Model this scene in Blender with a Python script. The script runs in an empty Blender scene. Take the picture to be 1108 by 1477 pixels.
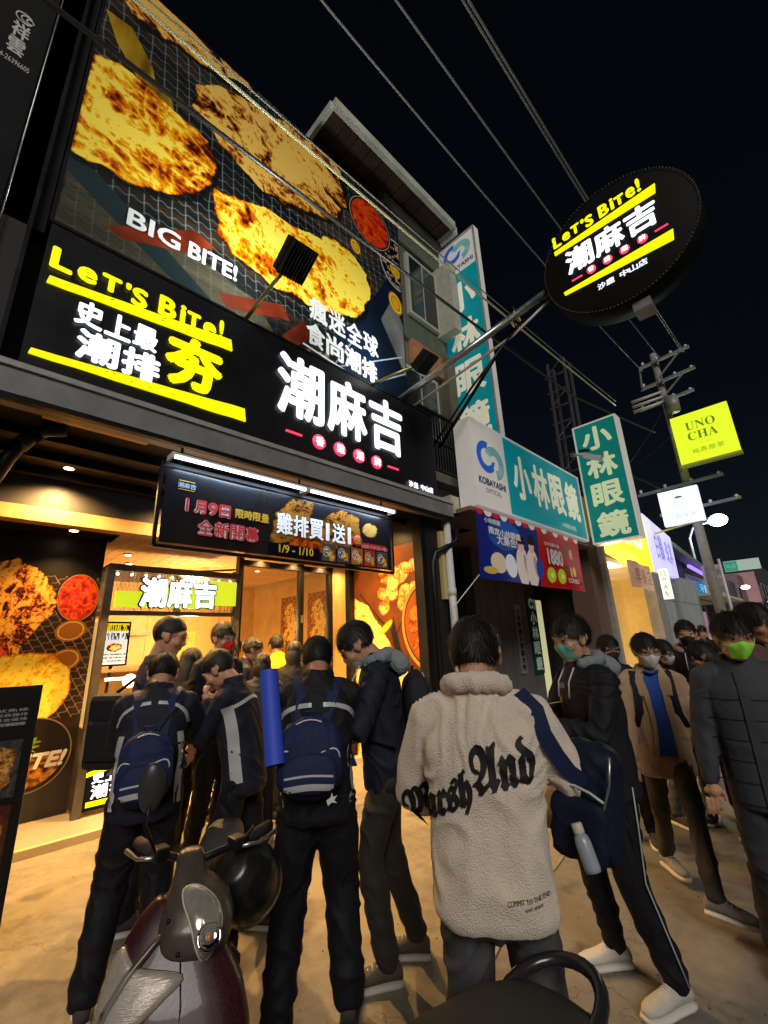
import bpy, bmesh, math, random
import numpy as np
from mathutils import Vector, Matrix, noise
from mathutils.bvhtree import BVHTree

random.seed(7)
SC = bpy.context.scene
COL = SC.collection
V = Vector
PI = math.pi
R = math.radians

# ------------------------------------------------------------------ camera
EYE = V((0, 0, 1.62))
cd = bpy.data.cameras.new('camera')
CAM = bpy.data.objects.new('camera', cd)
COL.objects.link(CAM)
cx = V((0.70014, 0.71319, -0.03936)); cy = V((0.23506, -0.17774, 0.95553)); cz = V((0.67422, -0.67738, -0.29196))
m3 = Matrix((cx, cy, cz)).transposed()
CAM.matrix_world = Matrix.Translation(EYE) @ m3.to_4x4()
cd.sensor_fit = 'HORIZONTAL'
cd.sensor_width = 36.0
cd.lens = 36.0 * 623.95 / 1108.0
cd.clip_start = 0.05
cd.clip_end = 2000
SC.camera = CAM

# ------------------------------------------------------------------ night sky, sun lamp added in place of shop light across the street, exposure
world = bpy.data.worlds.new('World'); SC.world = world; world.use_nodes = True
wn = world.node_tree.nodes; wl = world.node_tree.links
bg = wn['Background']
SUN_ELEV, SUN_AZ = R(34), R(-38)          # direction towards the light: from the far side of the street
sky = wn.new('ShaderNodeTexSky'); sky.sky_type = 'NISHITA'; sky.sun_disc = False
sky.sun_elevation = SUN_ELEV; sky.sun_rotation = PI/2 - SUN_AZ
wl.new(sky.outputs[0], bg.inputs[0]); bg.inputs[1].default_value = 0.0016
sd = bpy.data.lights.new('sun', 'SUN'); sd.energy = 1.6; sd.angle = R(24); sd.color = (1.0, 0.93, 0.84)
sun = bpy.data.objects.new('sun', sd); COL.objects.link(sun)
sdir = V((math.cos(SUN_ELEV)*math.cos(SUN_AZ), math.cos(SUN_ELEV)*math.sin(SUN_AZ), math.sin(SUN_ELEV)))
sun.rotation_euler = sdir.to_track_quat('Z', 'Y').to_euler()
vs = SC.view_settings
vs.view_transform = 'Standard'; vs.look = 'None'; vs.exposure = 0.0; vs.gamma = 1.0; vs.use_curve_mapping = False
try:
    SC.cycles.use_denoising = True
    SC.cycles.max_bounces = 6; SC.cycles.diffuse_bounces = 3; SC.cycles.glossy_bounces = 3
    SC.cycles.transparent_max_bounces = 8; SC.cycles.sample_clamp_indirect = 4.0
    SC.cycles.caustics_reflective = False; SC.cycles.caustics_refractive = False
except Exception:
    pass

# ------------------------------------------------------------------ object helpers
LOC = {}
def tag(o, label=None, cat=None, group=None, kind=None):
    if label: o['label'] = label
    if cat: o['category'] = cat
    if group: o['group'] = group
    if kind: o['kind'] = kind
    return o
def root(name, label, cat, loc=(0, 0, 0), group=None):
    o = bpy.data.objects.new(name, None); COL.objects.link(o)
    o.location = loc; o.empty_display_size = 0.1
    LOC[o.name] = V(loc)
    return tag(o, label, cat, group)
def adopt(o, parent):
    if parent is not None:
        o.parent = parent
        if parent.name in LOC:
            o.matrix_parent_inverse = Matrix.Translation(-LOC[parent.name])
def link(name, me, parent=None, mats=None, smooth=False):
    o = bpy.data.objects.new(name, me); COL.objects.link(o)
    if mats is not None and len(me.materials) == 0:
        for m in (mats if isinstance(mats, (list, tuple)) else [mats]): me.materials.append(m)
    if smooth:
        me.polygons.foreach_set('use_smooth', [True]*len(me.polygons))
    adopt(o, parent)
    return o

class MB:
    """collects shapes into one mesh"""
    def __init__(s): s.v = []; s.f = []; s.mi = []; s.sm = []
    def add(s, vs, fs, mi=0, sm=False, M=None):
        b = len(s.v)
        if M is not None: vs = [M @ V(p) for p in vs]
        s.v += [tuple(p) for p in vs]
        s.f += [tuple(i+b for i in f) for f in fs]; s.mi += [mi]*len(fs); s.sm += [sm]*len(fs)
        return s
    def box(s, x0, x1, y0, y1, z0, z1, mi=0, M=None):
        x0, x1 = min(x0, x1), max(x0, x1); y0, y1 = min(y0, y1), max(y0, y1); z0, z1 = min(z0, z1), max(z0, z1)
        vs = [(x0,y0,z0),(x1,y0,z0),(x1,y1,z0),(x0,y1,z0),(x0,y0,z1),(x1,y0,z1),(x1,y1,z1),(x0,y1,z1)]
        return s.add(vs, [(0,3,2,1),(4,5,6,7),(0,1,5,4),(1,2,6,5),(2,3,7,6),(3,0,4,7)], mi, False, M)
    def bbox(s, x0, x1, y0, y1, z0, z1, b=.01, mi=0, M=None):
        """box with bevelled edges"""
        bm = bmesh.new()
        bmesh.ops.create_cube(bm, size=1)
        for v in bm.verts:
            v.co = V((x0+(x1-x0)*(v.co.x+.5), y0+(y1-y0)*(v.co.y+.5), z0+(z1-z0)*(v.co.z+.5)))
        bmesh.ops.bevel(bm, geom=bm.edges[:], offset=b, segments=2, affect='EDGES', profile=.5)
        bm.verts.index_update()
        vs = [v.co.copy() for v in bm.verts]; fs = [[v.index for v in f.verts] for f in bm.faces]; bm.free()
        return s.add(vs, fs, mi, False, M)
    def quad(s, a, b, c, d, mi=0): return s.add([a, b, c, d], [(0, 1, 2, 3)], mi)
    def tube(s, pts, r, n=8, mi=0, cap=True, sm=True):
        pts = [V(p) for p in pts]; k = len(pts)
        rr = r if isinstance(r, (list, tuple)) else [r]*k
        vs = []; up = V((0, 0, 1)); prev = None
        for i, p in enumerate(pts):
            d = (pts[min(i+1, k-1)] - pts[max(i-1, 0)])
            d = d.normalized() if d.length > 1e-9 else V((0, 0, 1))
            if prev is None:
                a = d.cross(up);
                if a.length < 1e-3: a = d.cross(V((1, 0, 0)))
            else:
                a = prev - d*prev.dot(d)
                if a.length < 1e-4: a = d.cross(up)
            a.normalize(); b = d.cross(a); prev = a
            for j in range(n):
                t = 2*PI*j/n; vs.append(p + (a*math.cos(t)+b*math.sin(t))*rr[i])
        fs = [(i*n+j, i*n+(j+1) % n, (i+1)*n+(j+1) % n, (i+1)*n+j) for i in range(k-1) for j in range(n)]
        if cap: fs += [tuple(range(n-1, -1, -1)), tuple(range((k-1)*n, k*n))]
        return s.add(vs, fs, mi, sm)
    def bar(s, a, b, w, h=None, up=(0, 0, 1), mi=0):
        a, b = V(a), V(b); h = h or w; d = (b-a).normalized(); u = V(up)
        x = d.cross(u)
        if x.length < 1e-3: x = d.cross(V((1, 0, 0)))
        x.normalize(); y = x.cross(d)
        vs = [p + x*sx*w/2 + y*sy*h/2 for p in (a, b) for sx, sy in ((-1,-1),(1,-1),(1,1),(-1,1))]
        return s.add(vs, [(3,2,1,0),(4,5,6,7),(0,1,5,4),(1,2,6,5),(2,3,7,6),(3,0,4,7)], mi)
    def lathe(s, prof, n=20, mi=0, M=None, sm=True):
        vs = []; k = len(prof)
        for r, z in prof:
            for j in range(n): vs.append((r*math.cos(2*PI*j/n), r*math.sin(2*PI*j/n), z))
        fs = [(i*n+j, i*n+(j+1) % n, (i+1)*n+(j+1) % n, (i+1)*n+j) for i in range(k-1) for j in range(n)]
        fs += [tuple(range(n-1, -1, -1)), tuple(range((k-1)*n, k*n))]
        return s.add(vs, fs, mi, sm, M)
    def ell(s, c, r, n=12, m=8, mi=0, M=None):
        c = V(c); r = (r, r, r) if isinstance(r, (int, float)) else r
        vs = [(c.x, c.y, c.z-r[2])]
        for i in range(1, m):
            ph = -PI/2 + PI*i/m
            for j in range(n):
                t = 2*PI*j/n
                vs.append((c.x+r[0]*math.cos(ph)*math.cos(t), c.y+r[1]*math.cos(ph)*math.sin(t), c.z+r[2]*math.sin(ph)))
        vs.append((c.x, c.y, c.z+r[2])); L = len(vs)-1
        fs = [(0, 1+(j+1) % n, 1+j) for j in range(n)]
        for i in range(m-2):
            for j in range(n): fs.append((1+i*n+j, 1+i*n+(j+1) % n, 1+(i+1)*n+(j+1) % n, 1+(i+1)*n+j))
        fs += [(L, 1+(m-2)*n+j, 1+(m-2)*n+(j+1) % n) for j in range(n)]
        return s.add(vs, fs, mi, True, M)
    def prism(s, poly, o, ax, ay, n, mi=0):
        """extrude 2D polygon (in frame o, ax, ay) along vector n"""
        o, ax, ay, n = V(o), V(ax), V(ay), V(n); k = len(poly)
        vs = [o+ax*x+ay*y for x, y in poly]; vs += [p+n for p in vs]
        fs = [tuple(range(k-1, -1, -1)), tuple(range(k, 2*k))] + [(i, (i+1) % k, k+(i+1) % k, k+i) for i in range(k)]
        return s.add(vs, fs, mi)
    def loft(s, rings, mi=0, sm=True, n=None, M=None):
        n = len(rings[0]); vs = [p for r in rings for p in r]; k = len(rings)
        fs = [(i*n+j, i*n+(j+1) % n, (i+1)*n+(j+1) % n, (i+1)*n+j) for i in range(k-1) for j in range(n)]
        fs += [tuple(range(n-1, -1, -1)), tuple(range((k-1)*n, k*n))]
        return s.add(vs, fs, mi, sm, M)
    def mesh(s, name, mats=None):
        me = bpy.data.meshes.new(name); me.from_pydata(s.v, [], s.f)
        if mats is not None:
            for m in (mats if isinstance(mats, (list, tuple)) else [mats]): me.materials.append(m)
            if len(me.materials) > 1: me.polygons.foreach_set('material_index', s.mi)
        me.polygons.foreach_set('use_smooth', s.sm); me.update()
        return me
    def ob(s, name, mats, parent=None): return link(name, s.mesh(name, mats), parent)

def boxo(name, mats, parent, *a, **k): return MB().box(*a, **k).ob(name, mats, parent)

# ------------------------------------------------------------------ materials
def srgb(c):
    if isinstance(c, str): c = tuple(int(c[i:i+2], 16)/255 for i in (0, 2, 4))
    return tuple(((x/12.92) if x <= .04045 else ((x+.055)/1.055)**2.4) for x in c)
MATS = {}
def mat(name, col, rough=.6, metal=0., var=0., vs=6., bump=0., bs=60., spec=.5, emit=None, est=0., coat=0., trans=0., alpha=1., col2=None, bstretch=None, ior=1.45, sheen=0.):
    if name in MATS: return MATS[name]
    if isinstance(col, str): col = srgb(col)
    m = bpy.data.materials.new(name); m.use_nodes = True; MATS[name] = m
    nt = m.node_tree; N = nt.nodes; L = nt.links; P = N['Principled BSDF']
    P.inputs['Base Color'].default_value = (*col, 1); P.inputs['Roughness'].default_value = rough
    P.inputs['Metallic'].default_value = metal; P.inputs['Specular IOR Level'].default_value = spec
    P.inputs['Coat Weight'].default_value = coat; P.inputs['Transmission Weight'].default_value = trans
    P.inputs['Alpha'].default_value = alpha; P.inputs['IOR'].default_value = ior
    if sheen: P.inputs['Sheen Weight'].default_value = sheen; P.inputs['Sheen Roughness'].default_value = .6
    if emit is not None:
        if isinstance(emit, str): emit = srgb(emit)
        P.inputs['Emission Color'].default_value = (*emit, 1); P.inputs['Emission Strength'].default_value = est
    tc = N.new('ShaderNodeTexCoord')
    if var > 0 or col2 is not None:
        nz = N.new('ShaderNodeTexNoise'); nz.inputs['Scale'].default_value = vs; nz.inputs['Detail'].default_value = 8
        nz.inputs['Roughness'].default_value = .65
        L.new(tc.outputs['Object'], nz.inputs['Vector'])
        cr = N.new('ShaderNodeValToRGB'); cr.color_ramp.elements[0].position = .32; cr.color_ramp.elements[1].position = .68
        c2 = srgb(col2) if isinstance(col2, str) else col2
        a = tuple(x*(1-var) for x in col) if c2 is None else c2
        b = tuple(min(1, x*(1+var)) for x in col) if c2 is None else col
        cr.color_ramp.elements[0].color = (*a, 1); cr.color_ramp.elements[1].color = (*b, 1)
        L.new(nz.outputs['Fac'], cr.inputs[0]); L.new(cr.outputs[0], P.inputs['Base Color'])
        mr = N.new('ShaderNodeMapRange'); mr.inputs[3].default_value = max(0, rough-.12); mr.inputs[4].default_value = min(1, rough+.12)
        L.new(nz.outputs['Fac'], mr.inputs[0]); L.new(mr.outputs[0], P.inputs['Roughness'])
    if bump > 0:
        nb = N.new('ShaderNodeTexNoise'); nb.inputs['Scale'].default_value = bs; nb.inputs['Detail'].default_value = 5
        if bstretch:
            mp = N.new('ShaderNodeMapping'); mp.inputs['Scale'].default_value = bstretch
            L.new(tc.outputs['Object'], mp.inputs[0]); L.new(mp.outputs[0], nb.inputs['Vector'])
        else: L.new(tc.outputs['Object'], nb.inputs['Vector'])
        bp = N.new('ShaderNodeBump'); bp.inputs['Strength'].default_value = bump; bp.inputs['Distance'].default_value = .01
        L.new(nb.outputs['Fac'], bp.inputs['Height']); L.new(bp.outputs[0], P.inputs['Normal'])
    return m
def glow(name, col, st, noshadow=False):
    if name in MATS: return MATS[name]
    if isinstance(col, str): col = srgb(col)
    return mat(name, tuple(min(.8, c) for c in col), .5, emit=col, est=st)

# ------------------------------------------------------------------ lettering
FC = {}
def glyph(text):
    if text in FC: return FC[text]
    c = bpy.data.curves.new('lettering', 'FONT'); c.body = text; c.size = 1; c.resolution_u = 3
    o = bpy.data.objects.new('lettering', c); COL.objects.link(o)
    dg = bpy.context.evaluated_depsgraph_get(); me = o.evaluated_get(dg).to_mesh()
    vs = [v.co.copy() for v in me.vertices]; fs = [tuple(p.vertices) for p in me.polygons]
    o.evaluated_get(dg).to_mesh_clear(); bpy.data.objects.remove(o); bpy.data.curves.remove(c)
    if not vs: vs = [V((0, 0, 0))]
    x0 = min(v.x for v in vs); x1 = max(v.x for v in vs); y0 = min(v.y for v in vs); y1 = max(v.y for v in vs)
    FC[text] = ([((v.x-x0)/max(1e-6, x1-x0), (v.y-y0)/max(1e-6, y1-y0)) for v in vs], fs, (x1-x0)/max(1e-6, y1-y0))
    return FC[text]
def letters(mb, text, o, right, up, w, h, bold=0., mi=0, shear=0., vert=False, gap=.12):
    """flat lettering filling w x h from the lower-left corner o; several stacked copies make it bold"""
    o, right, up = V(o), V(right).normalized(), V(up).normalized(); n = right.cross(up)
    if vert:
        k = len(text); ch = h/k
        for i, c in enumerate(text):
            letters(mb, c, o+up*(h-(i+1)*ch+ch*gap/2), right, up, w, ch*(1-gap), bold, mi)
        return mb
    vs, fs, asp = glyph(text)
    offs = [(0, 0)]
    if bold > 0:
        offs = [(math.cos(a)*bold, math.sin(a)*bold) for a in [i*PI/4 for i in range(8)]]
    for k, (dx, dy) in enumerate(offs):
        mb.add([o + right*(bold+x*(w-2*bold)+dx+shear*y*h) + up*(bold+y*(h-2*bold)+dy) + n*(.0004*k) for x, y in vs], fs, mi)
    return mb
def chars(mb, text, o, right, up, w, h, bold=0., mi=0, gap=.1, shear=0.):
    """each character stretched to an equal cell"""
    right_ = V(right).normalized(); k = len(text); cw = w/k
    for i, c in enumerate(text):
        if c != ' ':
            asp = glyph(c)[2]; wd = cw*(1-gap)
            if c.isascii(): wd = min(wd, h*asp*1.2)
            letters(mb, c, V(o)+right_*(i*cw+(cw-wd)/2), right, up, wd, h, bold, mi, shear)
    return mb

# ------------------------------------------------------------------ printed pictures (drawn by numpy, no files)
def _up(g, h, w):
    gh, gw = g.shape
    ys = np.linspace(0, gh-1.001, h); xs = np.linspace(0, gw-1.001, w)
    y0 = ys.astype(int); x0 = xs.astype(int); fy = ys-y0; fx = xs-x0
    fy = (fy*fy*(3-2*fy))[:, None]; fx = (fx*fx*(3-2*fx))[None, :]
    a = g[y0][:, x0]; b = g[y0][:, x0+1]; c = g[y0+1][:, x0]; d = g[y0+1][:, x0+1]
    return (a*(1-fx)+b*fx)*(1-fy)+(c*(1-fx)+d*fx)*fy
def fbm(h, w, cx_, cy_, oc=5, seed=0, ridge=False, gain=.5):
    r = np.random.RandomState(seed); out = np.zeros((h, w)); amp = 1; tot = 0
    for i in range(oc):
        gy = max(2, int(cy_*2**i)+2); gx = max(2, int(cx_*2**i)+2)
        n = _up(r.rand(gy, gx), h, w)
        if ridge: n = 1-np.abs(2*n-1)
        out += n*amp; tot += amp; amp *= gain
    return out/tot
def ramp(t, stops):
    t = np.clip(t, 0, 1); xs = [s[0] for s in stops]
    return np.stack([np.interp(t, xs, [s[1][k] for s in stops]) for k in range(3)], -1)
CHICK = [(0, (.12,.04,.015)), (.2, (.32,.12,.02)), (.4, (.54,.27,.05)), (.6, (.70,.42,.10)), (.8, (.82,.57,.19)), (1, (.92,.76,.40))]
GOLD = [(0, (.26,.06,.01)), (.18, (.48,.16,.012)), (.38, (.70,.32,.015)), (.56, (.82,.47,.025)), (.74, (.89,.61,.05)), (.9, (.93,.74,.14)), (1, (.96,.86,.36))]
TX = []
class Canvas:
    def __init__(s, x0, x1, y0, y1, ppm, bgc=(0, 0, 0)):
        s.x0, s.x1, s.y0, s.y1 = x0, x1, y0, y1
        s.w = int((x1-x0)*ppm); s.h = int((y1-y0)*ppm); s.ppm = ppm
        s.a = np.zeros((s.h, s.w, 3))+np.array(bgc)
        s.X, s.Y = np.meshgrid(np.linspace(x0, x1, s.w), np.linspace(y0, y1, s.h))
    def poly(s, pts, jit=0, js=8, seed=1):
        X, Y = s.X, s.Y
        if jit:
            X = X+(fbm(s.h, s.w, js, js, 4, seed)-.5)*2*jit; Y = Y+(fbm(s.h, s.w, js, js, 4, seed+9)-.5)*2*jit
        m = np.zeros((s.h, s.w), bool); k = len(pts)
        for i in range(k):
            xa, ya = pts[i]; xb, yb = pts[(i+1) % k]
            if ya == yb: continue
            c = (Y > min(ya, yb)) & (Y <= max(ya, yb)) & (X < (xb-xa)*(Y-ya)/(yb-ya)+xa)
            m ^= c
        return m
    def ellm(s, cx_, cy_, rx, ry, rot=0, jit=0, seed=3):
        X, Y = s.X-cx_, s.Y-cy_
        if jit: X = X+(fbm(s.h, s.w, 10, 10, 4, seed)-.5)*2*jit; Y = Y+(fbm(s.h, s.w, 10, 10, 4, seed+5)-.5)*2*jit
        c, n = math.cos(rot), math.sin(rot); u = X*c+Y*n; v = -X*n+Y*c
        return np.sqrt((u/rx)**2+(v/ry)**2)
    def put(s, m, col):
        m = np.clip(m.astype(float), 0, 1)[..., None]; s.a = s.a*(1-m)+np.asarray(col)*m
    def grid(s, sp, th, col, ang=.0, wob=.02, seed=5, mask=1., thick2=1.):
        n1 = (fbm(s.h, s.w, 5, 5, 2, seed)-.5)*wob*2
        c, n = math.cos(ang), math.sin(ang)
        u = (s.X+n1)*c+(s.Y)*n; v = -(s.X)*n+(s.Y+n1)*c
        v = v+.12*sp*np.sin(u*2*PI/sp)
        for q, t in ((u, th), (v, th*thick2)):
            d = np.abs((q/sp) % 1-.5)*sp; m = np.clip(1.2-d/t, 0, 1)
            s.put(m*mask*(.55+.45*fbm(s.h, s.w, 14, 14, 3, seed+2)), col)
    def chicken(s, m, seed, pal=CHICK, sc=6., gain=1.0, lift=0., ang=None):
        if not m.any(): return
        if not TX:
            TX.append(fbm(1024, 1024, 14, 14, 5, 901, True, .6)); TX.append(fbm(1024, 1024, 12, 12, 5, 902))
        ys, xs = np.where(m); y0, y1, x0, x1 = ys.min(), ys.max()+1, xs.min(), xs.max()+1
        M_ = m[y0:y1, x0:x1]; X = s.X[y0:y1, x0:x1]; Y = s.Y[y0:y1, x0:x1]
        a = (seed*.77) % 1.2+.1 if ang is None else ang; c, n_ = math.cos(a), math.sin(a)
        def smp(T, u, v):
            i = np.abs(((u*73+seed*131) % 2046).astype(int)-1023); j = np.abs(((v*73+seed*57) % 2046).astype(int)-1023); return T[np.minimum(j, 1023), np.minimum(i, 1023)]
        w1 = smp(TX[1], X*sc*.35, Y*sc*.35)-.5; w2 = smp(TX[1], X*sc*.35+9, Y*sc*.35+4)-.5
        u = (X*c+Y*n_)+w1*2.4/sc; v = (-X*n_+Y*c)+w2*2.4/sc
        n1 = smp(TX[0], u*sc*.45, v*sc*1.1); n3 = smp(TX[0], X*sc*4.2+w1*5, Y*sc*4.2); n2 = smp(TX[0], u*sc*1.5, v*sc*2.4); b = smp(TX[1], X*sc*.22+3, Y*sc*.22)
        e = np.pad(M_.astype(float), 1); r_ = max(2, int(.035*s.ppm))
        for _ in range(2):
            cs = np.cumsum(np.pad(e, ((0, 0), (r_+1, r_)), 'constant'), 1); e = (cs[:, 2*r_+1:]-cs[:, :-(2*r_+1)])/(2*r_+1)
            cs = np.cumsum(np.pad(e, ((r_+1, r_), (0, 0)), 'constant'), 0); e = (cs[2*r_+1:]-cs[:-(2*r_+1)])/(2*r_+1)
        e = e[1:-1, 1:-1]
        t = .50+(n1-.56)*1.9*gain+(n2-.56)*1.2*gain+(n3-.56)*1.3*gain+(b-.5)*1.3+np.minimum(0, e-.82)*1.5+lift
        col = ramp(t, pal); k = M_[..., None].astype(float)
        s.a[y0:y1, x0:x1] = s.a[y0:y1, x0:x1]*(1-k)+col*k
    def image(s, name, gam=1.0):
        im = bpy.data.images.new(name, s.w, s.h)
        px = np.ones((s.h, s.w, 4), np.float32); px[..., :3] = np.clip(s.a, 0, 1)**gam
        im.pixels.foreach_set(px.ravel()); im.update(); im.pack()
        return im
def printmat(name, im, rough=.35, est=0., bump=0.):
    m = bpy.data.materials.new(name); m.use_nodes = True; N = m.node_tree.nodes; L = m.node_tree.links; P = N['Principled BSDF']
    t = N.new('ShaderNodeTexImage'); t.image = im; t.interpolation = 'Cubic'
    uv = N.new('ShaderNodeUVMap'); L.new(uv.outputs[0], t.inputs[0])
    L.new(t.outputs[0], P.inputs['Base Color']); P.inputs['Roughness'].default_value = rough
    if est: L.new(t.outputs[0], P.inputs['Emission Color']); P.inputs['Emission Strength'].default_value = est
    return m
def sheet(name, o, right, up, w, h, m, parent=None, nx=1, ny=1, wave=None):
    o, right, up = V(o), V(right).normalized(), V(up).normalized(); n = right.cross(up)
    vs = []; fs = []; uv = []
    for j in range(ny+1):
        for i in range(nx+1):
            a, b = i/nx, j/ny; p = o+right*w*a+up*h*b
            if wave: p = p+n*wave(a, b)
            vs.append(p); uv.append((a, b))
    for j in range(ny):
        for i in range(nx): k = j*(nx+1)+i; fs.append((k, k+1, k+nx+2, k+nx+1))
    me = bpy.data.meshes.new(name); me.from_pydata([tuple(v) for v in vs], [], fs)
    ul = me.uv_layers.new(name='UVMap')
    for l in me.loops: ul.data[l.index].uv = uv[l.vertex_index]
    me.materials.append(m)
    return link(name, me, parent, smooth=nx > 1)
def lamp(name, kind, loc, energy, col, size=.1, to=None, angle=120, blend=.6, parent=None, size_y=None):
    d = bpy.data.lights.new(name, kind); d.energy = energy; d.color = col
    if kind == 'SPOT': d.spot_size = R(angle); d.spot_blend = blend; d.shadow_soft_size = size
    elif kind == 'POINT': d.shadow_soft_size = size
    elif kind == 'AREA':
        d.size = size
        if size_y: d.shape = 'RECTANGLE'; d.size_y = size_y
        d.spread = R(angle)
    o = bpy.data.objects.new(name, d); COL.objects.link(o); o.location = loc
    if to is not None: o.rotation_euler = (V(loc)-V(to)).to_track_quat('Z', 'Y').to_euler()
    adopt(o, parent)
    return o
YR = V((0, 1, 0)); ZU = V((0, 0, 1)); XR = V((1, 0, 0))
# ------------------------------------------------------------------ printed pictures
def print_billboard():
    c = Canvas(.05, 4.57, 4.95, 9.05, 250, (.05, .07, .09))
    n = fbm(c.h, c.w, 3, 26, 5, 2); c.put(np.ones_like(n), ramp(n, [(0, (.03,.04,.05)), (.45, (.12,.12,.12)), (.6, (.22,.17,.13)), (1, (.30,.30,.30))]))
    c.put(c.poly([(.05,5.9),(.05,4.95),(2.4,4.95),(1.9,5.5)], .05, 5, 3), np.array((.33,.31,.25))*(.6+.6*fbm(c.h, c.w, 2, 60, 4, 8))[..., None])
    c.grid(.135, .008, (.50,.56,.58), .08, .05, 5, 1-.65*c.poly([(.05,5.9),(.05,4.95),(4.6,4.95),(4.6,5.5),(2.3,5.6)]).astype(float))
    # navy cloth and grey pan at the right
    c.put(c.poly([(3.5,6.1),(4.6,8.0),(4.6,4.9),(2.6,4.9),(3.0,5.5)], .05, 4, 21), np.array((.05,.11,.20))*(.5+1.1*fbm(c.h, c.w, 10, 4, 5, 23))[..., None])
    c.put(c.poly([(4.05,6.5),(4.35,7.1),(4.6,6.6),(4.6,5.6)], .02, 4, 24), np.array((.42,.42,.42))*(.6+.8*fbm(c.h, c.w, 12, 6, 5, 25))[..., None])
    for r0, r1, q in ((.0, 1., (.03,.04,.06)),):
        d = c.ellm(4.5, 7.9, .42, .55); c.put(d < 1, q); c.put((d < 1) & (d > .93), (.65,.68,.7))
        s_ = (fbm(c.h, c.w, 90, 80, 2, 31) > .56) & (d < .9); c.put(s_, (.66,.6,.5))
    for (a, b) in (((3.2,5.2),(4.5,6.0)), ((3.5,5.0),(4.55,5.7)), ((3.0,5.0),(3.6,6.0))):
        t = np.abs((c.X-a[0])*(b[1]-a[1])-(c.Y-a[1])*(b[0]-a[0]))/math.hypot(b[0]-a[0], b[1]-a[1])
        c.put((t < .012) & (c.X > a[0]) & (c.X < b[0]), (.55,.62,.66))
    c.put(c.poly([(.06,6.1),(.3,5.95),(1.5,5.15),(1.3,5.02),(.05,5.8)], .01), (.14,.21,.22))
    # dried leaves, lemon slices, cinnamon sticks, herbs
    for p, s_ in (([(.05,8.2),(.3,8.25),(.56,7.9),(.66,7.5),(.45,7.55),(.2,7.85)], 41), ([(.5,7.6),(.75,7.75),(.9,7.3)], 42)):
        m = c.poly(p, .02, 6, s_); c.put(m, ramp(fbm(c.h, c.w, 30, 6, 4, s_), [(0, (.3,.22,.03)), (.5, (.62,.48,.08)), (1, (.8,.7,.25))]))
    for x, y, r_ in ((4.42,7.03,.16), (3.55,7.6,.10), (4.45,7.75,.12)):
        d = c.ellm(x, y, r_, r_*1.35, .3); c.put(d < 1, (.75,.55,.06)); c.put((d < .82) & (d > .72), (.95,.85,.4)); c.put(d < .5, (.85,.66,.12))
    for p, s_ in (([(.40,5.42),(1.2,6.0),(1.42,5.92),(1.1,5.62),(.55,5.36)], 51), ([(1.5,5.35),(2.3,5.68),(2.42,5.5),(1.6,5.2)], 52), ([(2.3,5.22),(2.6,5.62),(2.78,5.48),(2.45,5.1)], 53)):
        m = c.poly(p, .012, 6, s_); c.put(m, ramp(fbm(c.h, c.w, 20, 20, 4, s_), [(0, (.30,.08,.04)), (.5, (.45,.17,.08)), (1, (.62,.30,.16))]))
    m = c.poly([(1.6,5.2),(2.4,5.1),(3.0,5.3),(3.2,5.0),(2.0,4.95),(1.5,4.95)], .1, 9, 55) & (fbm(c.h, c.w, 90, 80, 3, 56) > .5)
    c.put(m, ramp(fbm(c.h, c.w, 60, 50, 3, 57), [(0, (.12,.15,.05)), (.5, (.55,.5,.3)), (1, (.8,.75,.6))]))
    # chilli bowl
    d = c.ellm(3.9, 8.37, .45, .47, .2); c.put(d < 1.08, (.04,.04,.06)); c.put((d < 1.03) & (d > .98), (.6,.55,.5))
    c.put(d < .93, ramp(fbm(c.h, c.w, 40, 40, 4, 61, True), [(0, (.25,.02,.01)), (.5, (.70,.14,.03)), (.8, (.85,.3,.05)), (1, (.95,.5,.2))]))
    ch = [([(.02,7.42),(.24,7.58),(.55,7.58),(.88,7.52),(1.21,7.42),(1.33,7.17),(1.27,6.81),(1.16,6.52),(.86,6.22),(.55,6.10),(.31,6.06),(.0,6.02),(.0,6.6)], GOLD, 71, .02, 4.),
          ([(1.0,8.19),(1.3,8.55),(1.78,8.72),(2.32,8.93),(2.82,9.0),(3.3,8.9),(3.36,8.3),(3.1,7.78),(2.6,7.46),(2.15,7.31),(1.84,7.37),(1.55,7.47),(1.27,7.66),(1.05,7.85)], CHICK, 72, .06, 5.),
          ([(1.3,6.78),(1.59,6.90),(1.96,7.04),(2.37,7.12),(2.8,7.22),(3.12,7.4),(3.48,7.38),(3.82,7.16),(3.84,6.77),(3.55,6.21),(3.07,5.98),(2.61,5.93),(2.1,5.88),(1.74,5.94),(1.42,6.25)], GOLD, 73, .05, 4.),
          ([(.15,8.55),(.35,8.95),(.6,9.3),(1.8,9.3),(1.75,9.0),(1.46,8.84),(1.02,8.60),(.62,8.58),(.3,8.42)], CHICK, 74, .05, 5.)]
    for p, pal, sd_, j, sc in ch:
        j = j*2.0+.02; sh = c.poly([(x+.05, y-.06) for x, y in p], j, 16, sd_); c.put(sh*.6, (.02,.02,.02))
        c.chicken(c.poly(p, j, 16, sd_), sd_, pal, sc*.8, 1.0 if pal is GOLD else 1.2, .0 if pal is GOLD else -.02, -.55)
    return c.image('billboard_print', 1.12)
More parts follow.
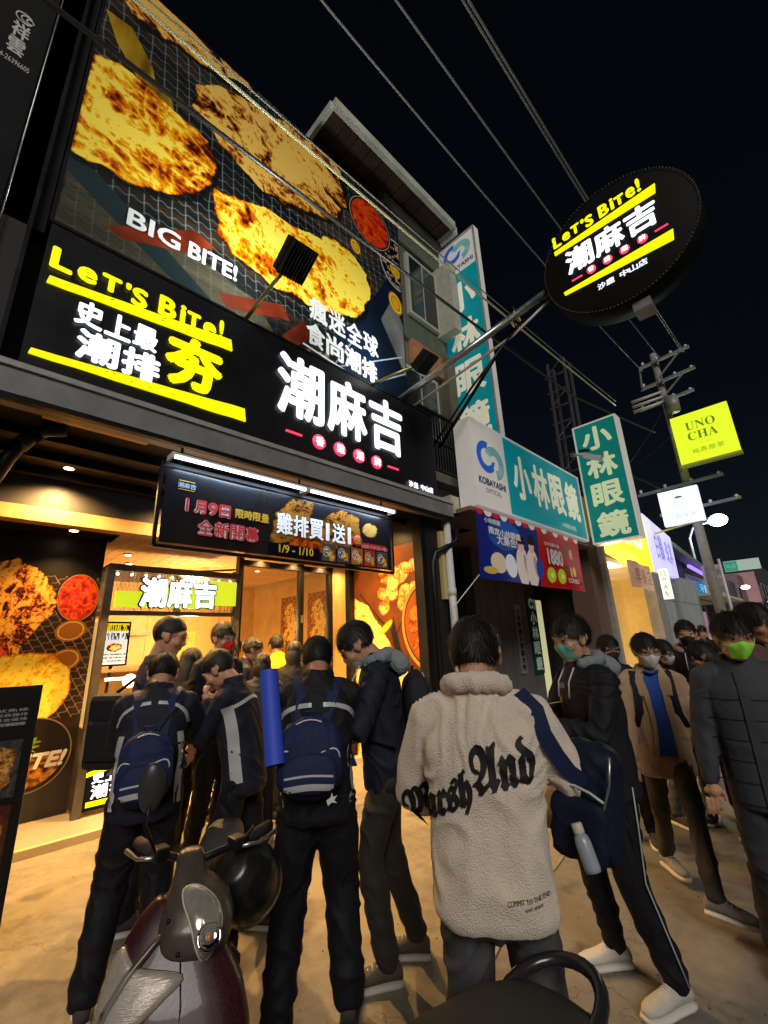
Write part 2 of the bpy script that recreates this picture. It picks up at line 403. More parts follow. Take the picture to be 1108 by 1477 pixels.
def print_left():
    c = Canvas(-.1, 1.25, 0, 2.98, 300, (.08, .06, .05))
    n = fbm(c.h, c.w, 3, 30, 5, 2); c.put(np.ones_like(n), ramp(n, [(0, (.07,.05,.04)), (1, (.30,.22,.16))]))
    k = np.clip((c.Y-2.45)/.35, 0, 1); c.put(k, (.03,.025,.02))
    c.put(c.Y < .42, (.20,.18,.17))
    c.grid(.085, .006, (.78,.62,.48), .55, .02, 5, ((c.Y > .95) & (c.Y < 2.5)).astype(float))
    d = c.ellm(1.05, 2.26, .2, .27); c.put(d < 1.1, (.06,.04,.03)); c.put((d < 1.02) & (d > .96), (.7,.5,.35))
    c.put(d < .95, ramp(fbm(c.h, c.w, 30, 60, 4, 61, True), [(0, (.25,.03,.01)), (.5, (.72,.17,.05)), (1, (.95,.5,.2))]))
    for x, y in ((1.03,1.88),(1.02,1.56)):
        d = c.ellm(x, y, .15, .12, .3); c.put(d < 1, (.62,.42,.14)); c.put((d < .85) & (d > .75), (.85,.7,.35))
    c.chicken(c.poly([(.1,2.6),(.45,2.66),(.72,2.5),(.85,2.3),(.8,2.05),(.72,1.86),(.6,1.62),(.5,1.42),(0,1.3),(-.1,2.4)], .06, 9, 81), 81, [(0, (.12,.03,.01)), (.35, (.45,.17,.03)), (.6, (.75,.38,.06)), (.85, (.90,.60,.16)), (1, (.95,.75,.35))], 11, 1.3, .0)
    c.put(c.poly([(-.1,1.75),(.45,1.72),(.6,1.55),(.5,1.1),(-.1,1.0)], .02), ramp(fbm(c.h, c.w, 50, 80, 3, 83), [(0, (.8,.25,.16)), (1, (1,.52,.4))]))
    c.chicken(c.poly([(.45,1.6),(.7,1.66),(.9,1.62),(1.08,1.45),(1.1,1.2),(1.0,1.0),(.85,.85),(.5,.8),(.3,1.1)], .05, 9, 84), 84, GOLD, 8, .45, .34)
    d = c.ellm(.85, .62, .36, .36); c.put((d < 1), (.14,.11,.10)); c.put((d < 1.0) & (d > .965), (.6,.5,.4))
    m = (d < .86) & (c.Y < .6); c.put(m, ramp(fbm(c.h, c.w, 26, 70, 4, 85, True), [(.3, (.16,.10,.03)), (.6, (.62,.38,.08)), (1, (.9,.72,.3))]))
    r_ = random.Random(3)
    for i in range(26):     # printed grass-like herb leaves
        a = r_.uniform(.1, 1.3); L = r_.uniform(.2, .42); x0, y0 = .72+r_.uniform(-.1, .1), .72+r_.uniform(-.06, .06)
        t = np.clip(((c.X-x0)*math.cos(a)+(c.Y-y0)*math.sin(a))/L, 0, 1)
        px_ = x0+t*L*math.cos(a); py_ = y0+t*L*math.sin(a)-.22*t*t*L/.4
        dd = np.hypot(c.X-px_, c.Y-py_); c.put(dd < .016*(1.1-t), (.30+.4*r_.random(), .55+.2*r_.random(), .10))
    return c.image('left_wall_print', 1.2)
def print_right():
    c = Canvas(-5.45, -3.94, 0, 3.05, 300, (.5, .28, .1))
    n = fbm(c.h, c.w, 3, 8, 5, 2); c.put(np.ones_like(n), ramp(n, [(0, (.34,.18,.08)), (.5, (.55,.34,.16)), (1, (.66,.42,.2))]))
    for p in (((-5.3,2.4),(-4.75,1.9)), ((-4.9,2.0),(-4.5,1.75)), ((-4.5,1.75),(-4.0,2.45)), ((-4.6,3.0),(-4.7,2.6))):
        a, b = p; t = np.clip(((c.X-a[0])*(b[0]-a[0])+(c.Y-a[1])*(b[1]-a[1]))/((b[0]-a[0])**2+(b[1]-a[1])**2), 0, 1)
        c.put(np.hypot(c.X-a[0]-t*(b[0]-a[0]), c.Y-a[1]-t*(b[1]-a[1])) < .012, (.2,.1,.05))
    rr = random.Random(5)
    for i in range(16):
        x = -4.42+rr.uniform(-.42, .4); y = 2.48+rr.uniform(-.3, .3)
        d = c.ellm(x, y, rr.uniform(.09, .15), rr.uniform(.11, .18), rr.uniform(0, 3), .03, 100+i)
        c.chicken(d < 1, 100+i, [(0, (.45,.2,.05)), (.4, (.80,.45,.14)), (.7, (.95,.68,.3)), (1, (1,.88,.6))], 10, .6, .15)
    d = c.ellm(-3.86, 1.85, .46, .55, .15); c.put(d < 1.12, (.12,.08,.05)); c.put((d < 1.12) & (d > 1.02), (.88,.66,.34)); c.put(d < .98, (.70,.42,.15))
    for i in range(14):
        x = -3.95+rr.uniform(-.22, .2); y = 1.85+rr.uniform(-.36, .36)
        e = c.ellm(x, y, .09, .11, rr.uniform(0, 3), .03, 130+i)
        c.chicken((e < 1) & (d < .93), 130+i, [(0, (.40,.12,.03)), (.5, (.72,.34,.10)), (1, (.95,.62,.3))], 10, .8, .05)
    c.put(c.poly([(-4.55,2.0),(-4.42,1.55),(-4.2,1.25),(-3.9,.85),(-3.9,.65),(-4.15,.95),(-4.5,1.35),(-4.62,1.8)], .01), (.16,.11,.08))
    c.chicken(c.poly([(-5.45,2.35),(-5.1,2.2),(-4.8,1.8),(-4.5,1.5),(-4.2,1.1),(-3.95,.7),(-3.95,.0),(-5.45,0)], .05, 9, 91), 91, [(0, (.5,.16,.03)), (.4, (.9,.45,.06)), (.7, (1,.72,.15)), (1, (1,.95,.6))], 7, .8, .25)
    c.put(c.ellm(-4.72, 1.86, .17, .05, .6) < 1, (.96,.82,.14))
    c.put(c.ellm(-4.02, .98, .07, .10, .3, .02, 7) < 1, (.55,.6,.08))
    return c.image('right_wall_print', 1.35)
def print_banner():
    c = Canvas(0, 3.0, 0, .74, 330, (.12, .115, .14))
    n = fbm(c.h, c.w, 30, 4, 4, 2); c.put(c.poly([(0,0),(.5,.74),(1.1,.74),(1.2,0)], .02)*.5, np.array((.17,.13,.10))*(.5+n)[..., None])
    c.put(c.ellm(.72, .72, .26, .3) < 1, (.12,.12,.14))
    c.chicken(c.poly([(1.12,.14),(1.18,.5),(1.4,.72),(1.7,.72),(1.62,.4),(2.1,.72),(2.42,.66),(2.45,.4),(2.2,.18),(1.7,.2)], .03, 14, 4), 5, [(0, (.12,.05,.02)), (.5, (.45,.24,.06)), (1, (.72,.50,.2))], 14, 1.2, .02)
    c.chicken(c.poly([(1.3,.1),(1.5,.3),(1.8,.25),(2.0,.1)], .03, 14, 6), 7, [(0, (.3,.06,.02)), (1, (.95,.45,.1))], 8, 1., .1)
    c.put(c.poly([(1.1,.0),(1.1,.15),(1.8,.15),(1.8,.0)]), (.05,.05,.09))
    d = c.ellm(2.62, .52, .14, .1, .2, .02, 3); c.chicken(d < 1, 12, CHICK, 12, 1., .1)
    for i in range(5):
        x = 1.83+i*.225
        m = c.poly([(x,.02),(x,.24),(x+.2,.24),(x+.2,.02)])
        c.put(m, [(.35,.33,.3), (.3,.28,.3), (.72,.42,.2), (.72,.25,.2), (.35,.33,.33)][i])
        c.chicken(c.ellm(x+.14, .10, .06, .08, .2, .02, i) < 1, i+20, CHICK, 12, .8, .2)
        d = c.ellm(x+.07, .14, .055, .065); c.put((d < 1) & (d > .85), (.9,.9,.88)); c.put((fbm(c.h, c.w, 150, 40, 2, i) > .52) & (d < .7), (.92,.92,.9))
    c.put((c.poly([(2.05,.28),(2.9,.28),(2.9,.33),(2.05,.33)])), (.75,.2,.18))
    return c.image('opening_banner_print')
def print_optic_banner():
    c = Canvas(0, 3.9, 0, 1.12, 220, (.07, .10, .42))
    c.put(c.X > 2.02, (.62,.04,.08))
    d = c.ellm(.85, .78, .55, .26, .05); c.put(d < 1, (.10,.30,.62))
    # two generic people in pale clothes, generic mascots left out
    for x, s_ in ((1.38, 1.), (1.75, 1.05)):
        c.put(c.ellm(x, .30, .23, .36) < 1, (.82,.76,.74)); c.put(c.ellm(x, .68*s_, .10, .13) < 1, (.85,.64,.52)); c.put((c.ellm(x, .76*s_, .13, .12) < 1) & (c.Y > .70*s_), (.07,.05,.05))
        c.put(c.ellm(x+.14, .34, .07, .2, .3) < 1, (.70,.55,.45))
    c.put(c.ellm(.55, .28, .24, .17) < 1, (.80,.72,.62)); c.put(c.ellm(.95, .27, .20, .20) < 1, (.80,.82,.86))
    c.put(c.ellm(.3, .14, .19, .06) < 1, (.70,.62,.30))
    c.put(c.ellm(2.02, .33, .13, .19) < 1, (.12,.25,.6))
    for x in (2.45, 2.85): c.put(c.ellm(x, .24, .17, .15) < 1, (.66,.74,.16)); c.put(c.ellm(x+.03, .24, .06, .05) < 1, (.85,.88,.5))
    for i in range(16):
        d = c.ellm(.12+i*.245, 1.12, .12, .09); c.put(d < 1, (.85,.82,.8) if i % 2 else (.75,.1,.12))
    for x, y, w_ in ((3.15,.4,.12),(3.32,.36,.1),(3.48,.38,.12),(3.2,.78,.16),(3.42,.74,.12)):
        c.put(c.ellm(x, y, w_*.6, .11, 0, .02, int(x*50)) < 1, [(.15,.15,.2),(.85,.8,.7),(.2,.3,.2),(.85,.55,.4),(.8,.75,.2)][int(x*7) % 5])
    return c.image('optician_banner_print')
def print_menu():
    c = Canvas(0, .62, 0, 1.45, 420, (.025, .025, .028))
    for k, (y0, y1) in enumerate(((.86,1.18),(.50,.82))):
        m = c.poly([(.03,y0),(.59,y0),(.59,y1),(.03,y1)]); n = fbm(c.h, c.w, 30, 60, 4, k)
        c.put(m, ramp(n, [(0, (.08,.08,.08)), (1, (.34,.34,.35))]) if k == 0 else ramp(n, [(0, (.16,.05,.03)), (1, (.45,.22,.12))]))
        c.chicken(c.poly([(.34,y0+.02),(.36,y1-.05),(.48,y1-.03),(.57,y1-.09),(.56,y0+.06),(.46,y0+.02)], .02, 8, 3+k) & m, 5+k, [(0, (.25,.1,.03)), (.5, (.6,.36,.14)), (1, (.85,.66,.36))], 24, .8, 0)
        d = c.ellm(.2, (y0+y1)/2, .13, .13); c.put((d < 1) & (d > .94), (.8,.8,.8))
    m = c.poly([(.3,.25),(.34,.42),(.42,.46),(.56,.44),(.57,.3),(.45,.2)], .03, 16, 9)
    c.chicken(m, 9, [(0, (.2,.05,.02)), (.5, (.5,.22,.12)), (1, (.8,.5,.35))], 24, 1.4, 0)
    return c.image('menu_board_print')
def print_inside():
    c = Canvas(0, .7, 0, 1.4, 200, (.35, .18, .05))
    c.grid(.12, .008, (.8,.55,.25), .5, .03, 3)
    c.chicken(c.poly([(.05,.5),(.1,1.2),(.4,1.3),(.6,.9),(.5,.4),(.25,.2)], .05, 6, 3), 3, CHICK, 9, 1.3, -.05)
    return c.image('inside_poster_print')
# ------------------------------------------------------------------ shared materials
BLK = mat('black_panel', (.006,.006,.007), .6, spec=.15, var=.3, vs=3)
BLKM = mat('black_metal', (.018,.018,.02), .38, metal=.6, var=.2)
GREYM = mat('grey_painted_metal', (.24,.25,.26), .5, metal=.2, var=.18, vs=4, bump=.08, bs=30)
STEEL = mat('galvanised_steel', (.45,.46,.47), .3, metal=.9, var=.15, vs=10)
WOOD = mat('ceiling_wood', (.50,.27,.10), .45, var=.28, vs=5, bump=.1, bs=25, bstretch=(1, 9, 9))
WOODW = mat('wall_wood', (.64,.40,.15), .5, var=.15, vs=3)
CONC = mat('concrete', (.30,.29,.27), .85, var=.2, vs=4, bump=.25, bs=40)
PLAST = mat('white_plastic', (.62,.62,.60), .5, var=.1, vs=5)
WHITE_L = glow('white_letter_light', (.84,.91,1.0), 1.5)
YEL_L = glow('yellow_letter_light', (.84,.80,.0), 1.08)
RED_L = glow('pink_letter_light', (.95,.06,.14), 1.0)
WPRINT = mat('white_ink', (.75,.76,.78), .6)
SOFTW = glow('soft_white_letter', (.75,.82,.95), 1.1)

# ------------------------------------------------------------------ ground
def asphalt(name, col, c2, sc):
    m = mat(name, col, .82, bump=.5, bs=160); N = m.node_tree.nodes; L = m.node_tree.links; P = N['Principled BSDF']
    tc = N.new('ShaderNodeTexCoord'); out = []
    for s_, d in ((sc, 6), (sc*14, 4), (170, 2)):
        nz = N.new('ShaderNodeTexNoise'); nz.inputs['Scale'].default_value = s_; nz.inputs['Detail'].default_value = d; L.new(tc.outputs['Object'], nz.inputs[0]); out.append(nz)
    mx = N.new('ShaderNodeMath'); mx.operation = 'ADD'; L.new(out[0].outputs[0], mx.inputs[0])
    m2 = N.new('ShaderNodeMath'); m2.operation = 'MULTIPLY'; m2.inputs[1].default_value = .45; L.new(out[1].outputs[0], m2.inputs[0]); L.new(m2.outputs[0], mx.inputs[1])
    m3_ = N.new('ShaderNodeMath'); m3_.operation = 'MULTIPLY_ADD'; m3_.inputs[1].default_value = .35; L.new(out[2].outputs[0], m3_.inputs[0]); L.new(mx.outputs[0], m3_.inputs[2])
    cr = N.new('ShaderNodeValToRGB'); cr.color_ramp.elements[0].position = .74; cr.color_ramp.elements[1].position = 1.02
    cr.color_ramp.elements[0].color = (*c2, 1); cr.color_ramp.elements[1].color = (*col, 1)
    L.new(m3_.outputs[0], cr.inputs[0])
    vo = N.new('ShaderNodeTexVoronoi'); vo.feature = 'DISTANCE_TO_EDGE'; vo.inputs['Scale'].default_value = .55
    wv = N.new('ShaderNodeVectorMath'); wv.operation = 'MULTIPLY_ADD'; wv.inputs[1].default_value = (.25, .25, .25); L.new(out[1].outputs[1], wv.inputs[0]); L.new(tc.outputs['Object'], wv.inputs[2]); L.new(wv.outputs[0], vo.inputs['Vector'])
    lt = N.new('ShaderNodeMapRange'); lt.inputs[1].default_value = .0; lt.inputs[2].default_value = .006; lt.inputs[3].default_value = .72; lt.inputs[4].default_value = 1.; L.new(vo.outputs['Distance'], lt.inputs[0])
    st_ = N.new('ShaderNodeTexNoise'); st_.inputs['Scale'].default_value = 3.1; st_.inputs['Detail'].default_value = 3; L.new(tc.outputs['Object'], st_.inputs[0])
    sr = N.new('ShaderNodeMapRange'); sr.inputs[1].default_value = .60; sr.inputs[2].default_value = .72; sr.inputs[3].default_value = 1.; sr.inputs[4].default_value = .62; L.new(st_.outputs[0], sr.inputs[0])
    mm_ = N.new('ShaderNodeMath'); mm_.operation = 'MULTIPLY'; L.new(lt.outputs[0], mm_.inputs[0]); L.new(sr.outputs[0], mm_.inputs[1])
    mc = N.new('ShaderNodeMix'); mc.data_type = 'RGBA'; mc.blend_type = 'MULTIPLY'; mc.inputs[0].default_value = 1.
    L.new(cr.outputs[0], mc.inputs[6]); L.new(mm_.outputs[0], mc.inputs[7]); L.new(mc.outputs[2], P.inputs['Base Color'])
    hb = N.new('ShaderNodeMath'); hb.operation = 'MULTIPLY_ADD'; hb.inputs[1].default_value = 1.5; L.new(lt.outputs[0], hb.inputs[0]); L.new(m3_.outputs[0], hb.inputs[2])
    b2 = N.new('ShaderNodeBump'); b2.inputs['Strength'].default_value = .5; b2.inputs['Distance'].default_value = .012; L.new(hb.outputs[0], b2.inputs['Height']); L.new(b2.outputs[0], P.inputs['Normal'])
    return m
tag(boxo('road', asphalt('asphalt', (.20,.185,.16), (.12,.11,.10), .9), None, -150, 150, -150, 250, -.3, 0), kind='structure')
pv = boxo('pavement', asphalt('worn_concrete', (.29,.25,.185), (.17,.145,.105), .8), None, -5.3, -1.9, -4, 60, -.05, .004)
tag(pv, kind='structure')
# ragged patch edge between pavement and road
mb = MB(); rr = random.Random(2); xs = []
for i in range(60):
    y = -4+i*.4; xs.append((-1.9+rr.uniform(-.05, .22), y))
mb.prism([(-2.0, -4)]+[(x, y) for x, y in xs]+[(-2.0, 19.6)], (0, 0, -.03), XR, YR, (0, 0, .037))
tag(mb.ob('pavement_edge', [MATS['worn_concrete']]), kind='structure')
mb = MB()
for i in range(420): mb.ell((rr.uniform(-5, 1.5), rr.uniform(.3, 9), .006), (rr.uniform(.002, .007), rr.uniform(.002, .007), .004), 5, 3)
tag(mb.ob('grit', [mat('grit_stone', (.16,.14,.12), .9, var=.5, vs=9)]), 'scattered grit and tiny stones lying on the pavement and road', 'grit', kind='stuff')
tag(boxo('shop_floor', mat('floor_tile', (.42,.36,.28), .35, var=.08, vs=2), None, -12, -5.3, -.1, 5.1, -.05, .07), kind='structure')
st = boxo('step_edge', mat('step_strip', (.62,.50,.30), .4), None, -5.32, -5.26, -.1, 4.7, 0, .075); tag(st, kind='structure')

# ------------------------------------------------------------------ shop building
SB = root('shop_building', 'fried chicken shop building with dark walls and warm wooden interior under the big sign', 'building', (-6, 2.5, 0))
def wall(name, m, *a): return boxo(name, m, SB, *a)
DARKW = mat('dark_wall', (.014,.013,.014), .5, var=.2, vs=2)
wall('wall', DARKW, -6.3, -6.1, -.3, 1.25, 0, 3.4)
wall('wall', DARKW, -6.3, -6.1, 1.25, 4.8, 3.06, 3.4)
wall('wall', DARKW, -12, -3.92, -.3, -.1, 0, 9.2)
wall('wall', DARKW, -5.45, -3.94, 4.71, 5.0, 0, 3.4)
wall('wall', mat('upper_wall', (.16,.15,.13), .8, var=.2), -12, -4.1, -.1, 4.55, 3.5, 9.0)
wall('wall', WOODW, -9.7, -9.5, -.1, 5.1, 0, 3.1)
wall('wall', WOODW, -9.5, -6.1, 5.1, 5.2, 0, 3.1)
wall('wall', WOODW, -9.5, -6.3, -.2, -.1, 0, 3.1)
wall('pillar', DARKW, -3.98, -3.88, 4.66, 5.12, 0, 3.4)
wall('pillar', BLKM, -4.02, -3.86, 4.60, 4.70, 0, 3.38)
wall('pillar', mat('column_wood', (.55,.33,.12), .5, var=.1), -6.1, -5.62, 4.74, 4.86, 0, 3.06)
wall('pillar', BLKM, -5.55, -5.44, 4.6, 4.72, 0, 3.06)
wall('soffit', BLK, -5.3, -3.92, -.3, 5.12, 3.42, 3.5)
wall('beam', DARKW, -5.36, -5.26, -.3, 4.7, 3.04, 3.42)
wall('beam', mat('beam_wood', (.30,.17,.07), .45, var=.12), -5.38, -5.22, -.3, 4.7, 2.90, 3.04)
wall('beam', BLK, -6.1, -5.38, -.3, 1.2, 2.98, 3.05)
for k in range(3): wall('beam', BLK, -5.2+k*.45, -5.12+k*.45, -.3, 4.7, 3.34, 3.42)
wall('lit_ledge', mat('ledge_orange_reflection', (.75,.40,.12), .4), -3.95, -3.90, .25, 1.0, 3.40, 3.48)  # orange reflection put in as a small warm-coloured panel
# ceiling planks, each its own
me = MB().bbox(-6.3, -5.38, 0, .148, 3.0, 3.03, .004).mesh('ceiling_plank', WOOD)
me2 = MB().bbox(-9.5, -6.3, 0, .148, 3.0, 3.03, .004).mesh('ceiling_plank', WOOD)
for i in range(33):
    for q, m_ in enumerate((me, me2)):
        if q == 0 and i < 9: continue
        o = link('plank', m_, SB); o.location = V((0, -.05+i*.152, 0)) - LOC[SB.name]; o.matrix_parent_inverse = Matrix()
        o.location = V((0, -.05+i*.152, 0)) - LOC[SB.name]
# wall prints
sheet('left_mural', (-6.088, -.1, 0.07), YR, ZU, 1.35, 2.91, printmat('left_wall_print', print_left(), .4, est=.10), SB)
sheet('right_mural', (-5.44, 4.700, .004), XR, ZU, 1.46, 3.04, printmat('right_wall_print', print_right(), .4, est=.03), SB)
mb = MB(); letters(mb, 'BIG BITE!', (-6.080, .28, .54), YR, ZU, .86, .15, .008, shear=.25); mb.ob('lettering', [WPRINT], SB)
pi_ = printmat('inside_poster_print', print_inside(), .4, est=.15)
for x in (-8.3, -7.32): sheet('poster', (x, 5.09, 1.15), XR, ZU, .72, 1.5, pi_, SB)
sheet('poster', (-9.49, 3.4, 1.5), YR, ZU, .45, .6, mat('red_poster', (.7,.06,.03), .5), SB)
mb = MB(); letters(mb, '開幕', (-9.47, 3.45, 1.55), YR, ZU, .35, .5, .005); mb.ob('lettering', [mat('gold_ink', (.8,.6,.1), .5)], SB)
# wall panel joints at the back
for i in range(7): wall('wall_panel', WOODW, -9.5, -9.48, i*.72-.05, i*.72+.655, .08, 2.98)
# interior beams / tables shelf
wall('ceiling_vent', GREYM, -8.2, -7.8, 2.2, 2.9, 2.97, 3.0)
wall('shelf', mat('shelf_wood', (.35,.18,.08), .5), -9.4, -9.1, .3, 2.8, 1.35, 1.42)
wall('shelf', MATS['shelf_wood'], -9.4, -9.1, .3, 2.8, 1.95, 2.02)
# glass doors
DR = root('glass_door', 'glass entrance doors in dark frames between the order booth and the wooden column', 'door', (-6.1, 3.8, 0))
GL = mat('clear_glass', (.9,.9,.9), .03, trans=1., ior=1.12, spec=.3)
for y0, y1 in ((2.98, 3.06), (4.06, 4.14), (4.66, 4.74)): boxo('door_frame', BLKM, DR, -6.16, -6.06, y0, y1, .07, 3.0)
boxo('door_frame', BLKM, DR, -6.155, -6.065, 3.06, 4.66, 2.84, 2.93)
for y0, y1 in ((3.06, 4.06), (4.14, 4.66)):
    boxo('pane', GL, DR, -6.115, -6.105, y0, y1, .15, 2.84)
MB().tube([(-6.02, 3.98, .95), (-6.02, 3.98, 1.55)], .015).ob('handle', [STEEL], DR)
boxo('lock', STEEL, DR, -6.06, -6.04, 4.08, 4.12, 2.0, 2.12)

# ------------------------------------------------------------------ downlights (lit lamps in the photograph)
DL = glow('downlight_glow', (1., .80, .50), 14)
DRIM = mat('downlight_rim', (.5,.45,.38), .4)
dme = MB().lathe([(.055, -.012), (.055, 0), (.001, 0)], 16).mesh('downlight_rim', DRIM)
dbe = MB().lathe([(.04, -.016), (.04, -.013), (.001, -.013)], 16).mesh('bulb', DL)
def downlight(x, y, z, label, e=55, ang=115, col=(1., .57, .19), tilt=None):
    t = root('downlight', label, 'downlight', (x, y, z), 'recessed downlights')
    for n_, m_ in (('rim', dme), ('bulb', dbe)):
        o = link(n_, m_, None); o.parent = t; o.location = (0, 0, 0)
    tg = tilt or (x, y, 0)
    l = lamp('lamp', 'SPOT', (0, 0, -.03), e, col, .04, None, ang, .8)
    l.parent = t; d = V((x, y, z))-V(tg); l.rotation_euler = d.to_track_quat('Z', 'Y').to_euler()
    return t
for x, y, lb, e in ((-5.72, .84, 'round downlight in black soffit above the left chicken mural', 110),
                 (-4.95, 1.9, 'porch downlight over the doorway left of the banner frame', 680), (-4.95, 3.3, 'porch downlight over the doorway near the glass door', 640),
                 (-4.95, .6, 'leftmost porch downlight behind the grey fascia', 560), (-4.6, 4.35, 'porch downlight right beside the chicken nugget mural', 110)):
    downlight(x, y, 2.975 if x < -5.5 else 3.41, lb, e, 150 if x > -5.5 else 120)
for x, y, lb in ((-6.0, 3.35, 'downlight in wooden ceiling in front of the glass door'), (-6.0, 3.95, 'middle downlight in front of the glass door'), (-6.0, 4.5, 'downlight above the right edge of the glass door'),
                 (-6.9, 1.7, 'ceiling downlight inside the shop above the booth'), (-7.6, 1.9, 'rear ceiling downlight behind the booth sign'), (-8.3, 3.4, 'ceiling downlight deep inside the shop'), (-7.2, 3.9, 'ceiling downlight behind the glass door')):
    downlight(x, y, 2.995, lb, 110 if x > -6.5 else 130, 140)
TL = root('track_light', 'black ceiling track with three small spotlights behind the booth sign', 'track light', (-7.4, 3.0, 2.95))
MB().bar((-7.9, 2.6, 2.95), (-7.0, 3.5, 2.95), .03).ob('track', [BLKM], TL)
for k in range(3):
    p = V((-7.9+.4*k, 2.6+.4*k, 2.9)); a = MB().tube([p, p+V((.05, .02, -.1))], [.035, .045], 10).ob('spot_head', [BLKM], TL)
    MB().ell(p+V((.055, .022, -.105)), .035).ob('bulb', [DL], TL)
lamp('lamp', 'POINT', (-7.6, 2.9, 2.0), 300, (1., .66, .28), .15)

# ------------------------------------------------------------------ fascia, sign board
FS = root('grey_fascia', 'grey metal fascia gutter running under the black sign board', 'fascia', (-3.78, 2.4, 3.38))
boxo('gutter', GREYM, FS, -3.90, -3.66, -.6, 5.16, 3.40, 3.60)
boxo('lip', mat('light_metal', (.46,.47,.47), .4, metal=.3, var=.15), FS, -3.90, -3.64, -.6, 5.18, 3.60, 3.645)
boxo('drip_rail', BLKM, FS, -3.72, -3.665, -.6, 5.15, 3.36, 3.398)
boxo('end_box', mat('cream_box', (.5,.47,.38), .6, var=.15), FS, -3.98, -3.72, 5.2, 5.42, 3.5, 3.78)
SG = root('main_sign_board', 'large black shop sign board with glowing yellow and white letters above the entrance', 'sign board', (-3.8, 2.4, 3.65))
SX = -3.70
boxo('board', mat('sign_face', (.010,.010,.013), .38, var=.2, vs=2), SG, -3.92, SX, .04, 4.86, 3.66, 5.0)
boxo('board_trim', BLKM, SG, -3.93, SX+.01, .02, 4.88, 5.0, 5.03)
F = SX+.022
def raised(name, text, y, z, w, h, m, bold=.01, mode='w', sh=0, d=.022):
    mb = MB(); fn = letters if mode == 'w' else chars
    if mode == 'w': letters(mb, text, (SX+d, y, z), YR, ZU, w, h, bold, 0, sh)
    else: chars(mb, text, (SX+d, y, z), YR, ZU, w, h, bold, 0, .06, sh)
    return mb.ob(name, [m], SG)
# hand drawn latin line, letters of changing size
xx = .08
for ch, w_, dz, hh in (('L', .17, .0, .21), ('e', .16, -.005, .15), ('T', .17, 0, .17), ("'", .05, .10, .07), ('S', .15, -.03, .2), (' ', .06, 0, 0), ('B', .18, -.01, .22), ('i', .06, 0, .20), ('T', .15, 0, .17), ('e', .15, -.02, .16), ('!', .055, -.01, .24)):
    if ch != ' ': raised('lettering', ch, xx, 4.56+dz+.06*(xx/1.5), w_*.88, hh, YEL_L, .012)
    xx += w_*1.05
def bar4(pts, m, parent, o, ax, ay, n, rag=True, seed=1):
    rr = random.Random(seed); (x0, y0), (x1, y1), (x2, y2), (x3, y3) = pts; P_ = []
    for (a, b) in ((pts[0], pts[1]), (pts[1], pts[2]), (pts[2], pts[3]), (pts[3], pts[0])):
        for k in range(12):
            t = k/12; P_.append((a[0]+(b[0]-a[0])*t, a[1]+(b[1]-a[1])*t+(rr.uniform(-.004, .004) if k else 0)))
    return MB().prism(P_, o, ax, ay, n).ob('bar', [m], parent)
bar4([(.09, 4.42), (1.60, 4.55), (1.58, 4.67), (.10, 4.485)], YEL_L, SG, (SX, 0, 0), YR, ZU, (.02, 0, 0))
bar4([(.08, 3.765), (1.79, 3.81), (1.77, 3.945), (.09, 3.81)], YEL_L, SG, (SX, 0, 0), YR, ZU, (.02, 0, 0))
mb = MB(); rr = random.Random(8)       # dark scratches worn into the yellow bars
for i in range(26):
    y = rr.uniform(.5, 1.6); b_ = rr.random() < .5; z = (4.49+.09*(y/1.6)+rr.uniform(-.03, .04)) if b_ else (3.80+.05*(y/1.7)+rr.uniform(-.02, .05)); s_ = rr.uniform(.004, .014)
    mb.prism([(y, z), (y+s_*1.6, z+.3*s_), (y+s_*.9, z+s_*.9), (y+.2*s_, z+.5*s_)], (SX+.0205, 0, 0), YR, ZU, (.001, 0, 0))
mb.ob('scratch', [BLK], SG)
raised('lettering', '史上最', .29, 4.16, .63, .24, WHITE_L, .009, 'c')
raised('lettering', '潮排', .33, 3.86, .64, .28, WHITE_L, .012, 'c')
raised('lettering', '夯', .98, 3.93, .54, .56, YEL_L, .028)
raised('lettering', '潮麻吉', 2.10, 4.06, 2.06, .80, WHITE_L, .024, 'c')
for y in (2.26, 3.82): MB().box(SX, SX+.02, y, y+.2, 3.865, 3.885).ob('dash', [RED_L], SG)
for i, ch in enumerate('香雞潮牌'):
    y = 2.70+i*.305
    MB().lathe([(.09, 0), (.09, .018), (.001, .018)], 24, M=Matrix.Translation((SX, y, 3.875)) @ Matrix.Rotation(PI/2, 4, 'Y')).ob('disc', [RED_L], SG)
    raised('lettering', ch, y-.06, 3.815, .12, .12, WHITE_L, .003, 'w', 0, .026)
raised('lettering', '沙鹿', 4.20, 3.68, .20, .09, WHITE_L, .003, 'c'); raised('lettering', '中山店', 4.45, 3.68, .28, .09, WHITE_L, .003, 'c')

# ------------------------------------------------------------------ billboard
BB = root('billboard', 'huge printed billboard of fried chicken on wire racks above the sign', 'billboard', (-4.0, 2.3, 4.95))
boxo('panel_frame', BLKM, BB, -4.08, -3.93, .02, 4.60, 5.0, 9.08)
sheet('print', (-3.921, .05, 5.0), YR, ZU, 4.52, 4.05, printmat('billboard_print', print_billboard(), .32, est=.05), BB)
def bl(text, y, z, w, h, bold=.012, mode='w', sh=0., slope=0.):
    mb = MB(); r_ = V((0, 1, slope)); fn = letters if mode == 'w' else chars
    letters(mb, text, (-3.912, y, z), r_, ZU, w, h, bold) if mode == 'w' else chars(mb, text, (-3.912, y, z), r_, ZU, w, h, bold, 0, .05)
    mb.ob('lettering', [WPRINT], BB)
bl('BIG', .56, 5.60, .5, .22, .008, slope=.05); bl('BITE!', 1.14, 5.63, .55, .22, .008, slope=.05)
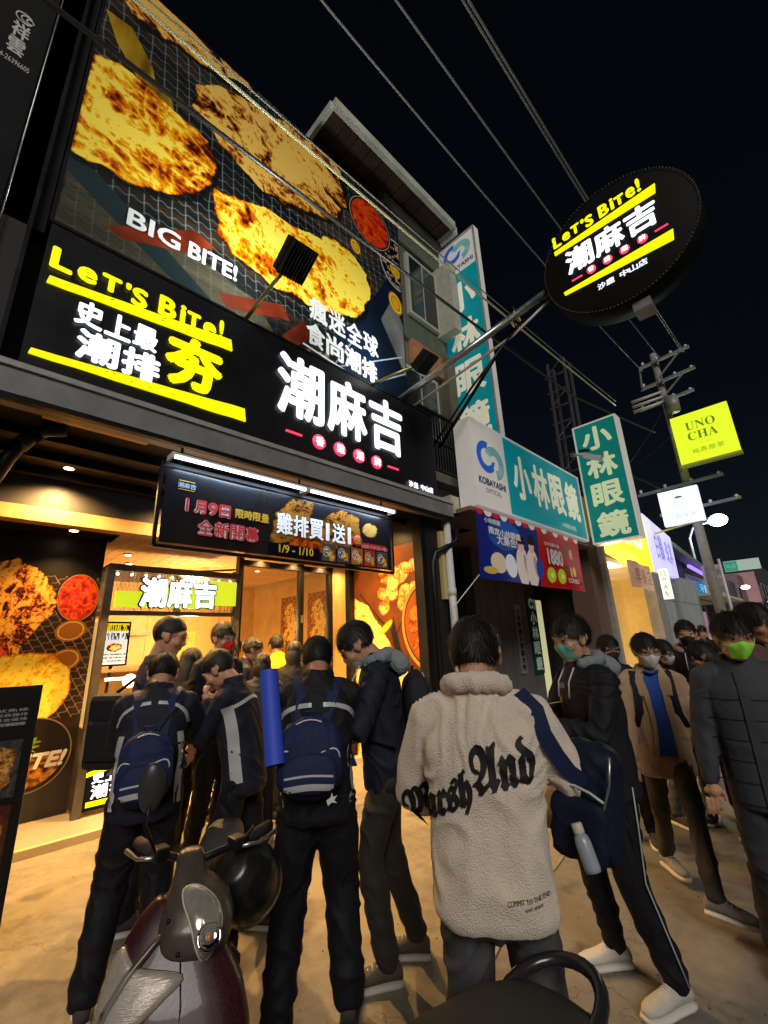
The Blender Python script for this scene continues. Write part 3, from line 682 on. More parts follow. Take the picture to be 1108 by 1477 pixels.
bl('瘋迷全球', 2.68, 5.76, 1.28, .38, .01, 'c', slope=-.04); bl('食尚潮排', 2.64, 5.36, 1.28, .36, .012, 'c', slope=-.09)
MB().bar((-3.91, 2.6, 5.30), (-3.91, 3.92, 5.14), .01, .028).ob('underline', [WPRINT], BB)
# neighbouring black sign wall at the left
NS = root('black_side_sign', 'black wall sign with small white characters left of the chicken billboard', 'sign board', (-3.9, -1, 3.7))
boxo('panel', BLK, NS, -4.1, -3.88, -3.2, -.28, 3.66, 11)
boxo('panel', BLK, NS, -4.1, -3.92, -.27, .01, 5.05, 11)
boxo('corner_trim', BLKM, NS, -3.92, -3.86, -.10, -.07, 3.66, 11)
MB().tube([(-3.875, -.26, z) for z in (3.7, 7, 10.8)], .006).ob('trim', [STEEL], NS)
GW = mat('grey_ink', (.30,.29,.27), .6, emit=(.3,.29,.27), est=.35)
mb = MB(); letters(mb, '祥雲', (-3.876, -.52, 6.68), YR, ZU, .12, .42, .004, vert=True, gap=.05); mb.ob('lettering', [GW], NS)
mb = MB(); letters(mb, '04-26396605', (-3.876, -.56, 6.57), YR, ZU, .22, .06, .0); mb.ob('lettering', [GW], NS)
mb = MB()
for k in range(3): mb.tube([(-3.875, -.46+math.cos(a)*.06*(1-.28*k)+.02*k, 7.17+math.sin(a)*.06*(1-.28*k)) for a in [i*PI/8 for i in range(15)]], .005, 5)
mb.ob('emblem', [GW], NS)
# black elbow drain pipe at the left edge
DP = root('black_drain_pipe', 'black elbow drain pipe under the left end of the grey fascia', 'drain pipe', (-4.15, .1, 3.3))
MB().tube([(-4.0, .42, 3.37), (-4.08, .3, 3.36), (-4.12, .2, 3.28), (-4.14, .12, 3.1), (-4.16, .06, 2.9)], .05, 12).ob('pipe', [BLKM], DP)
MB().tube([(-4.10, .25, 3.33), (-4.125, .16, 3.2)], .06, 12).ob('joint', [BLKM], DP)

# ------------------------------------------------------------------ opening banner with tubes
BN = root('opening_banner', 'hanging opening day banner in a black frame with red and white characters over the doorway', 'banner', (-3.75, 2.5, 3.2))
bx = -3.76
sheet('print', (bx, 1.13, 2.50), YR, ZU, 2.74, .66, printmat('opening_banner_print', print_banner(), .25), BN, 24, 4, lambda a, b: .006*math.sin(a*19)+.005*math.sin(a*7+b*3))
for a, b in (((bx-.02, 1.10, 2.47), (bx-.02, 1.10, 3.22)), ((bx-.02, 3.92, 2.47), (bx-.02, 3.92, 3.2)), ((bx-.02, 1.10, 2.47), (bx-.02, 3.92, 2.47)), ((bx-.02, 1.10, 3.2), (bx-.02, 3.92, 3.2))):
    MB().bar(a, b, .03).ob('frame', [BLKM], BN)
for y in (1.25, 2.5, 3.75): MB().tube([(bx-.02, y, 3.2), (bx-.02, y, 3.44)], .012).ob('hanger', [BLKM], BN)
MB().bar((bx-.13, 1.2, 3.16), (bx-.13, 3.9, 3.16), .02, .03).ob('rail', [BLKM], BN)
INKR = mat('red_ink', (.75,.05,.07), .5); INKW = mat('banner_white', (.85,.86,.9), .5); INKY = mat('yellow_ink', (.85,.55,.05), .5)
def bt(text, y, z, w, h, m, bold=.006, mode='c', back=None):
    for k, (mm, bb, dx) in enumerate((((back, bold+.010, .012),) if back else ()) + ((m, bold, .016),)):
        mb = MB(); (chars(mb, text, (bx+dx, y, z), YR, ZU, w, h, bb, 0, .04) if mode == 'c' else letters(mb, text, (bx+dx, y, z), YR, ZU, w, h, bb)); mb.ob('lettering', [mm], BN)
bt('1月9日', 1.27, 2.79, .46, .13, INKR, .004, 'c', INKW); bt('全新開幕', 1.43, 2.60, .60, .15, INKR, .003, 'c', INKW)
bt('限時限量', 1.77, 2.815, .36, .09, INKY, .003)
BIW = mat('banner_bold_white', (.9,.92,1.), .5, emit=(.9,.92,1.), est=.35); bt('雞排買', 2.21, 2.73, .60, .23, BIW, .006, 'c', BLK); bt('1', 2.835, 2.74, .05, .2, BIW, .004, 'w', BLK); bt('送', 2.92, 2.73, .20, .23, BIW, .006, 'c', BLK); bt('1', 3.15, 2.74, .05, .2, BIW, .004, 'w', BLK)  # slight self-glow added to the printed white characters
bt('1/9 - 1/10', 2.25, 2.54, .42, .085, INKY, .003, 'w')
mb = MB().lathe([(.07, 0), (.07, .004), (.001, .004)], 20, M=Matrix.Translation((bx+.008, 3.31, 2.80)) @ Matrix.Rotation(PI/2, 4, 'Y')); mb.ob('disc', [INKR], BN)
bt('送', 3.265, 2.76, .09, .09, INKY, .002, 'w'); bt('50元銅板美食一份', 3.36, 2.72, .44, .05, INKR, .002, 'w', INKW)
bt('潮麻吉', 1.23, 3.00, .16, .05, mat('pale_blue_ink', (.4,.6,.85), .5), .001, 'c')
for z in (2.985, 3.065): MB().box(bx+.012, bx+.014, 1.24, 1.38, z, z+.006).ob('stripe', [INKY], BN)
TUBE = glow('cold_tube_light', (.55,.78,1.), 7)
for i, (y0, y1, lb) in enumerate(((1.15, 2.50, 'left cold white tube lamp along the top of the opening banner'), (2.56, 3.86, 'right cold white tube lamp along the top of the opening banner'))):
    t = root('tube_lamp', lb, 'tube lamp', (bx+.1, (y0+y1)/2, 3.2), 'tube lamps over the banner')
    MB().tube([(bx+.10, y0, 3.235), (bx+.10, y1, 3.235)], .014, 10).ob('tube', [TUBE], t)
    MB().bar((bx+.10, y0, 3.262), (bx+.10, y1, 3.262), .03, .02).ob('housing', [PLAST], t)
    for y in (y0-.01, y1+.01): MB().box(bx-.02, bx+.115, y-.01, y+.01, 3.22, 3.272).ob('end_cap', [PLAST], t)
    lamp('lamp', 'AREA', (bx+.10, (y0+y1)/2, 3.215), 5, (.6,.8,1.), 1.2, (bx-.05, (y0+y1)/2, 2.7), 170, parent=t, size_y=.03)

# ------------------------------------------------------------------ order booth
BO = root('order_booth', 'dark steel order booth with glowing yellow and white sign, glass counter and low light panel', 'booth', (-5.9, 2.0, 0))
FR = mat('booth_frame', (.13,.12,.11), .35, metal=.6, var=.2)
for y in (1.27, 2.84): boxo('post', FR, BO, -5.84, -5.76, y-.04, y+.04, .07, 2.62)
boxo('post', FR, BO, -7.0, -6.94, 1.23, 1.31, .07, 2.62)
for z in (2.57, 2.06): boxo('rail', FR, BO, -5.835, -5.765, 1.31, 2.80, z, z+.05)
for z in (2.57, 2.06): boxo('rail', FR, BO, -6.94, -5.84, 1.235, 1.305, z, z+.05)
boxo('roof_panel', FR, BO, -7.0, -5.77, 1.25, 2.86, 2.62, 2.65)
boxo('rear_post', mat('inner_post', (.20,.21,.22), .4, metal=.4), BO, -6.6, -6.52, 2.28, 2.36, .07, 2.6)
# wire mesh band behind the sign: one joined part
mb = MB()
for i in range(34):
    y = 1.31+i*.045
    mb.bar((-5.80, y, 2.11), (-5.80, min(2.8, y+.12), 2.57), .006); mb.bar((-5.80, y, 2.57), (-5.80, min(2.8, y+.12), 2.11), .006)
    if i < 24: x = -5.84-i*.045; mb.bar((x, 1.27, 2.11), (x-.1, 1.27, 2.57), .006); mb.bar((x, 1.27, 2.57), (x-.1, 1.27, 2.11), .006)
tag(mb.ob('wire_mesh', [STEEL], BO), kind='stuff')
YP = glow('yellow_panel_light', (.60,.74,.02), .95)
boxo('light_panel', YP, BO, -5.76, -5.735, 1.34, 1.72, 2.15, 2.33); boxo('light_panel', YP, BO, -5.76, -5.735, 2.40, 2.80, 2.20, 2.52)
boxo('light_panel', YP, BO, -5.76, -5.74, 1.72, 2.40, 2.15, 2.40)
mb = MB(); chars(mb, '潮麻吉', (-5.715, 1.58, 2.15), YR, ZU, .94, .36, .016, 0, .03); mb.ob('lettering', [glow('booth_letter_light', (.72,.84,1.), 1.7)], BO)
mb = MB(); chars(mb, '潮麻吉', (-5.725, 1.565, 2.135), YR, ZU, .97, .39, .028, 0, .0); mb.ob('letter_outline', [BLK], BO)  # larger black copy set behind the glowing letters
LS = glow('warm_strip', (1., .78, .5), 6)
for i in range(10): MB().ell((-5.86, 1.36+i*.155, 2.545), .018).ob('bulb', [LS], BO)
boxo('counter', mat('counter_steel', (.4,.38,.34), .3, metal=.7, var=.1), BO, -6.9, -5.80, 1.29, 2.82, 1.00, 1.04)
boxo('counter_glass', GL, BO, -5.80, -5.79, 1.31, 2.80, 1.04, 1.44)
boxo('counter_rim', mat('warm_metal', (.65,.5,.3), .3, metal=.6), BO, -5.84, -5.775, 1.30, 2.80, 1.44, 1.47)
boxo('front_panel', BLK, BO, -5.80, -5.77, 1.31, 2.80, .12, 1.00)
boxo('side_panel', mat('side_steel', (.16,.12,.09), .3, metal=.6), BO, -6.94, -5.84, 1.245, 1.26, .12, .88)
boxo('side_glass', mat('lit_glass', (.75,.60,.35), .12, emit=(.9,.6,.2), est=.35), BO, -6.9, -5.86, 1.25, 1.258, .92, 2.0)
boxo('side_glass_frame', FR, BO, -6.36, -6.32, 1.24, 1.262, .92, 2.06)
for i in range(5): boxo('food_tray', mat('fried_food', (.55,.30,.08), .6, var=.5, vs=40, bump=1, bs=60), BO, -6.3, -5.9, 1.38+i*.28, 1.60+i*.28, 1.05, 1.16)
MB().tube([(-5.95, 1.4, 1.36), (-5.95, 2.75, 1.36)], .016, 8).ob('heat_lamp', [LS], BO)
lamp('lamp', 'POINT', (-6.1, 1.7, 1.32), 6, (1., .72, .4), .08, parent=BO)
bar4([(1.27,.44),(1.31,.57),(1.42,.80),(1.50,.68),(1.33,.60)], YEL_L, BO, (-5.77,0,0), YR, ZU, (.01,0,0)) if False else MB().prism([(1.26,.53),(1.40,.80),(1.52,.76),(1.48,.62)], (-5.77,0,0), YR, ZU, (.012,0,0)).ob('bar', [YEL_L], BO)
MB().prism([(1.31,.43),(1.31,.47),(1.80,.58),(1.80,.52)], (-5.77,0,0), YR, ZU, (.012,0,0)).ob('bar', [YEL_L], BO)
MB().prism([(1.34,.155),(1.34,.20),(1.9,.20),(1.9,.155)], (-5.77,0,0), YR, ZU, (.012,0,0)).ob('bar', [YEL_L], BO)
mb = MB(); chars(mb, '史上最', (-5.76, 1.36, .36), YR, ZU, .36, .11, .004); chars(mb, '潮排', (-5.76, 1.36, .22), YR, ZU, .34, .13, .005); mb.ob('lettering', [WHITE_L], BO)
mb = MB(); letters(mb, '夯', (-5.76, 1.74, .23), YR, ZU, .26, .28, .008); mb.ob('lettering', [YEL_L], BO)
for x, y in ((-5.8, 1.29), (-6.9, 1.29), (-5.8, 2.8)):
    MB().lathe([(.025, .01), (.03, .03), (.03, .05), (.012, .08), (.012, .12)], 12, M=Matrix.Translation((x, y, 0.065))).ob('caster', [mat('red_caster', (.35,.02,.02), .4)], BO)
MS = root('menu_screen', 'lit menu screen on a bracket inside the booth behind the tall boy', 'screen', (-5.98, 1.45, 1.5))
def scr():
    c = Canvas(0, .28, 0, .5, 500, (.75,.76,.74)); c.put(c.Y > .40, (.75,.68,.05)); c.put((c.Y > .30) & (c.Y < .38) & (fbm(c.h, c.w, 26, 10, 2, 3) > .45), (.06,.06,.06))
    c.put((c.Y > .41) & (c.Y < .48) & (fbm(c.h, c.w, 30, 8, 2, 4) > .5), (.06,.06,.06)); c.chicken(c.ellm(.14, .2, .09, .05, .1, .02) < 1, 3, CHICK, 30)
    for y in (.04, .08, .12): c.put((np.abs(c.Y-y) < .008) & (c.X > .03) & (fbm(c.h, c.w, 40, 3, 2, int(y*99)) > .4), (.3,.3,.3))
    return c.image('menu_screen_print')
sm_ = printmat('menu_screen_print', scr(), .2, est=1.3)
sheet('display', (-5.985, 1.33, 1.52), YR, ZU, .26, .46, sm_, MS)
boxo('bezel', BLKM, MS, -6.02, -5.987, 1.31, 1.61, 1.50, 2.0)
MB().tube([(-6.02, 1.46, 1.55), (-6.1, 1.46, 1.06)], .02).ob('bracket', [BLKM], MS)

# ------------------------------------------------------------------ menu board standing on the pavement
MN = root('menu_board', 'black standing menu board with chicken pictures and prices at the left edge', 'menu board', (-3.55, .3, 0))
my0, my1 = .06, .615
m_ = printmat('menu_board_print', print_menu(), .35)
W_ = .62; Mx = Matrix.Translation((-3.47, .13, 0)) @ Matrix.Rotation(R(80), 4, 'Z') @ Matrix.Rotation(R(0), 4, 'X')
ax = (Mx.to_3x3() @ V((1, 0, 0))).normalized(); ay = V((0, 0, 1)); an = ax.cross(ay); o_ = V((-3.70, -.02, .04)) - ax*.06
sheet('print', o_+an*.021+ax*.02, ax, ay, .56, 1.38, m_, MN)
MB().add([o_+ax*a+ay*z+an*d for a in (0, .6) for z in (-.03, 1.42) for d in (-.02, .02)], [(0,1,3,2),(4,6,7,5),(0,4,5,1),(2,3,7,6),(1,5,7,3),(0,2,6,4)]).ob('frame', [BLKM], MN)
mb = MB(); letters(mb, '$70', o_+an*.024+ax*.14+ay*1.22, ax, ay, .2, .1, .008, shear=.2); mb.ob('lettering', [mat('gold_print', (.70,.50,.08), .5)], MN)
mb = MB(); chars(mb, '香酥', o_+an*.024+ax*.15+ay*.98, ax, ay, .16, .09, .004); chars(mb, '史上潮', o_+an*.024+ax*.11+ay*.62, ax, ay, .22, .09, .004); mb.ob('lettering', [WPRINT], MN)
mb = MB(); rr = random.Random(4)
for k in range(14): letters(mb, rr.choice(['經典雞排', '甘梅薯條', '黃金雞塊', '魷魚條', '香雞塊']), o_+an*.024+ax*rr.choice([.08, .3])+ay*(.44-.03*k if k > 4 else 1.20+.03*(k % 3))*1.0 if k > 4 else o_+an*.024+ax*.40+ay*(1.20+.026*(k % 4)), ax, ay, .15, .018)
mb.ob('lettering', [mat('dim_ink', (.35,.35,.35), .6)], MN)
MB().bar(o_-an*.02+ay*1.3+ax*.3, o_-an*.38+ax*.3-ay*.04, .03).ob('stay', [BLKM], MN)
for a in (.05, .53): MB().bar(o_+ax*a+an*.06-ay*.03, o_+ax*a-an*.06-ay*.03, .05, .02).ob('foot', [BLKM], MN)

# ------------------------------------------------------------------ flood lamps on arms
def flood(label, a, b, hd, w, tgt, e):
    t = root('flood_lamp', label, 'flood lamp', a, 'flood lamps aimed at the billboard')
    for off in (-.0,): MB().tube([a, V(a)*.5+V(b)*.5+V((0, 0, .01)), b], .022, 10).ob('arm', [mat('arm_metal', (.35,.33,.16), .35, metal=.7)], t)
    n = (V(tgt)-V(hd)).normalized(); x = V((0, 1, .0)); x = (x-n*n.dot(x)).normalized(); y = n.cross(x)
    Mh = Matrix((x, y, n)).transposed().to_4x4(); Mh.translation = V(hd)
    MB().bbox(-w/2, w/2, -w/2, w/2, -.05, .03, .01, M=Mh).ob('housing', [BLKM], t)
    for k in range(9): MB().box(-w/2+.01+k*(w-.02)/8-.004, -w/2+.01+k*(w-.02)/8+.004, -w/2-.008, w/2+.008, -.10, -.045, M=Mh).ob('cooling_fin', [BLKM], t)
    MB().box(-w/2+.02, w/2-.02, -w/2+.02, w/2-.02, .031, .036, M=Mh).ob('lens', [glow('flood_glow', (.9,.97,1.), 8)], t)
    MB().bar(V(b), V(hd), .03).ob('yoke', [BLKM], t)
    l = lamp('lamp', 'AREA', V(hd)+n*.05, e, (.93,1.,.93), w, tgt, 165, parent=t)
flood('larger black flood lamp on a yellow lit arm in front of the billboard', (-3.78, 1.72, 5.0), (-3.1, 1.85, 5.36), (-3.02, 1.88, 5.42), .34, (-3.92, 1.3, 6.9), 36)
flood('smaller black flood lamp on the pole near the billboard corner', (-3.78, 3.55, 5.0), (-3.15, 3.87, 5.16), (-3.05, 3.92, 5.22), .28, (-3.92, 3.3, 6.8), 25)

# ------------------------------------------------------------------ round projecting sign
RS = root('round_sign', 'round black projecting sign with glowing yellow bars on a steel pole', 'sign', (-.9, 5.3, 6.47))
cen = V((-.88, 5.3, 6.47)); rad = .93
Mr = Matrix.Translation(cen) @ Matrix.Rotation(-PI/2, 4, 'X')
MB().lathe([(rad, -.14), (rad+.02, -.12), (rad+.02, .30), (rad, .32)], 64, M=Mr).ob('drum', [BLKM], RS) if False else None
MB().lathe([(rad-.02, 0.0), (rad, .01), (rad, .36), (rad-.02, .37)], 64, M=Matrix.Translation(cen) @ Matrix.Rotation(-PI/2, 4, 'X')).ob('drum', [BLK], RS)
stud = MB().ell((0, 0, 0), .011, 6, 4)
mb = MB()
for k in range(130):
    a = 2*PI*k/130; mb.ell(cen+V((math.cos(a)*(rad-.01), -.012, math.sin(a)*(rad-.01))), .010, 5, 4)
tag(mb.ob('edge_bulb', [mat('dark_bulb', (.10,.10,.10), .2)], RS), kind='stuff')
ry = 5.3-.012
def rt(text, x, z, w, h, m, bold=.008, mode='w', dy=.0, sh=0):
    mb = MB(); (chars(mb, text, (x, ry-dy, z), XR, ZU, w, h, bold, 0, .05) if mode == 'c' else letters(mb, text, (x, ry-dy, z), XR, ZU, w, h, bold, 0, sh)); mb.ob('lettering', [m], RS)
x = -1.60
for ch, w_, dz, hh in (('L', .13, -.02, .20), ('e', .12, .0, .14), ('T', .13, 0.01, .16), ("'", .05, .10, .07), ('S', .12, -.02, .19), (' ', .05, 0, 0), ('B', .14, -.01, .20), ('i', .05, 0, .19), ('T', .13, 0, .16), ('e', .12, .0, .16), ('!', .05, -.0, .22)):
    if ch != ' ': rt(ch, x, 6.96+dz, w_*.9, hh, YEL_L, .010)
    x += w_*1.06
MB().prism([(-1.60,6.83),(-.33,6.80),(-.31,6.93),(-1.60,6.89)], (0,ry+.01,0), XR, ZU, (0,-.02,0)).ob('bar', [YEL_L], RS)
MB().prism([(-1.57,6.11),(-.29,6.02),(-.27,6.16),(-1.58,6.16)], (0,ry+.01,0), XR, ZU, (0,-.02,0)).ob('bar', [YEL_L], RS)
rt('潮麻吉', -1.49, 6.36, 1.14, .40, WHITE_L, .014, 'c', .012)
for i, ch in enumerate('香雞潮牌'):
    xx_ = -1.19+i*.205; MB().lathe([(.058, 0), (.058, .014), (.001, .014)], 20, M=Matrix.Translation((xx_, ry+.005, 6.27)) @ Matrix.Rotation(PI/2, 4, 'X')).ob('disc', [RED_L], RS)
    rt(ch, xx_-.038, 6.232, .076, .076, WHITE_L, .002, 'w', .02)
for xx_ in (-1.45, -.44): MB().box(xx_, xx_+.14, ry-.01, ry+.01, 6.262, 6.274).ob('dash', [RED_L], RS)
rt('沙鹿', -1.17, 5.90, .21, .095, SOFTW, .003, 'c'); rt('中山店', -.90, 5.90, .32, .095, SOFTW, .003, 'c')
boxo('junction_box', GREYM, RS, -.86, -.66, 5.36, 5.6, 5.40, 5.52)
PP = root('sign_pole', 'steel support pole reaching out from the sign board to the round sign', 'pole', (-3.8, 4.3, 5.1))
MB().tube([(-3.95, 4.25, 5.08), (-1.82, 5.42, 6.46)], .055, 14).ob('tube', [STEEL], PP)
MB().tube([(-3.9, 4.45, 5.0), (-2.4, 5.32, 5.98), (-1.85, 5.45, 6.32)], .02, 8).ob('conduit', [PLAST], PP)
MB().tube([(-3.85, 5.2, 4.62), (-2.36, 5.30, 6.10)], .028, 10).ob('brace', [BLKM], PP)
MB().tube([(-3.85, 5.0, 4.55), (-3.1, 5.1, 5.3), (-2.2, 5.33, 6.18)], .018, 8).ob('brace', [BLKM], PP)
for d in (-.05, .05): MB().bar((-2.3+d, 5.2, 6.2+d*.7), (-2.3+d, 5.32, 6.12+d*.7), .03, .06).ob('clamp', [STEEL], PP)
for d in (-.02, .03): MB().tube([(-2.25, 5.15+d, 6.28), (-2.25, 5.15+d, 6.10)], .008).ob('bolt', [STEEL], PP)
# service cables running along the shop fronts
def cable(label, pts, r, m, n=26):
    P_ = [V(p) for p in pts]; out = []
    for i in range(len(P_)-1):
        for k in range(n): t = k/n; p = P_[i].lerp(P_[i+1], t); p.z -= .5*t*(1-t)*((P_[i+1]-P_[i]).length/20)**2*2; out.append(p)
    out.append(P_[-1]); o = MB().tube(out, r, 8).ob('overhead_cable', [m]); tag(o, label, 'cable', 'overhead cables'); return o
CB = mat('cable_black', (.02,.02,.02), .4); CY = mat('cable_pale', (.30,.31,.28), .4)
cable('thick black cable crossing in front of the billboard middle', [(-3.0, -3, 6.15), (-3.0, 9.3, 6.85), (-2.3, 13, 6.9)], .022, CB)
cable('bright pale cable crossing in front of the upper billboard', [(-3.0, -3, 6.95), (-3.0, 12.6, 7.9)], .017, mat('cable_lit_yellow', (.62,.62,.40), .35))  # yellow light falling on this cable is put into its colour
cable('thin grey cable just above the bright pale cable', [(-2.97, -3, 7.03), (-2.97, 12.6, 8.02)], .009, CY)
for lb, x, z, y in (('leftmost sky wire over the street', -2.2, 8.2, 13.0), ('middle sky wire over the street', -1.7, 8.3, 13.), ('right hand sky wire over the street', -1.22, 8.3, 13.), ('right hand sky wire doubled beside its neighbour', -1.17, 8.25, 13.)):
    o = MB().tube([(x*(1+.25*i/16), -6+i*22/16, z+(2.3*((i/16))**2)) for i in range(17)], .014, 6).ob('overhead_wire', [mat('wire_grey', (.22,.24,.26), .4)]); tag(o, lb, 'wire', 'sky wires')
# ------------------------------------------------------------------ neighbouring upper storeys beyond the billboard
AP = root('apartment_front', 'old apartment upper storeys with balcony rail and tin eave right of the billboard', 'building', (-4.6, 5.6, 0))
UW = mat('aged_plaster', (.12,.115,.08), .85, var=.3, vs=1.4, bump=.2); UG = mat('green_grey_paint', (.10,.12,.09), .8, var=.2)
boxo('wall', UW, AP, -9, -4.4, 4.66, 6.42, 3.5, 10.3)
boxo('wall', UG, AP, -4.4, -4.34, 4.66, 6.40, 7.05, 7.5)
boxo('wall', UG, AP, -4.4, -4.35, 4.66, 6.40, 9.35, 10.0)
boxo('stucco_patch', mat('terracotta_patch', (.42,.17,.08), .9, var=.35, vs=3), AP, -4.39, -4.30, 5.25, 6.15, 6.55, 7.05)
boxo('column', UW, AP, -4.5, -4.2, 6.15, 6.42, 3.5, 7.05)
boxo('roof_slab', UW, AP, -5.3, -4.25, 4.66, 6.44, 10.0, 10.12)
for (y0, y1, z0, z1) in ((5.35, 6.15, 7.75, 9.1), (5.0, 5.9, 5.2, 6.35)):
    w_ = boxo('window', mat('window_frame_paint', (.40,.42,.36), .6), AP, -4.42, -4.33, y0-.07, y1+.07, z0-.07, z1+.07)
    boxo('pane', mat('dark_pane', (.015,.02,.02), .12, spec=.6), w_, -4.335, -4.325, y0, (y0+y1)/2-.02, z0, z1); boxo('pane', MATS['dark_pane'], w_, -4.335, -4.325, (y0+y1)/2+.02, y1, z0, z1)
boxo('awning', mat('pale_awning', (.45,.45,.38), .6, var=.15), AP, -4.4, -3.95, 6.2, 6.42, 7.6, 9.3)
for k in range(18):
    y = 4.92+k*.075; boxo('baluster', BLKM, AP, -4.02, -3.99, y, y+.018, 4.3, 5.35)
for z in (4.3, 4.82, 5.35): boxo('rail', BLKM, AP, -4.03, -3.98, 4.88, 6.24, z, z+.04)
boxo('balcony_slab', UW, AP, -4.4, -3.96, 4.88, 6.42, 4.1, 4.26)
EV = root('tin_eave', 'pale edged roof eave with rusty underside above the billboard corner', 'eave', (-4.5, 4.8, 10.3))
boxo('edge', mat('eave_edge', (.55,.55,.48), .5, var=.2, vs=3), EV, -3.92, -3.82, 3.1, 6.42, 10.24, 10.42)
boxo('edge', MATS['eave_edge'], EV, -5.5, -3.92, 3.06, 3.13, 10.24, 10.42)
boxo('side_gutter', MATS['eave_edge'], EV, -5.5, -3.84, 6.42, 6.5, 10.14, 10.34)
RU = mat('rusty_sheet', (.07,.03,.015), .8, col2=(.008,.007,.006), vs=2.2)
for k in range(22): boxo('roof_sheet', RU, EV, -5.6, -3.93, 3.14+k*.149, 3.14+k*.149+.14, 10.30+.012*(k % 2), 10.33+.012*(k % 2))
for x in (-4.5, -5.0): boxo('purlin', BLKM, EV, x, x+.06, 3.13, 6.4, 10.22, 10.29)
boxo('wall', UG, EV, -5.9, -5.5, 3.4, 4.66, 9.0, 10.25)

# ------------------------------------------------------------------ optician signs
TEAL = mat('teal_acrylic', (.0,.20,.23), .35, emit=(.0,.20,.24), est=.50, var=.12, vs=2); TEALG = mat('teal_green_acrylic', (.0,.17,.15), .35, emit=(.0,.17,.15), est=.42, var=.12, vs=2)  # weak self-glow put into these unlit sign faces, boxes and letters
OW = mat('light_box_white', (.62,.60,.57), .45, emit=(.62,.60,.57), est=.28, var=.06, vs=2); CR = mat('cream_letter', (.72,.70,.55), .5, emit=(.7,.68,.52), est=.40)
PLQ = mat('plaque_letter', (.50,.66,.55), .5, emit=(.4,.55,.45), est=.12); CG = mat('pale_green_letter', (.62,.72,.45), .5, emit=(.6,.7,.42), est=.38); BLU = mat('logo_blue', (.02,.09,.45), .45, emit=(.02,.09,.45), est=.4); TL_ = mat('logo_teal', (.0,.28,.30), .45, emit=(0,.28,.3), est=.3)
def oplogo(mb0, mb1, o, ax, ay, s):
    """two interlocking arcs: a thick blue C and a striped teal ring"""
    n = V(ax).cross(V(ay)); o = V(o); ax, ay = V(ax), V(ay)
    def arc(mb, cx_, cy_, r0, r1, a0, a1, d):
        k = 22; vs = []
        for i in range(k+1):
            a = R(a0+(a1-a0)*i/k)
            for r_ in (r0, r1): vs.append(o+ax*((cx_+math.cos(a)*r_)*s)+ay*((cy_+math.sin(a)*r_)*s)+n*d)
        mb.add(vs, [(2*i, 2*i+1, 2*i+3, 2*i+2) if a1 < a0 else (2*i+1, 2*i, 2*i+2, 2*i+3) for i in range(k)])
    arc(mb0, .38, .55, .2, .36, 75, 320, .002)
    mb0.prism([(.50*s,.22*s),(.62*s,.34*s),(.70*s,.50*s),(.58*s,.48*s)], o, ax, ay, n*.003)
    for j in range(6):
        arc(mb1, .68, .48, .18+.035*j, .18+.035*j+.02, -80, 150, .002)
def osign(name, label, face, o, ax, w, h, th, tealm, lm, logo, text, vertical, loc, small=None, lower=None):
    t = root(name, label, 'sign', loc); ax = V(ax); n = ax.cross(ZU); o = V(o)
    mb = MB(); vs = [o+ax*a+ZU*z-n*d for a in (0, w) for z in (0, h) for d in (0, th)]
    mb.add(vs, [(0,1,3,2),(4,6,7,5),(0,4,5,1),(2,3,7,6),(1,5,7,3),(0,2,6,4)]); mb.ob('light_box', [OW], t)
    e = .035
    for (a0, a1, z0, z1) in ((0, w, 0, e), (0, w, h-e, h), (0, e, e, h-e), (w-e, w, e, h-e)):
        MB().add([o+ax*a+ZU*z+n*d for a in (a0, a1) for z in (z0, z1) for d in (.001, .02)], [(0,1,3,2),(4,6,7,5),(0,4,5,1),(2,3,7,6),(1,5,7,3),(0,2,6,4)]).ob('edge_trim', [OW if th > .2 else MATS['light_metal']], t)
    return t, o, ax, n
# long one over the shop
t, o, ax, n = osign('optician_fascia_sign', 'long horizontal teal and white optician light box over the optician shop', None, (-3.4, 5.42, 3.58), (0, 1, 0), 4.28, 1.5, .30, TEAL, CR, True, '', False, (-3.5, 7.5, 3.6))
fo = o+n*.006
MB().quad(fo+ax*1.03+ZU*.035, fo+ax*4.24+ZU*.035, fo+ax*4.24+ZU*1.465, fo+ax*1.03+ZU*1.465).ob('face_panel', [TEAL], t)
a_, b_ = MB(), MB(); oplogo(a_, b_, fo+ax*.12+ZU*.48, ax, ZU, .78); a_.ob('emblem', [BLU], t); b_.ob('emblem_stripe', [TL_], t)
mb = MB(); letters(mb, 'KOBAYASHI', fo+ax*.12+ZU*.40+n*.002, ax, ZU, .80, .12, .005); mb.ob('lettering', [mat('navy_letter', (.02,.05,.2), .5)], t)
mb = MB(); letters(mb, 'OPTICAL', fo+ax*.3+ZU*.27+n*.002, ax, ZU, .46, .08); mb.ob('lettering', [mat('grey_letter', (.2,.2,.22), .5)], t)
mb = MB(); chars(mb, '小林眼鏡', fo+ax*1.2+ZU*.38+n*.003, ax, ZU, 2.9, .86, .028, 0, .1); mb.ob('lettering', [CR], t)
mb = MB(); letters(mb, '小林眼鏡沙鹿店', fo+ax*3.0+ZU*.14+n*.003, ax, ZU, .7, .1); mb.ob('lettering', [CR], t)
for k in range(3): MB().bar((-3.6, 6.2+k*1.5, 5.0), (-4.2, 6.2+k*1.5, 5.5), .05).ob('bracket', [BLKM], t)
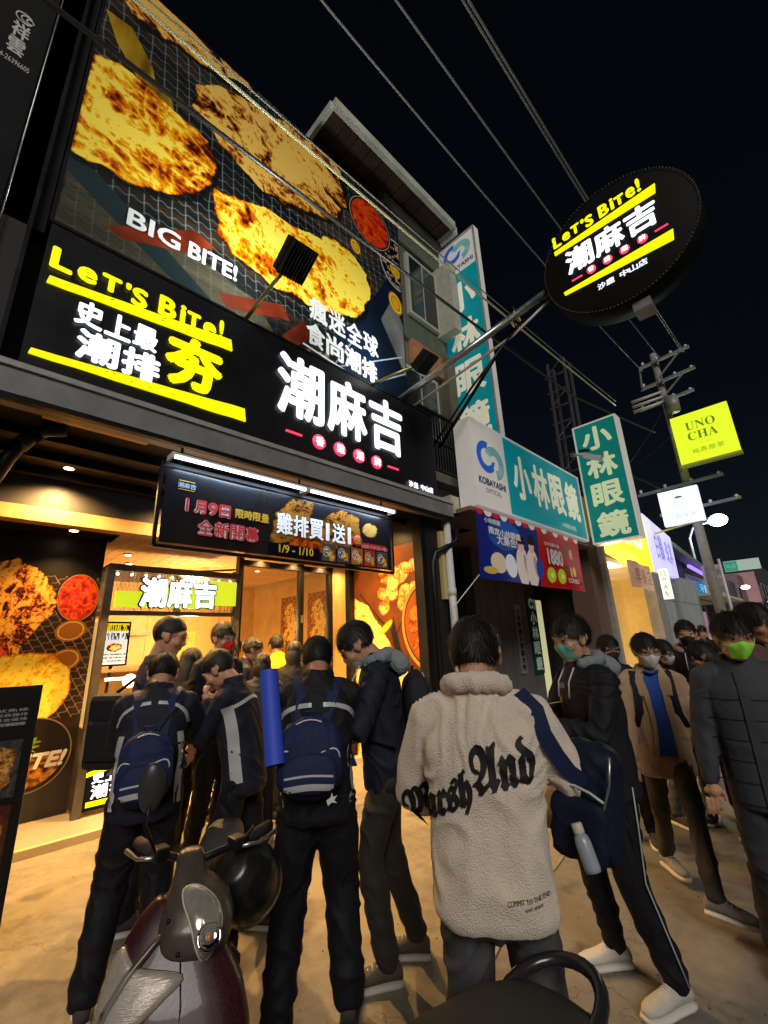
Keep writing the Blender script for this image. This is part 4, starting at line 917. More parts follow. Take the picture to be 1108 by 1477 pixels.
# tall one behind
t, o, ax, n = osign('tall_optician_sign', 'tall vertical teal optician sign rising behind the long horizontal one', None, (-4.42, 6.5, 5.12), (1, 0, 0), .98, 4.95, .16, TEAL, CR, True, '', True, (-3.9, 6.5, 5.1))
fo = o+n*.006
MB().quad(fo+ax*.035+ZU*.035, fo+ax*.945+ZU*.035, fo+ax*.945+ZU*4.02, fo+ax*.035+ZU*4.02).ob('face_panel', [TEAL], t)
mb = MB(); letters(mb, '小林眼鏡', fo+ax*.14+ZU*.02+n*.003, ax, ZU, .70, 3.85, .025, vert=True, gap=.2); mb.ob('lettering', [CR], t)
a_, b_ = MB(), MB(); oplogo(a_, b_, fo+ax*.14+ZU*4.22, ax, ZU, .68); a_.ob('emblem', [BLU], t); b_.ob('emblem_stripe', [TL_], t)
mb = MB(); letters(mb, 'KOBAYASHI', fo+ax*.10+ZU*4.13+n*.002, ax, ZU, .78, .10, .004); mb.ob('lettering', [MATS['navy_letter']], t)
for z in (6.0, 8.8): MB().bar((-4.55, 6.6, z), (-4.3, 6.6, z), .05).ob('bracket', [BLKM], t)
# small one at the far corner
t, o, ax, n = osign('green_optician_sign', 'projecting green vertical optician sign with a yellow lit edge at the far corner', None, (-3.32, 9.74, 3.5), (1, 0, 0), .95, 2.8, .30, TEALG, CG, False, '', True, (-2.8, 9.7, 3.5))
fo = o+n*.006
MB().quad(fo+ax*.035+ZU*.035, fo+ax*.915+ZU*.035, fo+ax*.915+ZU*2.765, fo+ax*.035+ZU*2.765).ob('face_panel', [TEALG], t)
mb = MB(); letters(mb, '小林眼鏡', fo+ax*.16+ZU*.05+n*.003, ax, ZU, .64, 2.68, .022, vert=True, gap=.16); mb.ob('lettering', [CG], t)
CM = root('cctv_camera', 'small white security camera on a bracket in front of the green sign', 'camera', (-3.0, 9.3, 5.4))
MB().tube([(-3.4, 9.6, 5.6), (-3.15, 9.3, 5.45), (-2.95, 9.25, 5.36)], .03, 8).ob('bracket', [PLAST], CM); MB().bar((-3.0, 9.25, 5.36), (-2.66, 9.2, 5.16), .11, .11).ob('housing', [PLAST], CM)
MB().bar((-3.1, 9.3, 5.52), (-2.9, 9.28, 5.46), .05).ob('arm', [BLKM], CM)
# vinyl banner hanging under the long sign
OB = root('optician_banner', 'blue and red printed vinyl banner hanging under the long optician sign', 'banner', (-3.45, 7, 2.4))
sheet('print', (-3.38, 5.25, 2.46), YR, V((0, .06, 1)), 3.72, 1.06, printmat('optician_banner_print', print_optic_banner(), .45, est=.22), OB, 20, 6, lambda a, b: .03*math.sin(a*9+b*2)*(1-b))
def ot(text, y, z, w, h, m, bold=.006):
    mb = MB(); letters(mb, text, (-3.33, y, z), YR, ZU, w, h, bold); mb.ob('lettering', [m], OB)
ot('小林眼鏡', 5.45, 3.30, .45, .09, INKW, .003); ot('大集合!', 5.75, 3.0, .62, .17, INKW); ot('限定小林眼鏡', 5.55, 3.14, .95, .12, INKW)
ot('1880', 7.42, 2.86, .62, .30, INKW, .014); ot('全方位鏡片組', 7.35, 3.2, .6, .07, INKW, .002); ot('COMBO', 8.15, 2.58, .5, .09, INKW, .004)
for k, (y, z) in enumerate(((5.22, 2.5), (8.9, 2.6))): MB().tube([(-3.36, y, z), (-3.6, y-.35, z-.45 if k == 0 else z+.9)], .008, 5).ob('rope', [PLAST], OB)
# optician shop
OS = root('optician_shop', 'dim grey optician shop front with closed wall and plaques under its light box', 'building', (-5, 7.6, 0))
GWL = mat('grey_render', (.115,.11,.11), .8, var=.15, vs=2)
boxo('wall', DARKW, OS, -9, -6.4, 5.2, 10.2, 0, 3.6)
boxo('wall', GWL, OS, -5.2, -5.0, 7.5, 10.0, 0, 3.6)
for i in range(6): boxo('wall_panel', GWL, OS, -5.0, -4.985, 7.5+i*.42, 7.5+i*.42+.405, 0.02, 3.5)
boxo('wall', GWL, OS, -12, -4.2, 5.16, 10.3, 3.55, 5.0)
boxo('soffit', mat('rusty_soffit', (.20,.13,.09), .8, var=.3), OS, -5.2, -3.45, 5.3, 10.2, 3.5, 3.56)
boxo('side_wall', DARKW, OS, -6.4, -3.95, 5.14, 5.2, 0, 3.6)
GR = mat('brown_granite', (.16,.10,.08), .35, var=.35, vs=40)
boxo('pillar', GR, OS, -4.1, -3.6, 10.1, 10.75, 0, 3.9)
boxo('pillar', CONC, OS, -3.9, -3.5, 10.76, 10.95, 0, 3.9)
for k in range(9): MB().tube([(-4.05, 9.62+k*.05, 2.55), (-4.05, 9.62+k*.05, 3.4)], .008, 5).ob('grille_bar', [BLKM], OS)
boxo('wall', DARKW, OS, -9, -4.1, 10.78, 10.88, 0, 3.6)  # side wall added to keep the yellow shop's lamp off this front
boxo('doorway_light', mat('lit_doorway', (.5,.5,.3), .6, emit=(.75,.72,.38), est=.55), OS, -5.1, -5.02, 10.02, 10.4, .1, 2.5)
for k in range(4): boxo('crate', mat('grey_crate', (.08,.08,.08), .6), OS, -5.4, -5.0, 5.6+k*.35, 5.9+k*.35, .3*k, .3*k+.28)
for lb, y0, y1, z0, z1, m1, m2, tx in (('green vertical optician plaque on the grey wall', 9.55, 9.98, .85, 2.65, mat('plaque_green', (.015,.06,.055), .4), PLQ, '小林眼鏡'), ('grey narrow plaque with black characters beside the green plaque', 8.95, 9.2, .9, 2.35, mat('plaque_grey', (.26,.25,.27), .5), BLK, '小林眼鏡沙鹿驗光所')):
    t = root('plaque', lb, 'plaque', (-4.97, y0, z0)); boxo('board', m1, t, -4.98, -4.95, y0, y1, z0, z1)
    h = (z1-z0)*(.74 if len(tx) == 4 else .92); w_ = (y1-y0)*.66
    mb = MB(); letters(mb, tx, (-4.945, y0+(y1-y0)*.17, z0+.05), YR, ZU, w_, h, .008 if len(tx) == 4 else .003, vert=True); mb.ob('lettering', [m2], t)
    if len(tx) == 4: a_, b_ = MB(), MB(); oplogo(a_, b_, (-4.945, y0+.06, z0+1.36), YR, ZU, .34); a_.ob('emblem', [PLQ], t); b_.ob('emblem_stripe', [PLQ], t)
PI2 = root('white_drain_pipe', 'white plastic drain pipe right of the dark shop pillar', 'drain pipe', (-3.8, 5.08, 0))
MB().tube([(-3.78, 5.12, 3.36), (-3.78, 5.12, .02)], .055, 14).ob('pipe', [PLAST], PI2)
MB().tube([(-3.78, 5.12, 2.25), (-3.78, 5.12, 2.35)], .064, 14).ob('joint', [PLAST], PI2)
PI3 = root('black_pipe', 'black angled pipe joining the dark pillar beside the white drain pipe', 'drain pipe', (-3.85, 4.95, 2.4))
MB().tube([(-3.72, 5.3, 3.3), (-3.72, 5.24, 3.05), (-3.78, 5.05, 2.93), (-3.86, 4.9, 2.86), (-3.87, 4.84, 2.7), (-3.87, 4.84, .05)], .05, 12).ob('pipe', [BLKM], PI3)
MB().box(-3.9, -3.82, 5.0, 5.08, 2.2, 3.2).ob('clip', [mat('yellow_board', (.55,.45,.2), .5)], PI3)

# ------------------------------------------------------------------ row of shops further along
YS = root('yellow_lit_shop', 'open shop front with warm yellow interior beyond the granite pillar', 'building', (-4, 13, 0))
YW = mat('ochre_wall', (.70,.48,.16), .6, var=.12, emit=(.8,.5,.12), est=.30)  # self-glow put into the wall so it looks lamplit
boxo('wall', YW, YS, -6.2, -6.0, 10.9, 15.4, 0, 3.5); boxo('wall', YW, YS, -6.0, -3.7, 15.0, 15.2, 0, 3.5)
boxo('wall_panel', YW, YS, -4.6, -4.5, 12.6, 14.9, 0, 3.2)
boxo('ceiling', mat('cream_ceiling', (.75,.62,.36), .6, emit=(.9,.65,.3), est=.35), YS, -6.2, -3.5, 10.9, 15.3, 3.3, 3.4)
boxo('pillar', CONC, YS, -3.8, -3.5, 14.6, 15.4, 0, 3.5); boxo('door', mat('blue_grey_door', (.25,.30,.36), .4), YS, -5.6, -5.5, 11.6, 12.4, 0, 2.6)
boxo('upper_wall', mat('dark_upper', (.05,.05,.05), .8), YS, -9, -3.9, 10.9, 21, 3.6, 5.1)
MB().ell((-4.4, 12.0, 3.1), (.1, .25, .07)).ob('ceiling_lamp', [glow('cool_lamp', (.8,.92,1.), 9)], YS)
lamp('lamp', 'AREA', (-4.4, 12.9, 3.2), 110, (1.,.80,.42), 1.6, (-3.0, 12.4, 0), 170, parent=YS, size_y=2.5)
lamp('lamp', 'AREA', (-4.2, 12.3, 2.6), 210, (1.,.66,.30), 1.0, (.0, 4.0, .2), 150, parent=YS, size_y=1.6)
YSN = root('yellow_shop_sign', 'bright yellow fascia sign behind the green optician sign', 'sign', (-3.4, 12.8, 3.5))
YB = glow('bright_yellow_box', (.86,.84,.02), 1.25)
MB().add([(-3.42, 11.2, 3.74), (-3.42, 14.55, 3.36), (-3.42, 14.55, 4.95), (-3.42, 11.2, 5.3), (-3.8, 11.2, 3.74), (-3.8, 14.55, 3.36), (-3.8, 14.55, 4.95), (-3.8, 11.2, 5.3)], [(0,1,2,3),(7,6,5,4),(0,4,5,1),(3,2,6,7),(1,5,6,2),(0,3,7,4)]).ob('light_box', [YB], YSN)
mb = MB(); letters(mb, 'UNO', (-3.41, 12.3, 3.9), YR, ZU, 1.6, .6, .03); mb.ob('lettering', [glow('pale_yellow', (.95,.97,.6), 1.6)], YSN)
LSN = root('lavender_shop_sign', 'glowing lavender white fascia sign beyond the yellow one', 'sign', (-3.4, 16.2, 3.4))
MB().add([(-3.42, 14.62, 3.36), (-3.42, 17.5, 3.38), (-3.42, 17.6, 4.8), (-3.42, 14.62, 5.15), (-3.8, 14.62, 3.36), (-3.8, 17.5, 3.38), (-3.8, 17.6, 4.8), (-3.8, 14.62, 5.15)], [(0,1,2,3),(7,6,5,4),(0,4,5,1),(3,2,6,7),(1,5,6,2),(0,3,7,4)]).ob('light_box', [glow('lavender_box', (.60,.56,1.), .95)], LSN)
mb = MB(); letters(mb, '白鶴', (-3.41, 15.3, 3.8), YR, ZU, .9, .9, .02); letters(mb, '珠淇', (-3.41, 16.4, 3.75), YR, ZU, .8, .8, .02); mb.ob('lettering', [glow('lavender_ink', (.36,.34,.75), .6)], LSN)
WS = root('white_wall_shop', 'pale tiled shop wall beyond the yellow lit shop', 'building', (-3.6, 18, 0))
PW = mat('pale_tile', (.42,.46,.48), .5, var=.1, vs=2)
boxo('wall', PW, WS, -6, -3.6, 15.4, 21, 0, 3.5)
for j in range(4):
    for i in range(5): boxo('wall_panel', PW, WS, -3.6, -3.585, 15.45+i*1.1, 15.45+i*1.1+1.08, .05+j*.85, .05+j*.85+.83)
VS2 = root('small_vertical_sign', 'small lit white vertical sign on the pale wall corner', 'sign', (-3.1, 14, 2.5))
boxo('light_box', glow('small_white_box', (.85,.95,.80), 1.0), VS2, -3.2, -2.98, 14.0, 14.12, 2.5, 3.33)
mb = MB(); letters(mb, '自然捲髮', (-3.15, 13.995, 2.55), XR, ZU, .12, .74, .0, vert=True); mb.ob('lettering', [GREYM], VS2)
OV = root('vinyl_sheet', 'translucent orange printed vinyl sheet hanging in the shop doorway', 'banner', (-3.3, 12.8, 2.7))
sheet('print', (-3.3, 11.75, 2.72), YR, V((0, -.05, 1)), 2.0, .68, mat('orange_vinyl', (.50,.28,.18), .4, var=.3, vs=3, emit=(.5,.3,.2), est=.25), OV, 12, 4, lambda a, b: .05*math.sin(a*6))
mb = MB(); letters(mb, '早餐店', (-3.22, 12.0, 2.82), YR, ZU, 1.3, .4, .0); mb.ob('lettering', [mat('brown_ink', (.35,.12,.06), .5)], OV)
# utility pole with cross arms
UP = root('utility_pole', 'tall concrete utility pole with cross arms and insulators behind the lime sign', 'utility pole', (-1.85, 13, 0))
MB().tube([(-1.86, 13, 0), (-1.9, 13, 9.2)], [.12, .085], 16).ob('pole', [CONC], UP)
for z, x0, x1 in ((8.85, -2.25, -1.05), (8.2, -2.35, -1.05), (7.6, -2.5, -1.2), (5.2, -3.0, -1.1), (4.55, -2.6, -.9)):
    MB().bar((x0, 12.85, z), (x1, 12.85, z+.06), .07).ob('cross_arm', [GREYM], UP)
    for k in range(4):
        x = x0+.08+k*(x1-x0-.16)/3; MB().lathe([(.02, 0), (.045, .03), (.03, .05), (.045, .08), (.02, .11)], 8, M=Matrix.Translation((x, 12.85, z+.04))).ob('insulator', [PLAST], UP)
for k in range(3): MB().tube([(-1.9, 12.8, 7.9-k*.15), (-2.6, 12.6, 7.8-k*.15)], [.03, .05], 8).ob('insulator', [PLAST], UP)
for a, b in (((-1.9, 12.8, 8.3), (-1.3, 12.85, 8.86)), ((-1.9, 12.8, 7.7), (-1.35, 12.85, 8.2)), ((-2.3, 12.8, 8.2), (-2.25, 12.8, 8.85))): MB().bar(a, b, .04).ob('strut', [GREYM], UP)
MB().lathe([(.0, 0), (.16, 0), (.16, .42), (.0, .42)], 12, M=Matrix.Translation((-1.72, 12.75, 7.2))).ob('transformer', [GREYM], UP)
rr = random.Random(12)
for k in range(9):
    a = V((-2.38, 16.1, rr.uniform(5.4, 9.0))); b = V((rr.uniform(-8, -4), rr.uniform(15, 22), rr.uniform(5.2, 9))); P_ = [a.lerp(b, t/8)-V((0, 0, .5*(t/8)*(1-t/8))) for t in range(9)]
    tag(MB().tube(P_, .012, 5).ob('drop_wire', [CB]), ['thin dark service wire running from the utility pole to a roof', 'service wire leaving the pole at the highest level', 'steep thin wire dropping from the pole toward the lavender sign', 'slack wire crossing behind the green optician sign', 'service wire passing just above the white square sign', 'lowest slack wire between the pole and the roofs', 'thin wire running from the pole toward the lattice tower', 'nearly level wire at mid height of the pole', 'short wire ending above the pale wall'][k], 'wire', 'service wires at the utility pole')
# projecting signs on the pole
US = root('lime_square_sign', 'glowing lime yellow square sign with thin serif letters high on the right', 'sign', (-1.2, 12.6, 5.8))
LM = glow('lime_box', (.62,.80,.02), 1.0)
boxo('light_box', LM, US, -1.84, -.64, 12.6, 12.78, 5.66, 6.96)
boxo('rim', mat('lime_rim', (.5,.55,.1), .5), US, -1.86, -.62, 12.605, 12.80, 5.60, 5.66)
INKG = glow('olive_ink', (.17,.24,.02), .5)
mb = MB(); letters(mb, '𝐔𝐍𝐎', (-1.56, 12.592, 6.50), XR, ZU, .62, .22); letters(mb, '𝐂𝐇𝐀', (-1.56, 12.592, 6.22), XR, ZU, .62, .22); letters(mb, '烏弄原茶', (-1.55, 12.592, 5.86), XR, ZU, .66, .13); mb.box(-1.35, -1.1, 12.59, 12.595, 6.10, 6.105); mb.ob('lettering', [INKG], US)
MB().bar((-1.9, 12.7, 5.8), (-1.84, 12.7, 5.8), .06).ob('bracket', [GREYM], US)
W2 = root('white_square_sign', 'glowing white square sign with a small bottle emblem below the lime one', 'sign', (-2.5, 15, 4.7))
boxo('light_box', glow('white_box_light', (.72,.82,1.), 1.05), W2, -2.98, -1.96, 15, 15.18, 4.68, 5.74)
GI = glow('grey_ink_lit', (.38,.44,.55), .7)
mb = MB(); letters(mb, '白鶴珠淇', (-2.80, 14.99, 4.84), XR, ZU, .66, .16); mb.ob('lettering', [GI], W2)
mb = MB().tube([(-2.47+math.cos(a)*.16, 14.99, 5.28+math.sin(a)*.17) for a in [i*PI/10 for i in range(21)]], .008, 5); mb.tube([(-2.47+math.cos(a)*.07, 14.99, 5.24+math.sin(a)*.07) for a in [i*PI/6 for i in range(13)]], .008, 5); mb.ob('emblem', [GI], W2)
MB().lathe([(.09, 0), (.10, .02), (.01, .05)], 16, M=Matrix.Translation((-2.47, 14.99, 5.47))).ob('emblem_cap', [mat('dark_cap', (.05,.05,.02), .5)], W2)
MB().bar((-3.3, 15.1, 4.55), (-1.9, 15.1, 4.72), .05).ob('bracket', [STEEL], W2)
def recede(t, k):
    L_ = LOC[t.name]; t.scale = (k, k, k); t.location = L_*k+EYE*(1-k)
recede(UP, 1.25); recede(US, 1.23)
# street lamp
SL = root('street_lamp', 'bright white street lamp on a curved arm at the right', 'street lamp', (-3.9, 30, 0))
MB().tube([(-4.9, 30, 0), (-4.9, 30, 6.8), (-4.6, 30, 7.4), (-3.5, 30, 7.6)], [.11, .08, .06, .05], 10).ob('pole', [GREYM], SL)
MB().ell((-3.38, 30, 7.56), (.45, .36, .34), 14, 10).ob('lamp_head', [glow('street_lamp_glow', (.88,1.,.92), 22)], SL)  # head made oversized to stand in for its soft glow
lamp('lamp', 'POINT', (-3.2, 29.4, 7.3), 900, (.88,1.,.92), .3, parent=SL)
# green street name sign
GS = root('street_name_sign', 'green and white street name sign on a white post', 'street sign', (-2.5, 20, 0))
MB().tube([(-2.55, 20, 0), (-2.55, 20, 4.15)], .045, 10).ob('post', [PLAST], GS)
boxo('blade', mat('sign_white_green', (.50,.62,.56), .5, emit=(.5,.65,.58), est=.3), GS, -2.44, -1.42, 19.97, 20.0, 3.64, 4.02)
boxo('blade_end', mat('sign_green', (.02,.35,.22), .5, emit=(.02,.4,.25), est=.4), GS, -2.42, -2.05, 19.955, 19.97, 3.66, 4.0)
mb = MB(); letters(mb, '中山路', (-2.36, 19.95, 3.74), XR, ZU, .26, .16); mb.ob('lettering', [INKW], GS)
# further fronts
def far_front(label, x, y0, y1, h, col, lit=None, lc=(1, .8, .5), le=1.):
    t = root('shop_building', label, 'building', (x, (y0+y1)/2, 0)); m = mat('front_%d' % int(y0), col, .8, var=.2)
    boxo('wall', m, t, x-6, x, y0, y1-.1, 2.9, h); boxo('wall', m, t, x-6, x-1.2, y0, y1-.1, 0, 2.9)
    boxo('pillar', m, t, x-.4, x, y0, y0+.5, 0, 2.9)
    if lit: boxo('shop_window', glow('lit_front_%d' % int(y0), lc, le), t, x-1.19, x-1.15, y0+.6, y1-.3, .5, 2.7); boxo('window_sill', m, t, x-1.2, x-1.05, y0+.5, y1-.2, .4, .5)
    n = int((y1-y0)/2.4)
    for i in range(n):
        for z in range(2):
            zz = 4.2+z*3
            if zz+1.4 < h: w_ = boxo('window', MATS['window_frame_paint'], t, x, x+.04, y0+.6+i*2.4, y0+1.9+i*2.4, zz, zz+1.3); boxo('pane', MATS['dark_pane'], w_, x+.04, x+.05, y0+.68+i*2.4, y0+1.82+i*2.4, zz+.08, zz+1.22)
    boxo('awning', mat('awning_%d' % int(y0), tuple(min(.6, c*1.6) for c in col), .7), t, x, x+.9, y0+.1, y1-.2, 2.95, 3.05)
    return t
far_front('cream shop front under a blue sign band on the far street', -3.9, 21.1, 28, 3.9, (.38,.36,.26), True, (.6,.55,.4), .35)
far_front('dark two storey front next to the cream shop front', -4.2, 28.1, 37, 4.6, (.07,.06,.07), True, (.9,.5,.6), .3)
far_front('pinkish billboard topped building at the far right', -4.0, 37.1, 50, 5.2, (.20,.12,.13), True, (.9,.85,.8), .9)
far_front('farthest dim row front at the end of the street', -4.0, 50.1, 70, 7.5, (.05,.05,.06), True, (1.,.85,.7), .8)
BS = root('blue_shop_sign', 'blue fascia sign with white characters on the far cream shop', 'sign', (-3.8, 23, 3))
boxo('light_box', glow('blue_box', (.03,.16,.42), .6), BS, -3.9, -3.7, 21.4, 26.8, 3.12, 3.62)
mb = MB(); letters(mb, '牙醫診所', (-3.69, 22.2, 3.2), YR, ZU, 3.6, .34, .0); mb.ob('lettering', [glow('cyan_ink', (.3,.75,.75), .8)], BS)
BG = root('beige_sign_board', 'worn beige sign board with rows of small characters behind the street name post', 'sign board', (-3.1, 22, 2.9))
boxo('panel', mat('beige_board', (.34,.32,.29), .7, var=.15, emit=(.34,.32,.29), est=.2), BG, -3.45, -2.80, 22, 22.1, 2.9, 4.2)
mb = MB()
for i, s_ in enumerate(('水電行', '冷氣修', '熱水器')): letters(mb, s_, (-3.38+i*.2, 21.99, 3.05), XR, ZU, .13, 1.0, 0, vert=True)
mb.ob('lettering', [mat('board_ink', (.16,.10,.09), .6)], BG)
PB = root('pink_billboard', 'dim pink billboard with a face over the far right street', 'billboard', (-4.2, 40, 3.3))
boxo('panel', mat('pink_print', (.30,.15,.16), .6, var=.4, vs=1.2, emit=(.35,.17,.18), est=.3), PB, -5.0, -3.3, 39.9, 40.0, 3.4, 5.5)
for lb, x, y, z, r_, c_, e_ in (('small white street lamp in the far distance', -3.4, 34, 4.05, .22, (.85,1,.95), 10), ('white shop light at the far end of the street', -3.0, 44, 3.0, .35, (1,.9,.85), 5), ('purple neon light near the far end', -2.6, 36, 3.2, .14, (.75,.12,.9), 6), ('purple neon light low at the far right', -2.0, 33, 1.9, .2, (.7,.1,.9), 4), ('green traffic light over the far street', -2.6, 38, 3.7, .13, (.1,.9,.5), 5), ('warm shop light on the far corner', -2.4, 46, 2.4, .3, (1,.6,.45), 3), ('pale shop light below the far white lamp', -3.2, 41, 2.2, .26, (.9,.9,1), 3)):
    t = root('distant_lamp', lb, 'lamp', (x, y, z)); MB().ell((x, y, z), (r_, r_*.5, r_*.55), 10, 7).ob('bulb', [glow('far_%s' % lb[:9].replace(' ', '_')+str(int(x*10)), c_, e_)], t)
    MB().tube([(x-.3, y, 0), (x-.3, y, z), (x, y, z+.1)], .04, 6).ob('post', [BLKM], t)
NE = root('neon_strip', 'short blue and purple neon strip under the dark eave beyond the lavender sign', 'neon light', (-3.6, 21, 4)); MB().bar((-3.6, 20.5, 4.1), (-3.6, 24, 3.95), .1).ob('tube', [glow('violet_neon', (.22,.12,.9), 2.5)], NE)
MB().bar((-3.7, 18.0, 4.7), (-3.7, 24.2, 4.2), .35, .2).ob('housing', [GREYM], NE)
# lattice tower
LT = root('lattice_tower', 'dark steel lattice tower standing behind the optician roof', 'tower', (-8, 22, 0))
for dx, dy in ((-.5, -.4), (.5, -.4), (.5, .4), (-.5, .4)): MB().bar((-7.9+dx, 22+dy, 0), (-7.6+dx*.9, 22+dy, 16.3), .12).ob('leg', [mat('tower_steel', (.06,.055,.06), .6)], LT)
for k in range(12):
    z = 5+k*.95; MB().bar((-8.3, 21.6, z), (-7.2, 21.6, z), .07).ob('brace', [MATS['tower_steel']], LT)
    if k % 2: MB().bar((-8.3, 21.6, z), (-7.2, 21.6, z+.95), .05).ob('brace', [MATS['tower_steel']], LT)
# ------------------------------------------------------------------ people
def ring(c, ax, ay, rx, ry, n=16, p=2.3):
    out = []
    for j in range(n):
        t = 2*PI*j/n; a, b = math.cos(t), math.sin(t)
        out.append(c + ax*(math.copysign(abs(a)**(2/p), a)*rx) + ay*(math.copysign(abs(b)**(2/p), b)*ry))
    return out
def limb(mb, pts, rr, n=12, flat=None):
    """closed tapered limb through pts with rounded ends"""
    pts = [V(p) for p in pts]; ds = (pts[1]-pts[0]).normalized(); de = (pts[-1]-pts[-2]).normalized()
    P_ = []; Rr = []
    for t in (1., .85, .5): P_.append(pts[0]-ds*rr[0]*t); Rr.append(rr[0]*math.sqrt(max(.0004, 1-t*t)))
    for i in range(len(pts)):
        P_.append(pts[i]); Rr.append(rr[i])
        if i < len(pts)-1: P_.append(pts[i].lerp(pts[i+1], .5)); Rr.append((rr[i]+rr[i+1])/2)
    for t in (.5, .85, 1.): P_.append(pts[-1]+de*rr[-1]*t); Rr.append(rr[-1]*math.sqrt(max(.0004, 1-t*t)))
    return mb.tube(P_, Rr, n)
def remesh(mb, voxel, smooth=3, name='tmp', fac=.6):
    me = mb.mesh(name); o = bpy.data.objects.new(name, me); COL.objects.link(o)
    m = o.modifiers.new('r', 'REMESH'); m.mode = 'VOXEL'; m.voxel_size = voxel; m.use_smooth_shade = True
    if smooth: s_ = o.modifiers.new('s', 'SMOOTH'); s_.iterations = smooth; s_.factor = fac
    dg = bpy.context.evaluated_depsgraph_get(); out = bpy.data.meshes.new_from_object(o.evaluated_get(dg))
    bpy.data.objects.remove(o); bpy.data.meshes.remove(me); out.name = name; return out
def wrinkle(me, amp, sc=9., axis=None, seed=0., ankle=False):
    n = len(me.vertices); co = np.zeros(n*3, np.float32); me.vertices.foreach_get('co', co); co = co.reshape(-1, 3)
    no = np.zeros(n*3, np.float32); me.vertex_normals.foreach_get('vector', no); no = no.reshape(-1, 3)
    d = np.empty(n)
    for i in range(n):
        x, y, z = co[i]; w0 = noise.noise(V((x*3, y*3, z*3+seed)))
        p = V((x*sc*.8+seed+w0*2.2, y*sc*.8-w0, z*sc*(.75+.5*w0)+(x+y)*sc*.5))
        a = noise.noise(p); b = noise.noise(p*2.1+V((a*1.2, 0, a)))
        d[i] = max(0, 1-abs(a)*3.2)*1.0+b*.4-.3
        if ankle and z < .42: d[i] += (math.sin(z*78+w0*9+b*2)*.55)*(1-z/.42)
    co += no*(d*amp)[:, None]; me.vertices.foreach_set('co', co.ravel()); me.update()
def ik(a, b, l1, l2, hint):
    a, b = V(a), V(b); d = b-a; L = min(d.length, (l1+l2)*.995); d.normalize(); b = a+d*L
    x = (l1*l1-l2*l2+L*L)/(2*L); h = math.sqrt(max(0, l1*l1-x*x)); u = V(hint); u = (u-d*u.dot(d))
    u = u.normalized() if u.length > 1e-5 else V((0, 0, 1))
    return a+d*x+u*h, b

SKIN = [mat('skin_a', (.50,.27,.17), .5, var=.06, vs=12, bump=.05, bs=200), mat('skin_b', (.42,.22,.135), .5, var=.06, vs=12, bump=.05, bs=200)]
for s_ in SKIN:
    P_ = s_.node_tree.nodes['Principled BSDF']; P_.inputs['Subsurface Weight'].default_value = .12; P_.inputs['Subsurface Radius'].default_value = (.012, .005, .003); P_.inputs['Subsurface Scale'].default_value = 1.
HAIRM = mat('black_hair', (.010,.008,.007), .58, var=.3, vs=60); HAIRB = mat('brown_hair', (.035,.022,.015), .58, var=.3, vs=60)
EYEW = mat('eye_white', (.6,.57,.54), .3); IRIS = mat('eye_dark', (.012,.008,.006), .15); BROW = mat('brow_hair', (.02,.015,.012), .6); LIP = mat('lips', (.36,.13,.10), .45)
def cloth(name, col, rough=.75, bump=.25, bs=120, var=.15, sheen=.0): return mat(name, col, max(rough, .68), var=var, vs=5, bump=bump, bs=bs, sheen=sheen, spec=.25)
NAVYJ = cloth('dark_track_jacket', (.012,.014,.026), .5, .18, 70); BLKJ = cloth('black_jacket', (.010,.010,.013), .6); CHAR = cloth('charcoal_cloth', (.035,.036,.042), .7)
TROU = cloth('dark_track_trousers', (.007,.007,.010), .6, .3, 40); TROUG = cloth('grey_trousers', (.075,.078,.085), .75); TROUB = cloth('brownish_trousers', (.06,.05,.042), .75)
FLEECE = mat('cream_fleece', (.80,.68,.55), .95, var=.08, vs=14, bump=.9, bs=230, sheen=.4); GREYH = cloth('grey_hood_jersey', (.20,.23,.26), .85); TAN = cloth('tan_jacket', (.40,.26,.15), .8, .3, 90, sheen=.2)
BLUES = cloth('royal_blue_shirt', (.02,.08,.36), .7); NAVY = cloth('navy_bag_cloth', (.010,.018,.065), .5, .25, 60); PUFF = cloth('slate_puffer', (.045,.05,.062), .5, .2, 50)
REFL = mat('reflective_strip', (.42,.44,.46), .35); PIPE = mat('white_piping', (.55,.56,.58), .5); YELJ = cloth('yellow_jacket', (.75,.48,.02), .7)
SHOEM = cloth('dark_shoe_cloth', (.05,.045,.04), .7); SHOEG = cloth('grey_shoe_suede', (.24,.24,.24), .8); SHOEW = cloth('white_shoe', (.5,.48,.44), .6); SOLE = mat('white_sole', (.55,.52,.48), .6, var=.12); SOLEB = mat('black_sole', (.03,.03,.03), .7)

def project(bvh, p, d, off):
    h = bvh.ray_cast(p-d*.6, d, 1.2)
    if h[0] is None:
        h = bvh.find_nearest(p)
    return h[0]+(h[1]*off if h[1].dot(d) < 0 else -h[1]*off)
def strip(name, bvh, pts, width, d, m, parent, off=.004, n=18, wv=None, thick=.0):
    """ribbon laid over the cloth surface along pts (seen along direction d)"""
    pts = [V(p) for p in pts]; d = V(d).normalized(); P_ = []
    k = len(pts)-1
    for i in range(n+1):
        t = i/n*k; j = min(int(t), k-1); u = t-j
        p0, p1, p2, p3 = pts[max(j-1, 0)], pts[j], pts[j+1], pts[min(j+2, k)]
        P_.append(.5*((2*p1)+(p2-p0)*u+(2*p0-5*p1+4*p2-p3)*u*u+(3*p1-p0-3*p2+p3)*u*u*u))
    mb = MB(); vs = []
    for i in range(n+1):
        a = (P_[min(i+1, n)]-P_[max(i-1, 0)]).normalized(); w = a.cross(d).normalized()
        for s_ in (-.5, -.17, .17, .5): vs.append(project(bvh, P_[i]+w*width*s_, d, off))
    mb.add(vs, [(i*4+j, i*4+j+1, (i+1)*4+j+1, (i+1)*4+j) for i in range(n) for j in range(3)], 0, True)
    return mb.ob(name, [m], parent)

